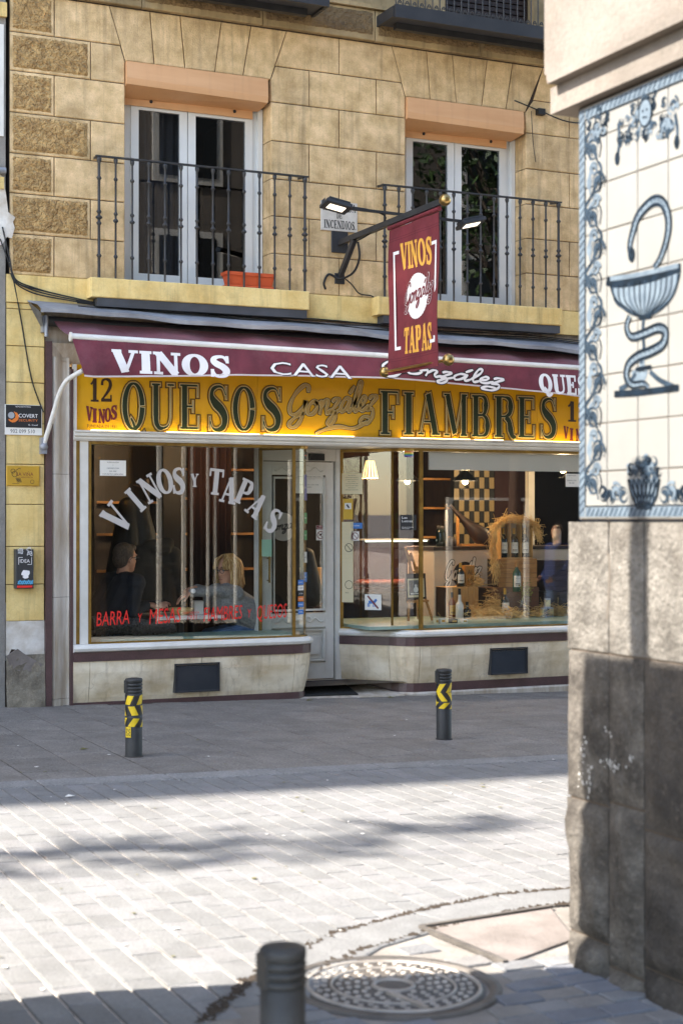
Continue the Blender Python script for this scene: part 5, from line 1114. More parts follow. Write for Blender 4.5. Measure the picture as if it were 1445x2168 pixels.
# ------------------------------------------------------------------ pharmacy corner: stone foot, tile mural, render above
ph = empty('pharmacy_building', (-.2, -8.6, 0), 'corner building with weathered granite foot and blue and white tile mural', 'building')
XP = -.2
def pstone(y0, y1, z0, z1, bulge=.012, m='pillar', seed=0, edge_l=0, n=10, wrap=False):
    """granite block of the corner; y0 > y1, face towards -x"""
    rr = random.Random(seed); mb = MB(); ny = max(5, int((y0 - y1) / .035)); nz = max(5, int((z1 - z0) / .035)); ph_ = [rr.uniform(0, 6) for _ in range(6)]
    def d(a, b):
        e = min(a, 1 - a, .12) / .12; f = min(b, 1 - b, .08) / .08; e = math.sqrt(max(e, 0)); f = math.sqrt(max(f, 0))
        return bulge * (e * f) + (.5 * bulge * math.sin(a * 5 + ph_[0]) * math.sin(b * 6 + ph_[1]) + .3 * bulge * math.sin(a * 11 + b * 13 + ph_[2])) * e * f + rr.uniform(-.0015, .0015)
    mb.grid(lambda a, b: (XP - .004 - d(a, b), y0 - .003 + (y1 - y0 + .006) * a + edge_l * (1 - a) * math.sin(b * 4 + ph_[3]) , z0 + .003 + (z1 - z0 - .006) * b), ny, nz)
    k = (nz + 1) * (ny + 1); lv = [mb.v[j * (ny + 1)] for j in range(nz + 1)]; rv = [mb.v[j * (ny + 1) + ny] for j in range(nz + 1)]
    for L_ in (lv, rv):
        vs = L_ + [(XP + .35, v[1], v[2]) for v in L_]; m_ = len(L_); mb.add(vs, [(i, i + 1, m_ + i + 1, m_ + i) for i in range(m_ - 1)])
    for j in (0, nz):
        r_ = [mb.v[j * (ny + 1) + i] for i in range(ny + 1)]; vs = r_ + [(XP + .1, v[1], v[2]) for v in r_]; m_ = len(r_); mb.add(vs, [(i, i + 1, m_ + i + 1, m_ + i) for i in range(m_ - 1)])
    return mb.build('stone_block', M[m], ph)
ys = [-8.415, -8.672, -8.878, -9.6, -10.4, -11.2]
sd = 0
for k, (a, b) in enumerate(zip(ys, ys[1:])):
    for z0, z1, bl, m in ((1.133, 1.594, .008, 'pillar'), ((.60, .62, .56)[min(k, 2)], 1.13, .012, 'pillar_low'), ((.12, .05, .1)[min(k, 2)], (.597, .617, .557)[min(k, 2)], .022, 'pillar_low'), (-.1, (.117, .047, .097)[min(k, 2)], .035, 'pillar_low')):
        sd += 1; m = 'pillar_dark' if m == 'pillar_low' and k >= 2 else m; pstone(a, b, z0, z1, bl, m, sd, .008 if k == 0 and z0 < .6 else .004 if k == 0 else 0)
MB().box(XP + .002, 3, -13, -8.425, -.3, 1.59).box(XP + .002, 3, -13, -8.4935, 1.5935, 3.077).build('core_wall', M['grout'], ph)
# paint marks on the stone
t = MB(); xf = lambda s, z, d: Vector((XP - .022 - d, -8.415 - s, z))
rr = random.Random(12)
for s_, z_, n_, ds, dz in ((.115, .71, 26, .010, .030), (.16, .69, 20, .010, .026), (.31, .755, 30, .040, .010), (.40, .79, 6, .012, .008), (.13, .80, 7, .012, .02), (.28, .86, 5, .02, .008)):
    for _ in range(n_):
        c_ = (s_ + rr.gauss(0, ds), z_ + rr.gauss(0, dz)); r_ = rr.uniform(.002, .007); a_ = rr.uniform(0, 6)
        t.add([xf(c_[0] + r_ * rr.uniform(.5, 1.3) * math.cos(a_ + k * 1.05), c_[1] + r_ * rr.uniform(.5, 1.6) * math.sin(a_ + k * 1.05), rr.uniform(0, .001)) for k in range(6)], [tuple(range(6))])
tag(t.build('paint_splash', mat('old_paint', '#aaa8a3', .8), ph), kind='stuff')
t = MB(); seg(t, xf, [(.10, 1.50), (.13, 1.44), (.12, 1.3), (.17, 1.22), (.2, 1.4), (.16, 1.5), (.26, 1.47), (.25, 1.25)], .012, -.016); t.build('graffiti', mat('graffiti_grey', '#5d554c', .9), ph)
# mural
mu = MB().box(XP - .006, XP, -11, -8.493, 1.594, 3.075).build('tile_panel', M['tile_dark'], ph)
sl_ = [0.008, .181, .361, .530, .71, .885, 1.06, 1.24]; zl = [1.602, 1.768, 1.936, 2.104, 2.272, 2.44, 2.608, 2.776, 2.944, 3.066]
tx = lambda s, z, d: Vector((XP - .0135 - d, -8.493 - s, z))
for a, b in zip(sl_, sl_[1:]):
    for c, d in zip(zl, zl[1:]):
        g = .0022; i = .003; o4 = [(a + g, c + g), (b - g, c + g), (b - g, d - g), (a + g, d - g)]; i4 = [(a + g + i, c + g + i), (b - g - i, c + g + i), (b - g - i, d - g - i), (a + g + i, d - g - i)]
        j = random.uniform(-.0006, .0006)
        m_ = MB(); m_.add([tx(*p, -.007) for p in o4] + [tx(*p, -.002) for p in o4] + [tx(*p, j - .0008) for p in i4], [(8, 9, 10, 11)] + [(k, (k + 1) % 4, 4 + (k + 1) % 4, 4 + k) for k in range(4)] + [(4 + k, 4 + (k + 1) % 4, 8 + (k + 1) % 4, 8 + k) for k in range(4)])
        m_.build('tile', M['tile'], mu)
MB().box(XP - .0085, XP - .0062, -11, -8.50, 1.60, 3.07).build('grout', M['grout'], mu)
def T(px, py): p = WX(px, py, XP - .014); return (-8.493 - p.y, p.z)
bl, pa, dk = MB(), MB(), MB(); rr = random.Random(11)
# rope border
for s0, s1, z0, z1 in ((.012, .045, 1.61, 3.06), (.05, 1.2, 3.025, 3.058), (.05, 1.2, 1.61, 1.643)): rect(pa, tx, s0, s1, z0, z1, .0006)
z = 1.62
while z < 3.04: seg(bl, tx, [(.014, z), (.043, z + .022)], .006, .0012, 1); z += .028
s = .06
while s < 1.2:
    for q in (1.612, 3.028): seg(bl, tx, [(s, q), (s + .02, q + .028)], .006, .0012, 1)
    s += .028
for s0 in (.048, ): rect(dk, tx, s0, s0 + .004, 1.645, 3.02, .001)
for q in (1.645, 3.018): rect(dk, tx, .05, 1.2, q, q + .004, .001)
def scroll(c, r, sgn, mbx, th=.012, turns=1.6, a0=0):
    n = 14; seg(mbx, tx, [(c[0] + sgn * r * (1 - .8 * k / n) * math.cos(a0 + turns * 6.28 * k / n), c[1] + r * (1 - .8 * k / n) * math.sin(a0 + turns * 6.28 * k / n)) for k in range(n + 1)], [th * (1.3 - k / n) for k in range(60)], rr.uniform(.001, .0022), 3)
for k in range(11):
    z = 1.72 + k * .118; sg = 1 if k % 2 else -1; c = (.112 + sg * .014, z)
    scroll(c, .044, sg, bl, .011); scroll((c[0] - sg * .02, z + .055), .026, -sg, pa, .012); seg(bl, tx, [(.10 - sg * .03, z - .05), (.112, z - .01), (.10 + sg * .05, z + .045), (.115, z + .09)], [.006, .016, .02, .014, .006], .0008)
    seg(pa, tx, [(.08, z - .03), (.075, z + .02), (.09, z + .06)], [.01, .03, .02, .008], .0005); seg(dk, tx, [(.14, z - .03), (.15, z + .01), (.14, z + .04)], .005, .0026)
    for q in range(3): seg(dk, tx, [(c[0] + sg * .02 * q, z - .02), (c[0] + sg * (.015 + .02 * q), z + .015)], .003, .0028, 1)
# bowl and serpent
def P(*pts): return [T(*p) for p in pts]
rim = [T(1284, 592), T(1300, 600), T(1365, 590), T(1430, 572), T(1452, 562), T(1440, 556), T(1365, 574), T(1300, 586), T(1284, 592)]
seg(dk, tx, P((1283, 594), (1310, 600), (1370, 590), (1440, 566)), .030, .001); seg(pa, tx, P((1292, 590), (1330, 585), (1380, 575), (1436, 562)), .016, .0024)
bowl = P((1292, 604), (1302, 632), (1325, 656), (1350, 667), (1372, 667), (1400, 652), (1425, 622), (1438, 578))
b0 = [T(1292, 604), T(1438, 578)]
cc = bowl + [b0[1], b0[0]]; n = len(bowl)
ctr = T(1365, 592)
pa.add([tx(*p, .0007) for p in bowl] + [tx(*T(1365, 592), .0007)], [(k, k + 1, n) for k in range(n - 1)])
seg(dk, tx, bowl, .010, .002)
for k in range(13):
    f = k / 12; u0 = T(1297 + (1434 - 1297) * f, 606 - 26 * f); u1 = T(1340 + 45 * f, 663); um = ((u0[0] * .6 + u1[0] * .4) + (f - .5) * .06, u0[1] * .45 + u1[1] * .55)
    seg(dk if k % 3 else bl, tx, [u0, um, u1], .005, .0025)
seg(bl, tx, P((1362, 668), (1360, 700), (1362, 740), (1356, 770)), .016, .001); seg(dk, tx, P((1352, 672), (1378, 668)), .018, .0015, 1)
seg(pa, tx, P((1362, 735), (1358, 770), (1360, 790), (1340, 808)), [.02, .03, .05, .07], .0006); seg(bl, tx, P((1345, 790), (1330, 812), (1310, 824)), .018, .001); seg(bl, tx, P((1375, 786), (1395, 804), (1425, 818)), .018, .001)
seg(dk, tx, P((1300, 834), (1360, 830), (1436, 820)), .022, .0018); seg(dk, tx, P((1345, 782), (1378, 776)), .014, .0018, 1)
snk = [P((1336, 545), (1333, 520), (1340, 488), (1352, 455), (1380, 426), (1402, 428), (1414, 460), (1412, 500), (1398, 545), (1384, 566)), P((1333, 668), (1326, 692), (1336, 712), (1362, 706), (1392, 694), (1408, 702), (1402, 728), (1376, 744), (1350, 754), (1330, 772), (1326, 798), (1338, 814), (1362, 812), (1372, 820))]
for sp, w0 in ((snk[0], .034), (snk[1], .034)):
    q = catmull(sp, 6); m_ = len(q); wv = [w0 * (.35 + .75 * math.sin(math.pi * min(1, .12 + .8 * i / m_))) for i in range(m_)]
    strokes(dk, [([(p.x, p.y) for p in q], wv)], tx, 1, 1, 0, .003); strokes(pa, [([(p.x + .004, p.y - .002) for p in q], [a * .38 for a in wv])], tx, 1, 1, 0, .0038)
    for i in range(2, m_ - 2, 2): seg(bl, tx, [(q[i].x - .006, q[i].y + .006), (q[i].x + .004, q[i].y - .004)], .004, .0045, 1)
disc(dk, tx, *T(1337, 538), .018, 10, .0042, .026)
# swag at the top with a plain round-faced ornament, basket of fruit at the foot
def swag(c, rx, rz, n, seed):
    q = random.Random(seed)
    for _ in range(n):
        a = q.uniform(0, 6.28); f = math.sqrt(q.random()); p = (c[0] + rx * f * math.cos(a), c[1] + rz * f * math.sin(a)); scroll(p, q.uniform(.014, .028), q.choice((-1, 1)), q.choice((bl, dk, pa, bl)), .007, 1.2, q.uniform(0, 6))
sw = T(1366, 262); swag(sw, .17, .075, 44, 3); disc(pa, tx, *T(1366, 238), .035, 18, .0032, .046); ring(dk, tx, *T(1366, 238), .035, .005, 18, .004, 0, 360, .046)
for q in (-.012, .012): disc(dk, tx, T(1366, 238)[0] + q, T(1366, 238)[1] + .008, .004, 8, .005)
seg(dk, tx, P((1361, 248), (1371, 247)), .004, .005, 1); swag((sw[0], T(1366, 212)[1]), .05, .025, 12, 5)
for a, b in (((1308, 260), (1306, 335)), ((1428, 240), (1432, 300))): seg(bl, tx, P(a, ((a[0] + b[0]) / 2 + 3, (a[1] + b[1]) / 2), b), .014, .001); disc(dk, tx, *T(*b), .014, 8, .002, .024)
swag(T(1268, 262), .07, .06, 14, 7)
bc = T(1362, 1045); swag(T(1362, 995), .09, .035, 26, 9)
bk_ = [T(1330, 1015), T(1338, 1050), T(1350, 1075), T(1376, 1075), T(1390, 1050), T(1396, 1012)]
pa.add([tx(*p, .001) for p in bk_], [tuple(range(6))])
for k in range(6): seg(dk, tx, [T(1332 + k * 11, 1014), T(1348 + k * 5 + 8, 1072)], .006, .003, 1); seg(dk, tx, [T(1395 - k * 11, 1013), T(1378 - k * 5 - 8, 1072)], .006, .0034, 1)
seg(dk, tx, bk_, .008, .004, 1)
for a in (1, -1): 
    for k in range(4): scroll(T(1362 + a * (44 + 14 * k), 1050 - 8 * (k % 2)), .035, a, (bl, pa, bl, dk)[k], .010, 1.4, k)
for m_, nm in ((pa, 'pale_glaze'), (bl, 'blue_glaze'), (dk, 'dark_glaze')): m_.build(nm, M['tile_' + {'pale_glaze': 'pale', 'blue_glaze': 'blue', 'dark_glaze': 'dark'}[nm]], mu)
# render and mouldings above the mural
MB().box(XP - .045, 20, -20, -8.365, 3.08, 3.175).build('fascia', M['pale_render'], ph)
m_ = MB(); m_.box(XP - .085, 20, -20, -8.405, 3.178, 3.205); m_.box(XP - .06, 20, -20, -8.36, 3.2055, 3.24); m_.build('moulding', M['pale_render'], ph)
MB().box(XP - .03, 20, -20, -8.30, 3.243, 11.5).build('upper_wall', M['pale_render'], ph)
# its street front, which the shop windows mirror
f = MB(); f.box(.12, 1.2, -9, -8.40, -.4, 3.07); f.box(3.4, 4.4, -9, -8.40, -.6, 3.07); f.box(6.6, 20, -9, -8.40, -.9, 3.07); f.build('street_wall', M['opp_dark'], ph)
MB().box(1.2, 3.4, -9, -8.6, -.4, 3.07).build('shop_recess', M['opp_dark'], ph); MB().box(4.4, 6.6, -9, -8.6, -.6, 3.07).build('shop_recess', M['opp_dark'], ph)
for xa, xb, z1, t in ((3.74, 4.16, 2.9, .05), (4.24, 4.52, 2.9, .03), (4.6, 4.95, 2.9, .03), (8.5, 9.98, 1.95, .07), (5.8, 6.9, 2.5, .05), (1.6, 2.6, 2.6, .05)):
    f = MB(); y_ = -8.39; zb = .18 + gz(xa)
    f.box(xa, xa + t, y_, y_ + .09, zb, z1); f.box(xb - t, xb, y_, y_ + .09, zb, z1); f.box(xa + t, xb - t, y_, y_ + .09, z1 - .05, z1); f.box(xa + t, xb - t, y_, y_ + .06, zb, zb + .06); f.build('white_frame', M['white'], ph)
    MB().box(xa + t, xb - t, y_ + .005, y_ + .02, zb + .06, z1 - .05).build('door_panel', M['curtain_grey'] if xa in (3.74,) else M['opp_dark'], ph)
for fl_ in range(3):
    for k in range(6):
        x = 1.2 + k * 2.6; z = 4.0 + fl_ * 2.6; w_ = MB(); w_.box(x, x + 1.1, -8.298, -8.27, z, z + 1.9); w_ = w_.build('window', M['white'], ph); MB().box(x + .1, x + 1.0, -8.268, -8.26, z + .1, z + 1.8).build('pane', M['opp_dark'], w_)
# ------------------------------------------------------------------ inside the shop
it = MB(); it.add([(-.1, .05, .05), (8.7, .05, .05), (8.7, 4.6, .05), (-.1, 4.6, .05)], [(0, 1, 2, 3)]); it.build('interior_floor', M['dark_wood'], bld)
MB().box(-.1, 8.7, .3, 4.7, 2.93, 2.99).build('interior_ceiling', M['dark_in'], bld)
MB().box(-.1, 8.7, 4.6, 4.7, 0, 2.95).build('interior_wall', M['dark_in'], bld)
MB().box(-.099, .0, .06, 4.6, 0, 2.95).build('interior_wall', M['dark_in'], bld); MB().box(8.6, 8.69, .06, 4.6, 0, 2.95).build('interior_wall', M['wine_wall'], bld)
def px_at(px, y): return wx(px, y)
def pt(px, py, y): return W(px, py, y)
# shelves with bottles behind the tables
def shelf_unit(x0, x1, y, zs, lab, z1=2.6):
    e = empty('wall_shelf', ((x0 + x1) / 2, y, .05), lab, 'shelf'); MB().box(x0, x1, y + .22, y + .25, .05, z1).build('back_board', M['dark_wood'], e)
    s = MB(); s.box(x0 - .03, x0 - .001, y, y + .25, .05, z1); s.box(x1 + .001, x1 + .03, y, y + .25, .05, z1); s.build('side_board', M['dark_wood'], e)
    for z in zs: MB().box(x0, x1, y, y + .219, z - .025, z).build('shelf_board', M['wood'], e)
def bottle(name, x, y, z, h, r, lab, body='bottle', label='paper', cap='foil', group=None, neck=.3, cat='wine bottle'):
    e = empty(name, (x, y, z), lab, cat, group); hs = h * (1 - neck)
    MB().lathe([(r * .9, 0), (r, .01), (r, hs * .86), (r * .8, hs * .95), (r * .42, hs * 1.06), (r * .36, h * .8)], (x, y, z), 14).build('glass_body', M[body], e)
    MB().lathe([(r * .365, h * .79), (r * .37, h * .97), (r * .40, h * .975), (r * .38, h)], (x, y, z), 10).build('capsule', M[cap], e)
    if label:
        l = MB(); n = 10; a0 = -160
        l.add([(x + r * 1.012 * math.cos(R(a0 + 140 * k / n)), y + r * 1.012 * math.sin(R(a0 + 140 * k / n)), z + q) for q in (hs * .22, hs * .74) for k in range(n + 1)], [(k, k + 1, n + 2 + k, n + 1 + k) for k in range(n)], True)
        o = l.build('label', M[label], e)
        l = MB()
        for zz, t in ((.34, .03), (.28, .012), (.6, .006)):
            l.add([(x + r * 1.02 * math.cos(R(-138 + 70 * k / 5)), y + r * 1.02 * math.sin(R(-138 + 70 * k / 5)), z + hs * zz + q) for q in (0, t * h) for k in range(6)], [(k, k + 1, 7 + k, 6 + k) for k in range(5)])
        l.build('print', M['black_letter'], e)
    return e
shelf_unit(px_at(376, 3.4), px_at(552, 3.4), 3.4, (1.05, 1.45, 1.85, 2.18), 'dark wooden bar shelving with rows of bottles far behind the seated woman')
shelf_unit(px_at(205, 3.2), px_at(345, 3.2), 3.2, (1.05, 1.45, 1.80), 'dark wooden shelving behind the man and the hanging coat')
bt = None; cnt = 0
for (x0, x1, y, z) in ((px_at(440, 3.4), px_at(545, 3.4), 3.46, 2.18), (px_at(440, 3.4), px_at(545, 3.4), 3.46, 1.85), (px_at(385, 3.4), px_at(545, 3.4), 3.46, 1.45), (px_at(215, 3.2), px_at(340, 3.2), 3.26, 1.80), (px_at(215, 3.2), px_at(340, 3.2), 3.26, 1.45)):
    n = int((x1 - x0) / .125)
    for k in range(n):
        x = x0 + .06 + k * .125; lab = 'dark wine bottle in a row on the bar shelving behind the tables'
        if bt is None: bt = bottle('shelf_bottle', x, y + .05, z, .30, .038, lab, group='bottles on the bar shelves')
        else: c = copy_tree(bt, (x, y + .05 + random.uniform(-.02, .02), z), sc=(1, 1, random.uniform(.85, 1.1)))
# curtain between the bar and the tables
cu = MB(); xa, xb = px_at(398, 2.3), px_at(486, 2.3); cu.grid(lambda a, b: (xa + (xb - xa) * a, 2.3 + .05 * math.sin(a * 42) + .02 * math.sin(a * 19), .06 + 2.3 * b), 100, 1)
tag(cu.build('curtain', M['curtain']), 'pleated dark red curtain hanging behind the table in the window with grey lettering', 'curtain')
MB().box(px_at(346, 2.0), px_at(392, 2.0), 2.0, 2.2, .05, 2.93).build('interior_column', M['curtain_grey'], bld)
# table, basket, napkins
tb = empty('cafe_table', (1.42, .85, .05), 'small pale cafe table between the man and the woman at the window', 'table'); TZ = .705
MB().bbox(px_at(330, .55), px_at(472, .55), .5, 1.15, TZ - .03, TZ, .006, 'top').build('table_top', M['white_gloss'], tb)
cx = (px_at(330, .55) + px_at(472, .55)) / 2
MB().tube([(cx, .82, .07), (cx, .82, TZ - .03)], .035, 10).build('pedestal', M['black_metal'], tb); MB().lathe([(.24, 0), (.24, .012), (.05, .03)], (cx, .82, .05), 20).build('foot', M['black_metal'], tb)
bx_, by_ = px_at(382, .72), .72
bs = MB(); bs.lathe([(.06, 0), (.10, .03), (.125, .065), (.118, .065), (.09, .03), (.02, .012)], (bx_, by_, TZ), 20)
for k in range(3): bs.tube([(bx_ + (.085 + .018 * k) * math.cos(R(a)), by_ + (.085 + .018 * k) * math.sin(R(a)), TZ + .02 + .018 * k + .004 * (a // 20 % 2)) for a in range(0, 361, 20)], .006, 5)
tag(bs.build('bread_basket', M['straw']), 'shallow wicker bread basket on the cafe table', 'basket')
nx_ = px_at(419, .7); e = empty('napkin_holder', (nx_, .70, TZ), 'white napkin dispenser standing on the cafe table', 'napkin holder'); MB().bbox(nx_ - .045, nx_ + .045, .67, .75, TZ, TZ + .13, .006, 'top').build('holder', M['white_gloss'], e); MB().box(nx_ - .03, nx_ + .03, .669, .6699, TZ + .02, TZ + .11).build('napkins', M['paper'], e)
def chair(x, y, face, lab):
    e = empty('cafe_chair', (x, y, .05), lab, 'chair', 'chairs at the window table')
    MB().bbox(x - .2, x + .2, y - .2, y + .2, .46, .50, .008, 'top').build('seat', M['dark_wood'], e)
    for a in (-.17, .17):
        for b in (-.17, .17): MB().tube([(x + a * 1.1, y + b * 1.1, .05), (x + a, y + b, .46)], .016, 6).build('leg', M['dark_wood'], e)
    m_ = MB(); m_.grid(lambda a, b: (x - face * (.2 + .05 * b - .03 * math.sin(math.pi * a)), y - .2 + .4 * a, .55 + .33 * b * (1 - .25 * (2 * a - 1) ** 2)), 10, 5); m_.grid(lambda a, b: (x - face * (.225 + .05 * b - .03 * math.sin(math.pi * a)), y - .2 + .4 * a, .55 + .33 * b * (1 - .25 * (2 * a - 1) ** 2)), 10, 5); m_.build('backrest', M['black'], e)
    for b in (-.17, .17): MB().tube([(x - face * .19, y + b, .46), (x - face * .22, y + b, .62)], .014, 6).build('back_post', M['dark_wood'], e)
MX, MY = px_at(248, .72), .72; FX, FY = px_at(500, .80), .80
chair(MX - .14, MY, 1, 'dark chair under the man in the navy jumper'); chair(FX + .16, FY, -1, 'dark chair with rounded back behind the woman in grey')
fur = MB(); rr = random.Random(4); xa, xb = px_at(192, .45), px_at(365, .45)
fur.grid(lambda a, b: (xa + (xb - xa) * a, .40 + .12 * math.sin(math.pi * b) * -.5 + rr.uniform(-.012, .012), .56 + .17 * b * (1 - .5 * a * a) + rr.uniform(-.01, .01)), 60, 14); fur.grid(lambda a, b: (xa + (xb - xa) * a, .40 + .3 * b, .73 - .085 * a * a + rr.uniform(-.008, .008) - .02 * b), 60, 8)
tag(fur.build('fur_coat', mat('fur', '#3a3633', 1, col2='#6b6560', nscale=70, bump=2.2, bscale=120)), 'grey fluffy coat heaped along the window ledge under the red lettering', 'coat')
MB().box(xa, px_at(610, .3), .12, .62, .50, .545).build('window_ledge', M['green_floor'], shop)

# ------------------------------------------------------------------ people: one continuous skin grown round the limbs
def blob(name, prims, mats, voxel=.008, smooth=5, sc=1):
    mb = MB()
    if sc != 1: prims = [('e', p[1], tuple(r * sc for r in p[2]), p[3], p[4]) for p in prims]
    for p in prims:
        if p[0] == 'c':
            a, b, ra, rb = Vector(p[1]), Vector(p[2]), p[3], p[4]; mb.ball(a, ra, 14); mb.ball(b, rb, 14); mb.tube([a, b], [ra, rb], 14)
        else:
            c, rad, rot = Vector(p[1]), p[2], p[3] or Matrix.Identity(3); t = MB(); t.ball((0, 0, 0), 1, 18, rad); mb.add([c + rot @ Vector(v) for v in t.v], t.f, True)
    o = mb.build(name, mats[0]); md = o.modifiers.new('r', 'REMESH'); md.mode = 'VOXEL'; md.voxel_size = voxel; md.use_smooth_shade = True
    s = o.modifiers.new('s', 'SMOOTH'); s.factor = .5; s.iterations = smooth
    me = bpy.data.meshes.new_from_object(o.evaluated_get(bpy.context.evaluated_depsgraph_get())); old = o.data; o.modifiers.clear(); o.data = me; bpy.data.meshes.remove(old); me.name = name
    me.materials.clear(); [me.materials.append(m) for m in mats]
    if len(mats) > 1:
        V = np.empty(len(me.vertices) * 3); me.vertices.foreach_get('co', V); V = V.reshape(-1, 3); best = np.full(len(V), 1e9); mi = np.zeros(len(V), int)
        for p in prims:
            if p[0] == 'c':
                a, b = np.array(p[1]), np.array(p[2]); ab = b - a; t = np.clip(((V - a) @ ab) / max(ab @ ab, 1e-9), 0, 1); d = np.linalg.norm(V - a - t[:, None] * ab, axis=1) - (p[3] + (p[4] - p[3]) * t); k = p[5]
            else:
                rot = np.array(p[3] or Matrix.Identity(3)); q = (V - np.array(p[1])) @ rot; r_ = np.array(p[2]); d = (np.linalg.norm(q / r_, axis=1) - 1) * r_.min(); k = p[4]
            m = d < best; best[m] = d[m]; mi[m] = k
        lv = np.empty(len(me.loops), int); me.loops.foreach_get('vertex_index', lv); st = np.array([f.loop_start for f in me.polygons]); me.polygons.foreach_set('material_index', mi[lv[st]].astype(np.int32))
    me.polygons.foreach_set('use_smooth', [True] * len(me.polygons)); me.update(); return o
def frame(f, tilt_=0):
    f = Vector(f).normalized(); s = Vector((0, 0, 1)).cross(f).normalized(); u = f.cross(s); return Matrix((f, s, u)).transposed()   # columns: front, left, up
def head(c, fm, sc=1):
    """primitives of a head centred at c; fm columns front, left, up"""
    g = lambda f, l, u: tuple(Vector(c) + fm @ Vector((f, l, u)) * sc); E = lambda p, r: ('e', g(*p), tuple(x * sc for x in r), fm, 0)
    return [E((-.012, 0, .03), (.095, .075, .092)), E((.02, 0, -.035), (.07, .060, .085)), E((.045, 0, -.085), (.040, .040, .030)), E((.085, 0, -.015), (.020, .013, .024)), E((.092, 0, -.025), (.016, .014, .012)), E((.070, 0, .03), (.020, .055, .014)), E((.076, 0, -.060), (.013, .024, .007)), E((.074, 0, -.074), (.014, .022, .007)),
            E((.055, .035, -.02), (.022, .018, .02)), E((.055, -.035, -.02), (.022, .018, .02)), E((-.005, .076, -.012), (.020, .010, .032)), E((-.005, -.076, -.012), (.020, .010, .032))]
def face_parts(o, c, fm, specs=None):
    g = lambda f, l, u: Vector(c) + fm @ Vector((f, l, u)) * 1.14
    for s in (.031, -.031):
        MB().ball(g(.073, s, .008), .0115, 10).build('eye', M['white_gloss'], o); MB().ball(g(.0815, s, .008), .0052, 8).build('iris', M['black'], o); MB().tube([g(.081, s * 1.6, .030), g(.088, s, .037), g(.090, s * .5, .032)], .0035, 5).build('eyebrow', M['hair_brown'], o)
    MB().tube([g(.082, -.022, -.068), g(.090, 0, -.0665), g(.082, .022, -.068)], .004, 6).build('lips', mat('lips', '#a35a50', .5), o)
    if specs:
        t = MB()
        for s in (.033, -.033): t.tube([g(.098 - .006 * abs(math.sin(R(a))) , s + .025 * math.cos(R(a)), .005 + .019 * math.sin(R(a))) for a in range(0, 361, 30)], .0028, 5); q = 1 if s > 0 else -1; t.tube([g(.094, q * .057, .01), g(.05, q * .079, .012), g(-.005, q * .083, .006), g(-.02, q * .082, -.012)], .0035, 5)
        t.tube([g(.099, .009, .01), g(.099, -.009, .01)], .003, 5); t.build('glasses', M[specs], o)
def hand(wr, dirv, palm_n, curl=.5, sc=1, mat_i=0, right=1, spread=.12):
    """palm, four unequal bent fingers, thumb from the side; returns primitives"""
    d = Vector(dirv).normalized(); n = Vector(palm_n).normalized(); n = (n - d * n.dot(d)).normalized(); s = d.cross(n) * right; w_ = Vector(wr); P = []
    for k in (-1.5, -.5, .5, 1.5): P.append(('c', tuple(w_ + s * k * .010 * sc), tuple(w_ + d * .082 * sc + s * k * .019 * sc), .016 * sc, .0115 * sc, mat_i))
    for k, (L, off) in enumerate(((.070, -1.5), (.080, -.5), (.076, .5), (.060, 1.5))):
        b = w_ + d * .082 * sc + s * off * .019 * sc; dd = (d + s * off * spread * .5).normalized(); a1 = curl * .7
        for f, r0, r1 in ((.45, .0105, .0095), (.30, .0095, .0085), (.25, .0085, .007)):
            v = (dd * math.cos(a1) + n * math.sin(a1)).normalized(); e_ = b + v * L * f * sc; P.append(('c', tuple(b), tuple(e_), r0 * sc, r1 * sc, mat_i)); b = e_; a1 += curl * .8
    b = w_ + d * .022 * sc - s * .024 * sc; v = (d * .7 - s * .7 + n * .35).normalized(); e_ = b + v * .045 * sc; P.append(('c', tuple(b), tuple(e_), .014 * sc, .0115 * sc, mat_i)); v = (d * .9 - s * .15 + n * .45).normalized(); P.append(('c', tuple(e_), tuple(e_ + v * .034 * sc), .0110 * sc, .0085 * sc, mat_i))
    return P
def V3(*a): return Vector(a)
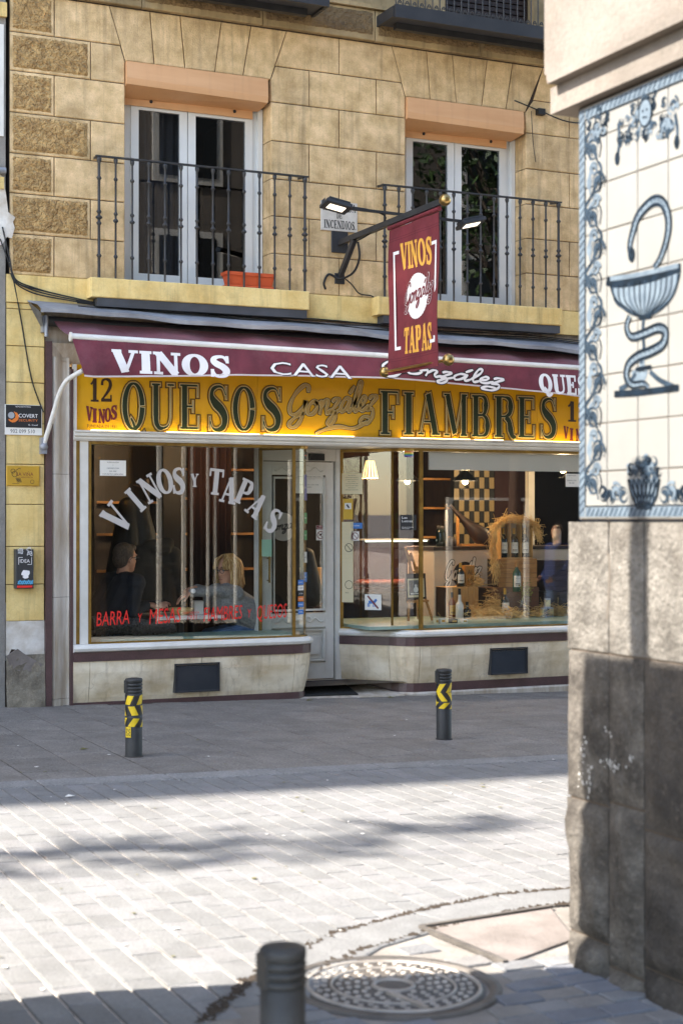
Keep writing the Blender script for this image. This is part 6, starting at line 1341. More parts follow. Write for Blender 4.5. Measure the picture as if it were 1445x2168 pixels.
def seated(c_head, facing, sh_y, arms, mats, name, lab, voxel=.0065, width=.19, hips=None, lean=(.0, 0), big=1.0):
    hc = Vector(c_head); fv = Vector((facing[0], facing[1], 0)).normalized(); lv = Vector((-fv.y, fv.x, 0)); fm = frame(Vector((facing[0], facing[1], facing[2] if len(facing) > 2 else 0)))
    body = Vector(sh_y).normalized(); bl_ = Vector((-body.y, body.x, 0)); neck = hc - fv * .03 - V3(0, 0, .115); chest = neck - V3(0, 0, .16) - body * lean[0]; hip = Vector(hips); P = head(hc, fm, big)
    P += [('c', tuple(hc - fv * .02 - V3(0, 0, .06)), tuple(neck - V3(0, 0, .06) - body * lean[0] * .3), .056, .064, 0), ('c', tuple(neck - V3(0, 0, .075)), tuple(neck - V3(0, 0, .04)), .075, .066, 1)]
    sh = {s: neck - V3(0, 0, .105) + bl_ * s * width - body * lean[0] * .4 for s in (1, -1)}
    P += [('c', tuple(sh[1]), tuple(sh[-1]), .088, .088, 1), ('c', tuple(chest + bl_ * .085), tuple(hip + bl_ * .08 + V3(0, 0, .12)), .14 * big, .14 * big, 1), ('c', tuple(chest - bl_ * .085), tuple(hip - bl_ * .08 + V3(0, 0, .12)), .14 * big, .14 * big, 1), ('c', tuple(hip + bl_ * .08), tuple(hip - bl_ * .08), .125, .125, 2)]
    for s in (1, -1):
        kn = hip + body * .42 + bl_ * s * .10; kn.z = .50; ft = kn - body * .02; ft.z = .12; hp = hip + bl_ * s * .09
        P += [('c', tuple(hp), tuple(kn), .085, .062, 2), ('c', tuple(kn), tuple(ft), .058, .042, 2), ('c', tuple(ft - V3(0, 0, .02)), tuple(ft + body * .16 - V3(0, 0, .025)), .042, .035, 3)]
    for s, el, wr, hd_, pn, cu_ in arms:
        P += [('c', tuple(sh[s]), tuple(el), .074, .056, 1), ('c', tuple(el), tuple(Vector(wr) - (Vector(wr) - Vector(el)).normalized() * .02), .056, .040, 1), ('c', tuple(Vector(wr) - (Vector(wr) - Vector(el)).normalized() * .03), tuple(wr), .026, .024, 0)]
        P += hand(wr, hd_, pn, cu_, 1.05, 0, s * -1)
    o = blob(name, P, mats, voxel); tag(o, lab, 'person'); return o, fm, hc
# the man, seen from behind, turned to the table
mh_c = W(266, 1180, MY); mh_c.z -= .01
man, fm, hc = seated(mh_c, (.93, .36, -.05), (.95, .3, 0), [(-1, (MX + .06, MY - .26, .74), W(312, 1280, .62) + V3(0, 0, -.0), (.9, .25, -.05), (0, .3, -1), .75), (1, (MX + .22, MY + .20, .78), W(345, 1278, .78), (-.3, -.9, .1), (.2, 0, -1), .6)], [M['skin'], M['navy'], M['denim'], M['black']], 'person', 'man with short brown hair and glasses in a navy jumper, seated with his back turned', hips=(MX - .10, MY + .02, .56), width=.225, lean=(.02, 0), big=1.14)
g = lambda f, l, u: tuple(hc + fm @ Vector((f, l, u)) * 1.14)
hr = blob('hair', [('e', g(-.024, 0, .042), (.094, .082, .090), fm, 0), ('e', g(-.055, 0, -.01), (.06, .075, .075), fm, 0), ('e', g(.035, 0, .088), (.055, .062, .032), fm, 0), ('e', g(-.01, .068, .022), (.03, .014, .04), fm, 0), ('e', g(-.01, -.068, .022), (.03, .014, .04), fm, 0)], [M['hair_brown']], .007, 2, 1.14); hr.parent = man
face_parts(man, hc, fm, 'dark_wood')
# the woman reaching across
wh_c = W(481, 1208, FY)
wom, fm, hc = seated(wh_c, (-.92, -.40, -.08), (-.98, -.1, 0), [(1, W(462, 1252, .60), W(402, 1255, .58), (-.9, .2, -.5), (0, .1, -1), .35), (-1, W(470, 1262, 1.0), W(414, 1244, .86), (-.9, -.2, -.1), (0, -.2, -1), .8)], [M['skin'], M['grey_knit'], M['denim'], M['black']], 'person', 'blonde woman with glasses in a grey jumper reaching across the cafe table', hips=(FX + .16, FY + .02, .54), width=.18, lean=(-.07, 0), big=1.14)
g = lambda f, l, u: tuple(hc + fm @ Vector((f, l, u)) * 1.14)
hr = blob('hair', [('e', g(-.025, 0, .040), (.092, .082, .088), fm, 0), ('e', g(-.055, 0, -.03), (.052, .078, .08), fm, 0), ('e', g(-.02, .074, -.02), (.030, .016, .07), fm, 0), ('e', g(-.02, -.074, -.02), (.030, .016, .07), fm, 0)], [M['hair_blond']], .007, 2, 1.14); hr.parent = wom
hs = MB(); rr = random.Random(8)
for k in range(520):
    hs.mi = rr.choice((0, 0, 1)); sd_ = rr.choice((1, -1)); fr_ = k % 7 == 0
    a = rr.uniform(.45, .95) if fr_ else rr.uniform(1.0, 3.14); r_ = .104 + rr.uniform(-.006, .012); q0 = Vector(g(-.01 + .035 * math.cos(a) + rr.uniform(-.02, .02), sd_ * (.006 + .02 * math.sin(a)), .135 + rr.uniform(-.004, .004))); pts_ = [q0]
    L_ = .10 if fr_ else rr.uniform(.21, .27); cur = rr.uniform(-.02, .014)
    for t in (.3, .6, .85, 1): pts_.append(Vector(g(-.02 + r_ * math.cos(a) * (.75 + .35 * min(t, .6) / .6) + .008 * math.sin(9 * t + k), sd_ * (r_ * .90 * math.sin(a) * (.75 + .33 * min(t, .6) / .6) + cur * t * t), .115 - L_ * t ** 1.6 + .004 * math.sin(7 * t + k))))
    hs.tube(catmull(pts_, 4), [.0042] * 12 + [.004, .0036, .003, .0022, .001], 4, False)
tag(hs.build('hair_strands', [M['hair_blond'], mat('hair_honey', '#dbb67e', .45)], wom), kind='stuff')
face_parts(wom, hc, fm, 'black_metal')
wt = MB(); wr = W(404, 1254, .575); wt.lathe([(.022, -.004), (.024, 0), (.022, .004), (.001, .005)], (0, 0, 0), 14); rot = Matrix.Rotation(R(75), 3, 'X'); wt.v = [tuple(rot @ Vector(v) + wr + V3(0.012, -.032, .012)) for v in wt.v]; wt.build('watch', M['white_letter'], wom)
# hanging coat behind the man
cx0, cz = W(318, 1120, 1.5).x, W(318, 1120, 1.5).z
C_ = [('c', (cx0 - .02, 1.5, cz - .26), (cx0 - .01, 1.5, cz - .85), .13, .20, 0), ('c', (cx0 + .12, 1.5, cz - .26), (cx0 + .14, 1.5, cz - .85), .12, .18, 0), ('c', (cx0 - .05, 1.42, cz - .16), (cx0 + .16, 1.42, cz - .14), .055, .06, 0), ('c', (cx0 + .0, 1.38, cz - .2), (cx0 + .13, 1.38, cz - .2), .045, .045, 0), ('c', (cx0 - .12, 1.46, cz - .25), (cx0 - .24, 1.42, cz - .85), .095, .07, 0), ('c', (cx0 + .22, 1.46, cz - .26), (cx0 + .31, 1.42, cz - .85), .09, .065, 0)]
for k in range(6): C_.append(('c', (cx0 - .14, 1.385, cz - .36 - .09 * k), (cx0 + .24, 1.385, cz - .36 - .09 * k), .022, .022, 0))
ct = blob('hanging_coat', C_, [M['coat']], .012, 3); tag(ct, 'grey brown padded coat with bunched hood hanging on a stand behind the man', 'coat')
jb = blob('dark_coat', [('c', (cx0 - .16, 1.72, cz + .22), (cx0 - .2, 1.7, cz - .5), .10, .20, 0), ('c', (cx0 - .05, 1.72, cz + .2), (cx0 + .06, 1.7, cz - .5), .10, .18, 0)], [M['black']], .014, 3); tag(jb, 'black coat hanging behind the padded one on the stand', 'coat')
cs = empty('coat_stand', (cx0 + .05, 1.75, .05), 'dark wooden coat stand almost hidden behind the padded coat', 'coat stand'); MB().tube([(cx0 + .05, 1.75, .05), (cx0 + .05, 1.75, cz + .5)], .022, 8).build('pole', M['dark_wood'], cs); MB().lathe([(.2, 0), (.2, .02), (.03, .05)], (cx0 + .05, 1.75, .05), 16).build('foot', M['dark_wood'], cs)
for a in range(4): MB().tube([(cx0 + .05, 1.75, cz + .4), (cx0 + .05 + .14 * math.cos(a * 1.57 - .6), 1.75 + .14 * math.sin(a * 1.57 - .6), cz + .44)], .011, 6).build('hook', M['dark_wood'], cs)

# ------------------------------------------------------------------ pendant lamps
def pendant(px, py, y, kind, lab, en=9):
    p = W(px, py, y); e = empty('pendant_lamp', p, lab, 'lamp', 'pendant lamps inside the shop'); x, y, z = p
    if kind == 'cone': MB().lathe([(.13, -.0), (.10, .04), (.035, .10), (.02, .13)], p, 20, cap=False).lathe([(.128, .001), (.097, .04), (.03, .10)], p, 20, cap=False).build('lamp_shade', M['black_metal'], e)
    else: 
        q_ = MB().lathe([(.085, -.08), (.045, .10)], p, 28, cap=False); q_.m = [k % 2 for k in range(28)]; q_.build('lamp_shade', [M['shade_lit'], M['wood']], e)
    MB().ball((x, y, z - .005 if kind == 'cone' else z), .034, 10).build('bulb', M['bulb'], e); MB().tube([(x, y, z + .1), (x, y, 2.93)], .005, 5).build('cord', M['black'], e)
    l = bpy.data.lights.new('pendant', 'POINT'); l.energy = en; l.color = (1, .74, .45); l.shadow_soft_size = .05; o = bpy.data.objects.new('pendant_light', l); COL.objects.link(o); o.location = (0, 0, -.06); o.parent = e
pendant(783, 996, 1.2, 'drum', 'pendant with lit striped shade hanging near the shop entrance'); pendant(862, 1018, 2.4, 'cone', 'black cone pendant with glowing bulb above the glass counter'); pendant(984, 1018, 1.2, 'cone', 'black cone pendant in front of the checkered tiles', 6); pendant(1191, 994, 1.6, 'cone', 'pendant glowing behind the window edge next to the stone pillar'); pendant(430, 900, .50, 'cone', 'unseen black cone pendant added to light the diners at the window table', 42)  # the last pendant is added out of view to light the diners

# ------------------------------------------------------------------ the wine window
DZ = .585
MB().box(3.10, 7.3, .03, 1.28, DZ - .03, DZ).build('display_floor', M['green_floor'], shop)
MB().box(px_at(905, .06), 7.2, .03, .05, 2.08, 2.25).build('pelmet', M['white_gloss'], shop)
cw = empty('white_counter', (px_at(1060, 1.3), 1.3, .05), 'cream counter front with a round black logo behind the wine display', 'counter')
ca, cb_ = W(918, 1165, 1.3), W(1280, 1165, 1.3)
MB().bbox(ca.x, cb_.x, 1.30, 1.9, .05, ca.z, .006).build('front', mat('counter_cream', '#d9ccbb', .5, col2='#cfc0ad'), cw); MB().box(ca.x - .02, cb_.x, 1.28, 1.95, ca.z + .001, ca.z + .035).build('top', M['dark_wood'], cw)
t = MB(); xf = flat((0, 1.2985, 0), EX, EZ); c = W(983, 1218, 1.3); disc(t, xf, c.x, c.z, .145, 32, .001); t.build('logo_disc', M['black'], cw)
t = MB(); script(t, flat((W(938, 1232, 1.3).x, 1.296, c.z - .06), (1, 0, .1), EZ), .46, .2, .02, .008); t.build('logo_outline', M['black'], cw); t = MB(); script(t, flat((W(938, 1232, 1.3).x, 1.294, c.z - .06), (1, 0, .1), EZ), .46, .2, .02); t.build('logo_script', M['paper'], cw)
def crate(x0, x1, y0, y1, z0, z1, m, name, lab, cat='crate', vert=False, group=None):
    e = empty(name, ((x0 + x1) / 2, (y0 + y1) / 2, z0), lab, cat, group); MB().box(x0 + .008, x1 - .008, y0 + .012, y1, z0 + .004, z1 - .004).build('core', M['dark_wood'], e); n = 6
    for k in range(n):
        if vert: a, b = x0 + (x1 - x0) * k / n, x0 + (x1 - x0) * (k + 1) / n; MB().bbox(a + .001, b - .001, y0, y0 + .011, z0, z1, .002).build('plank', m, e)
        else: a, b = z0 + (z1 - z0) * k / n, z0 + (z1 - z0) * (k + 1) / n; MB().bbox(x0, x1, y0, y0 + .011, a + .001, b - .001, .002).build('plank', m, e)
    MB().box(x0, x1, y0 + .012, y1, z1 - .0039, z1).build('lid', m, e); return e
yw = .75
crate(px_at(945, .95), px_at(1012, .95), .95, 1.2, DZ, DZ + .315, M['pine'], 'pine_crate', 'upright pine box with vertical grooves standing before the black logo', vert=True)
crate(px_at(1040, .9), px_at(1140, .9), .90, 1.2, DZ, DZ + .30, mat('old_crate', '#7a4f35', .7, col2='#5d3a26', nscale=4), 'old_crate', 'brown wooden crate at the bottom of the stack in the wine window')
crate(px_at(1055, .95), px_at(1136, .95), .95, 1.2, DZ + .301, DZ + .60, M['wood'], 'plank_crate', 'orange plank crate in the middle of the stack, under the open wine case')
crate(px_at(1152, .95), px_at(1206, .95), .95, 1.2, DZ + .25, DZ + .58, M['dark_wood'], 'dark_crate', 'dark plank crate at the side of the stack beside the stone pillar')
crate(px_at(1150, .94), px_at(1210, .94), .94, 1.22, DZ, DZ + .249, M['dark_wood'], 'low_crate', 'low dark crate carrying the dark plank crate beside the pillar')
wz = DZ + .602; xa, xb = px_at(1059, .97), px_at(1127, .97); e = empty('wine_case', ((xa + xb) / 2, 1.0, wz), 'open upright wooden wine case holding three bottles in straw', 'case')
f = MB(); t = .012; f.box(xa, xa + t, .97, 1.1, wz, wz + .385); f.box(xb - t, xb, .97, 1.1, wz, wz + .385); f.box(xa + t, xb - t, .97, 1.1, wz, wz + t); f.box(xa + t, xb - t, .97, 1.1, wz + .385 - t, wz + .385)
for k in (1, 2): f.box(xa + (xb - xa) * k / 3 - .003, xa + (xb - xa) * k / 3 + .003, .98, 1.085, wz + t, wz + .385 - t)
f.build('frame', M['pine'], e); MB().box(xa + t, xb - t, 1.086, 1.1, wz + t, wz + .385 - t).build('back_board', mat('case_back', '#b3a898', .8), e)
for k, w_ in enumerate(('nearest the straw wreath hanging down', 'in the middle of the open case', 'nearest the stone pillar side')): bottle('wine_bottle', xa + (xb - xa) * (k + .5) / 3, 1.03, wz + t, .31, .046, 'dark wine bottle in the open case, ' + w_, group='bottles in the wine case')
def B_(px, y, z, h, r, lab, **k): return bottle('wine_bottle', px_at(px, y), y, z, h, r, lab, **k)
B_(1093, .84, DZ + .001 + .30 * 0 + .0, .001, .001, 'x') if 0 else None
MB().bbox(px_at(1070, .80), px_at(1118, .80), .74, .895, DZ, DZ + .262, .004).build('glass_plinth', M['glass'], shop)
B_(1093, .80, DZ + .263, .32, .044, 'green glass wine bottle with white label before the plank crate', body='bottle_green', cap='wood')
B_(974, 1.02, DZ + .3155, .25, .040, 'dark bottle with white label standing on the pine box', group=None)
B_(956, .80, DZ, .27, .036, 'amber bottle with black neck cap beside the white bottle', body='bottle_amber', label='foil', cap='black', cat='bottle'); B_(972, .72, DZ, .31, .040, 'tall white opaque bottle with dark cap on the display floor', body='white_gloss', label=None, cap='black', neck=.45, cat='bottle'); B_(988, .76, DZ, .17, .042, 'squat small dark bottle beside the tall white one', label=None, cap='black', neck=.4, cat='bottle'); B_(1068, .74, DZ, .30, .043, 'dark wine bottle with white label standing alone before the straw')
bxp = px_at(991, 1.04); e = empty('bottle_box', (bxp, 1.04, DZ + .3155), 'golden brown upright gift box on the pine box', 'gift box'); MB().bbox(bxp - .05, bxp + .05, 1.0, 1.1, DZ + .3155, DZ + .535, .003).build('carton', mat('carton', '#a8722c', .5), e); t = MB(); sans(t, 'AL', flat((bxp - .035, .9995, DZ + .44), EX, EZ), .07, .05); sans(t, 'PX', flat((bxp - .03, .9995, DZ + .37), EX, EZ), .06, .03); t.build('print', M['dark_letter'], e)
# straw: countless stalks
def straw(c, sx_, sy_, sz_, n, ln=.16, seed=0, path=None):
    q = random.Random(seed); mb = MB()
    for _ in range(n):
        if path: i = q.uniform(0, len(path) - 1.001); p = Vector(path[int(i)]).lerp(Vector(path[int(i) + 1]), i % 1); tg = (Vector(path[int(i) + 1]) - Vector(path[int(i)])).normalized()
        else: p = Vector(c); tg = Vector((q.uniform(-1, 1), q.uniform(-1, 1), q.uniform(-.2, .3))).normalized()
        p = p + Vector((q.gauss(0, sx_), q.gauss(0, sy_), abs(q.gauss(0, sz_)) if not path else q.gauss(0, sz_))); d = (tg + Vector((q.gauss(0, .35), q.gauss(0, .35), q.gauss(0, .25)))).normalized(); L_ = ln * q.uniform(.5, 1.3); b = Vector((q.gauss(0, .2), q.gauss(0, .2), q.gauss(0, .2))) * L_
        a0 = p - d * L_ / 2
        if not path: a0.z = max(a0.z, c[2] + .003)
        e_ = p + d * L_ / 2
        if not path: e_.z = max(e_.z, c[2] + .003)
        mb.tube([a0, (a0 + e_) / 2 + b * .3, e_], .0022, 3, False, False)
    return mb
gp = [(px_at(1048, .93), .93, DZ + .42), (px_at(1045, .93), .93, DZ + .62), (px_at(1043, .93), .93, DZ + .78), (px_at(1052, .93), .95, DZ + .96), (px_at(1078, .93), .96, DZ + 1.02), (px_at(1110, .93), .96, DZ + 1.01), (px_at(1134, .93), .95, DZ + .96), (px_at(1141, .93), .94, DZ + .84)]
tag(straw(None, .018, .018, .018, 520, .17, 1, gp).build('straw_wreath', M['straw']), 'garland of dry straw twisted round the open wine case', 'straw garland', kind='stuff')
for k, (px, y, n, a, z) in enumerate(((1020, .85, 500, .13, 0), (1165, .75, 420, .13, 0), (1060, .62, 260, .2, 0), (1000, 1.05, 160, .06, .3155), (1045, .86, 200, .03, .02))):
    tag(straw((px_at(px, y), y, DZ + z), a, .05, .05 if k != 4 else .11, n, .15, 20 + k).build('straw_heap', M['straw']), ('heap of loose straw between the pine box and the crates', 'heap of loose straw under the tins by the pillar', 'thin scatter of straw at the front of the display', 'tuft of straw on top of the pine box', 'upright tuft of straw before the bottom crate')[k], 'straw', kind='stuff')
# easel with a framed photograph
ye = .55; e = empty('easel', (px_at(885, ye), ye, DZ), 'small wooden easel holding a framed black and white photograph', 'easel')
A = lambda px, py, dy=0: W(px, py, ye + dy)
for a, b in ((A(868, 1170), A(864, 1312, -.02)), (A(868, 1170), A(915, 1305, -.02)), (A(882, 1200, .02), A(885, 1300, .25))): a.z = max(a.z, DZ + .01); b.z = DZ + .008; MB().bar(a, b, .022, .014, (0, 1, 0)).build('leg', M['wood'], e)
MB().bar(A(858, 1160), A(872, 1215), .024, .012, (0, 1, 0)).build('mast', M['wood'], e); MB().bar(A(862, 1275, -.03), A(906, 1272, -.03), .02, .03, (0, 1, 0)).build('ledge', M['wood'], e); MB().bar(A(866, 1212, -.01), A(886, 1210, -.01), .02, .012, (0, 1, 0)).build('clamp', M['wood'], e)
xf = flat(A(858, 1270, -.05), (1, 0, .02), (.02, .12, 1)); e2 = empty('framed_photograph', A(878, 1245, -.05), 'black and white photograph in dark frame with cream mount resting on the easel', 'picture')
w1, h1 = .225, .255; m_ = MB(); m_.add([xf(a, b, d) for d in (0, .015) for a, b in ((0, 0), (w1, 0), (w1, h1), (0, h1))], [(3, 2, 1, 0), (4, 5, 6, 7)] + [(k, (k + 1) % 4, 4 + (k + 1) % 4, 4 + k) for k in range(4)]); m_.build('frame', M['dark_wood'], e2)
m_ = MB(); rect(m_, xf, .02, w1 - .02, .02, h1 - .05, .016); m_.build('mount', M['paper_cream'], e2); m_ = MB(); rect(m_, xf, .035, w1 - .035, .04, h1 - .065, .0165); m_.build('photograph', mat('photo_grey', '#7d7a76', .6, col2='#2a2928', nscale=22), e2)
m_ = MB(); disc(m_, xf, .11, .135, .014, 10, .017); disc(m_, xf, .11, .095, .028, 10, .0175, .03); rect(m_, xf, .05, .17, .05, .062, .017); m_.build('photograph_figure', M['paper'], e2)
# glasses with dried flowers, tins, jars, tags
for k, (px, ln_) in enumerate(((1098, -.05), (1108, -.07))):
    x = px_at(px, .62); e = empty('champagne_flute', (x, .62, DZ), ('slim flute glass of dried flowers, tilted, nearer the crates', 'slim flute glass of dried flowers, tilted, nearer the pillar')[k], 'glass', 'flutes of dried flowers'); g0 = MB().lathe([(.028, 0), (.028, .004), (.005, .012), (.005, .10), (.018, .14), (.026, .24), (.024, .24), (.016, .14)], (0, 0, 0), 14, cap=False); rot = Matrix.Rotation(.22, 3, 'Y'); g0.v = [tuple(rot @ Vector(v) + V3(x, .62, DZ + .006)) for v in g0.v]; g0.build('flute', M['glass'], e)
    fl = MB(); rr = random.Random(k); c = V3(x, .62, DZ) + rot @ V3(0, 0, .27)
    for _ in range(60): p = c + V3(rr.gauss(0, .025), rr.gauss(0, .02), rr.gauss(.01, .045)); fl.ball(p, rr.uniform(.004, .009), 6)
    tag(fl.build('flowers', mat('dried_flower', '#9a8a3c', .8, col2='#5e6a34', nscale=30), e), kind='stuff')
for k, (px, z) in enumerate(((1150, DZ), (1164, DZ), (1158, DZ + .0955))):
    x = px_at(px, .66); e = empty('food_tin', (x, .66, z), ('small tin nearer the crates, lower row', 'small tin nearer the pillar, lower row', 'small tin on top of the other two')[k], 'tin', 'stacked food tins'); MB().lathe([(.033, 0), (.035, .003), (.033, .006), (.033, .088), (.035, .092), (.033, .095), (.001, .093)], (x, .66, z), 18).build('can', M['lead'], e); MB().lathe([(.0337, .012), (.0337, .082)], (x, .66, z), 18, cap=False).build('label', mat('tin_label', '#cdbb86', .5, col2='#3a3328', nscale=14), e)
for k, (px, m, w2, h2, lb) in enumerate(((935, 'paper', .05, .05, 'small pale jar at the front of the display floor'), (958, 'black', .07, .04, 'flat black tin at the front of the display floor'), (981, 'paper', .05, .035, 'small white tub at the front of the display floor'), (922, 'paper_cream', .03, .05, 'narrow cream packet at the front of the display floor'))):
    x = px_at(px, .22); e = empty('display_packet', (x, .22, DZ), lb, 'packet', 'small packets in the wine window'); MB().bbox(x - w2 / 2, x + w2 / 2, .19, .25, DZ, DZ + h2, .004, 'top').build('pack', M[m], e); MB().box(x - w2 * .35, x + w2 * .35, .1885, .1899, DZ + h2 * .25, DZ + h2 * .7).build('label', M['foil'], e)
x = px_at(1076, .6); t, xf = notice('price_tag', (x, .6, DZ + .032), EX, .085, .055, 'paper', 'white price tag on the display floor below the lone bottle', 'price tag', [('A.B', .5, .5, .03, .06)])
# tiled wall, red wall, post, hams, glass counter behind
tw = empty('checkered_wall', (px_at(1005, 3), 3.0, .05), 'black and cream checkered tile wall at the back of the shop', 'wall'); xa, xb = px_at(962, 3), px_at(1047, 3); MB().box(xa, xb, 3.02, 3.1, .05, 2.9).build('backing', M['black'], tw)
nx = 8; dx = (xb - xa) / nx; tA = MB().bbox(-dx / 2 + .002, dx / 2 - .002, -.01, .0, -.066, .066, .003).mesh('wall_tile', mat('wall_tile_cream', '#9c875f', .4)); tB = MB().bbox(-dx / 2 + .002, dx / 2 - .002, -.01, .0, -.066, .066, .003).mesh('wall_tile', M['black'])
for j in range(13):
    for i in range(nx): inst(tA if (i + j) % 2 else tB, 'wall_tile', (xa + dx * (i + .5), 3.02, .95 + .136 * j), tw)
MB().box(xb + .001, px_at(1122, 3), 3.0, 3.1, .05, 2.93).build('interior_wall', M['wine_wall'], bld); MB().box(px_at(1119, 2.6), px_at(1131, 2.6), 2.6, 2.68, .05, 2.93).build('white_post', M['white'], bld)
MB().box(px_at(700, 4.4), px_at(960, 4.4), 4.35, 4.45, .05, 2.93).build('interior_wall', M['wine_wall'], bld)
e = empty('cured_ham', W(1000, 1140, 1.55), 'dark cured ham leg clamped on a wooden stand on the cream counter', 'ham')
hp = [W(952, 1070, 1.62), W(968, 1088, 1.6), W(990, 1110, 1.58), W(1012, 1130, 1.56), W(1032, 1146, 1.55), W(1044, 1154, 1.55)]
MB().tube(catmull(hp, 4), [.022, .021, .02, .022, .026, .03, .036, .045, .055, .066, .078, .088, .096, .10, .098, .09, .078, .06, .045, .028, .012], 14).build('meat', mat('ham', '#1d0f0a', .5, col2='#301a0f', nscale=14, bump=.4, bscale=30), e)
MB().box(px_at(968, 1.6), px_at(1050, 1.6), 1.5, 1.66, ca.z + .0355, ca.z + .06).bar((hp[1].x, 1.6, ca.z + .05), hp[1], .03, .02, (0, 1, 0)).build('stand', M['wood'], e)
shelf_unit(px_at(893, 3.3), px_at(958, 3.3), 3.3, (1.05, 1.4, 1.75, 2.1), 'narrow dark shelving of bottles beside the checkered tiles')
for z in (1.4, 1.75, 2.1):
    for k in range(4): copy_tree(bt, (px_at(903, 3.3) + .1 * k, 3.4, z), 'dark bottle on the narrow shelving beside the checkered tiles').__setitem__('group', 'bottles beside the checkered tiles')
for k, (px, h_, r_, m_) in enumerate(((932, .22, .05, 'bottle'), (944, .46, .018, 'lead'), (956, .10, .05, 'dark_wood'), (1178, .22, .05, 'lead'))):
    x = px_at(px, 1.5); e = empty('counter_jar', (x, 1.5, ca.z + .036), ('dark jar on the cream counter nearest the brass post', 'thin metal tap column on the cream counter', 'small wooden pot on the counter beside the tap column', 'metal jar on the counter behind the open wine case')[k], 'jar', 'jars on the cream counter')
    MB().lathe([(r_ * .9, 0), (r_, .02), (r_, h_ * .7), (r_ * .7, h_ * .85)], (x, 1.5, ca.z + .036), 16).build('body', M[m_], e); MB().lathe([(r_ * .72, h_ * .851), (r_ * .72, h_ * .97), (r_ * .5, h_)], (x, 1.5, ca.z + .036), 16).build('lid', M['dark_wood'], e)
dc = empty('deli_counter', (px_at(830, 1.7), 1.7, .05), 'curved glass deli counter with red lit meat inside the entrance', 'deli counter'); xa, xb = px_at(778, 1.7), px_at(915, 1.7)
zt = W(830, 1142, 1.7).z; MB().box(xa, xb, 1.7, 2.4, .05, .82).build('cabinet', M['dark_in'], dc); MB().box(xa, xb, 1.78, 2.4, zt - .012, zt).build('top_glass', M['white_gloss'], dc); MB().box(xa + .0, xb, 2.3, 2.4, .83, zt - .013).build('back_panel', M['wine_wall'], dc)
m_ = MB(); m_.add([(xa, 1.66, .84), (xb, 1.66, .84), (xb, 1.78, zt - .014), (xa, 1.78, zt - .014)], [(0, 1, 2, 3)]); m_.build('front_glass', M['glass'], dc)
me_ = MB(); rr = random.Random(6)
for k in range(9): me_.ball((xa + .1 + (xb - xa - .2) * k / 8, 1.95 + rr.uniform(-.05, .1), .91), .085, 10, (1.3, 1.3, .5))
tag(me_.build('meat', mat('meat_red', '#5f1c12', .45, col2='#7a3a24', nscale=10), dc), kind='stuff')
lt = bpy.data.lights.new('deli', 'AREA'); lt.shape = 'RECTANGLE'; lt.size = xb - xa - .1; lt.size_y = .04; lt.energy = 1.5; lt.color = (1, .55, .35); lo = bpy.data.objects.new('deli_light', lt); COL.objects.link(lo); lo.location = ((xa + xb) / 2, 1.95, zt - .02)
MB().box(xa + .02, xb - .02, 1.785, 1.80, zt - .026, zt - .0125).build('light_tube', mat('tube_light', (.8, 1, .9), emit=.9), dc)
jk = blob('dark_jacket', [('c', (px_at(655, .9), .95, 1.25), (px_at(664, .9), .95, .85), .07, .12, 0), ('c', (px_at(655, .9), .95, 1.25), (px_at(650, .9), .95, 1.3), .05, .03, 0)], [M['black']], .012, 3); tag(jk, 'dark jacket hanging inside behind the door glass', 'jacket')
bs_ = MB().lathe([(.16, 0), (.20, .25), (.2, .26), (.02, .26)], (px_at(672, 2.2), 2.2, .82), 16); cb2 = MB().box(px_at(655, 2.1), px_at(700, 2.1), 2.0, 2.5, .05, .819)
tag(cb2.build('bar_counter', M['wine_wall']), 'dark red bar counter glimpsed through the door glass', 'counter'); tag(bs_.build('cheese_wheel', M['pine']), 'tall pale cheese on the bar counter behind the door glass', 'cheese')

# ------------------------------------------------------------------ out of frame: what the windows mirror and what shades the street
def walker(x, y, fx_, mats, lab, ht=1.75):
    z = gz(x); s = ht / 1.75; fv = Vector((fx_, .15, 0)).normalized(); lv = Vector((-fv.y, fv.x, 0)); o = V3(x, y, z); fm = frame(fv); q = lambda f, l, u: tuple(o + fv * f * s + lv * l * s + V3(0, 0, u * s)); P = head(q(.03, 0, 1.62), fm, s)
    P += [('c', q(0, 0, 1.42), q(.02, 0, 1.56), .06, .055, 0), ('c', q(0, .17, 1.38), q(0, -.17, 1.38), .085, .085, 1), ('c', q(0, .08, 1.3), q(0, .09, .85), .15, .16, 1), ('c', q(0, -.08, 1.3), q(0, -.09, .85), .15, .16, 1)]
    for l, f in ((1, .18), (-1, -.2)):
        P += [('c', q(0, .1 * l, .85), q(f * .6, .1 * l, .48), .095, .07, 2), ('c', q(f * .6, .1 * l, .48), q(f - (.1 if f < 0 else 0), .1 * l, .1), .065, .05, 2), ('c', q(f - (.1 if f < 0 else 0) - .03, .1 * l, .05), q(f + .16 - (.1 if f < 0 else 0), .1 * l, .045), .05, .042, 3), ('c', q(0, .21 * l, 1.38), q(-f * .4, .27 * l, 1.1), .075, .06, 1), ('c', q(-f * .4, .27 * l, 1.1), q(.2 - f * .4, .22 * l, .92), .06, .045, 1)] + hand(q(.2 - f * .4, .22 * l, .92), fv + V3(0, 0, -.4), lv * -l, .7, 1, 0, l)
    o_ = blob('person', P, mats, .014, 4); tag(o_, lab, 'person'); hc_ = Vector(q(.03, 0, 1.62)); h = blob('hair', [('e', tuple(hc_ + fm @ V3(-.03, 0, .045)), (.095, .085, .09), fm, 0), ('e', tuple(hc_ + fm @ V3(-.05, 0, -.01)), (.06, .08, .08), fm, 0)], [M['hair_brown']], .012, 2); h.parent = o_; return o_
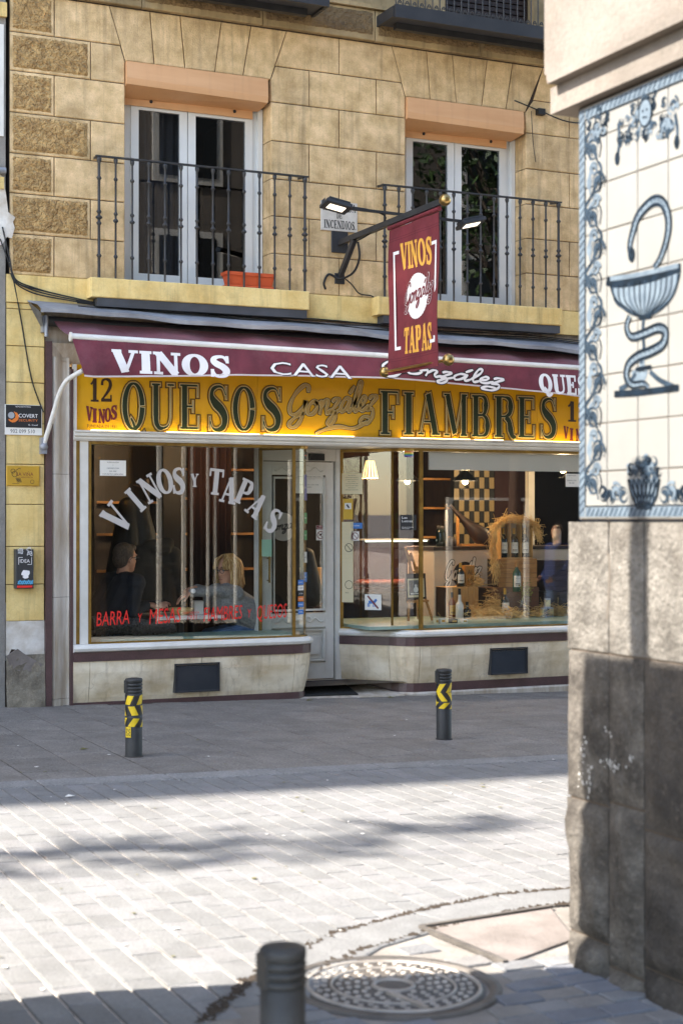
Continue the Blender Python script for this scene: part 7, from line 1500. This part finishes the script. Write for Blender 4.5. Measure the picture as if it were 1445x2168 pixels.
walker(9.75, -7.1, -1, [M['skin'], M['blue_coat'], M['denim'], M['black']], 'walker in a blue padded jacket and jeans mirrored in the wine window'); walker(10.3, -7.35, -1, [M['skin'], M['brown_coat'], M['denim'], M['black']], 'walker in a long brown coat mirrored in the wine window', 1.68)
tk = empty('shadow_truck', (-5.5, -8.5, gz(-5.5)), 'tall pale truck added out of view to cast the shadow on the near pavement', 'truck'); z0 = gz(-5.5)  # unseen shadow caster, added to shade the near pavement and the pillar foot
MB().bbox(-8.2, -2.74, -9.9, -8.01, z0 + .75, z0 + 3.62, .03, 'top').build('cargo_box', M['van'], tk)
cb3 = MB().prism([(-10, z0 + .5), (-8.25, z0 + .5), (-8.25, z0 + 2.6), (-9.3, z0 + 2.6), (-9.85, z0 + 1.5)], -10, -8.1); cb3.build('cab', M['van'], tk); MB().prism([(-9.8, z0 + 1.6), (-8.6, z0 + 1.6), (-8.6, z0 + 2.4), (-9.3, z0 + 2.4)], -10.01, -8.09).build('cab_window', M['opp_dark'], tk)
for x in (-9.2, -3.9):
    for y in (-9.8, -8.1): MB().lathe([(.2, -.12), (.42, -.12), (.45, -.08), (.45, .08), (.42, .12), (.2, .12)], (0, 0, 0), 20).build('wheel', M['tyre'], tk); wv = [o for o in tk.children if o.name.startswith('wheel')][-1]; wv.rotation_euler = (math.pi / 2, 0, 0); wv.location = (x, y, z0 + .45)
lp = empty('shadow_post', (-2.45, -8.40, gz(-2.4)), 'plain iron post added out of view to cast the narrow shadow on the pillar', 'post'); MB().lathe([(.10, 0), (.085, .5), (.055, .6), (.05, 3.9), (.03, 3.97)], (-2.45, -8.40, gz(-2.4)), 12).build('post', M['black_metal'], lp); MB().ball((-2.45, -8.40, 4.0), .06, 10).build('finial', M['black_metal'], lp)  # unseen, added for the upright shadow band on the pillar
def tree(x, y, h, cz, cr, n, lab, name='street_tree', trunk=True, seed=1, ls=.09):
    e = empty(name, (x, y, gz(x)), lab, 'tree'); q = random.Random(seed); tr = MB(); tr.tube([(x, y, gz(x)), (x + .05, y, h * .5), (x, y + .05, cz)], [.12, .09, .05], 8)
    tips = []
    for k in range(14):
        a = q.uniform(0, 6.28); p0 = V3(x, y, cz - cr[2] * q.uniform(.2, 1)); p1 = V3(x + cr[0] * q.uniform(.4, .95) * math.cos(a), y + cr[1] * q.uniform(.4, .95) * math.sin(a), cz + cr[2] * q.uniform(-.5, .9)); tr.tube([p0, (p0 + p1) / 2 + V3(0, 0, .1), p1], [.035, .02, .008], 5); tips.append(p1)
    tr.build('trunk', M['bark'], e); lf = MB()
    for _ in range(n):
        c = q.choice(tips) + V3(q.gauss(0, cr[0] * .28), q.gauss(0, cr[1] * .28), q.gauss(0, cr[2] * .28)); u = V3(q.gauss(0, 1), q.gauss(0, 1), q.gauss(0, 1)).normalized(); v = u.cross(V3(q.gauss(0, 1), q.gauss(0, 1), q.gauss(0, 1))).normalized(); s = ls * q.uniform(.6, 1.2); lf.add([c - u * s, c + v * s * .45, c + u * s, c - v * s * .45], [(0, 1, 2, 3)])
    tag(lf.build('crown', M['leaf'], e), kind='stuff')
tree(-14, -3.45, 10, 13, (2.4, .35, .5), 170, 'slender tree added out of view to cast soft shadow streaks on the road', seed=2, ls=.15)  # added out of view, flat sparse crown shaped for the road's shadow streaks
tree(8.7, -6.7, 5, 6.6, (1.7, 1.0, 1.9), 2600, 'leafy street tree mirrored in the second balcony window', seed=5)

# specks of litter and gum on the road
lt_ = MB(); rr = random.Random(31)
for _ in range(110):
    x, y = rr.uniform(-2.2, 2.6), rr.uniform(-8.2, -.6); s_ = rr.uniform(.004, .016); a_ = rr.uniform(0, 6)
    if y < edge_y(x): continue
    lt_.add([(x + s_ * rr.uniform(.5, 1.3) * math.cos(a_ + k * 1.26), y + s_ * rr.uniform(.5, 1.3) * math.sin(a_ + k * 1.26), gz(x) + .0045 + rr.uniform(0, .003)) for k in range(5)], [tuple(range(5))]); lt_.m[-1] = rr.choice((0, 0, 1))
tag(lt_.build('litter', [M['dead_leaf'], M['paper']]), 'scattered crumbs of dry leaf and paper on the paving', 'litter', kind='stuff')
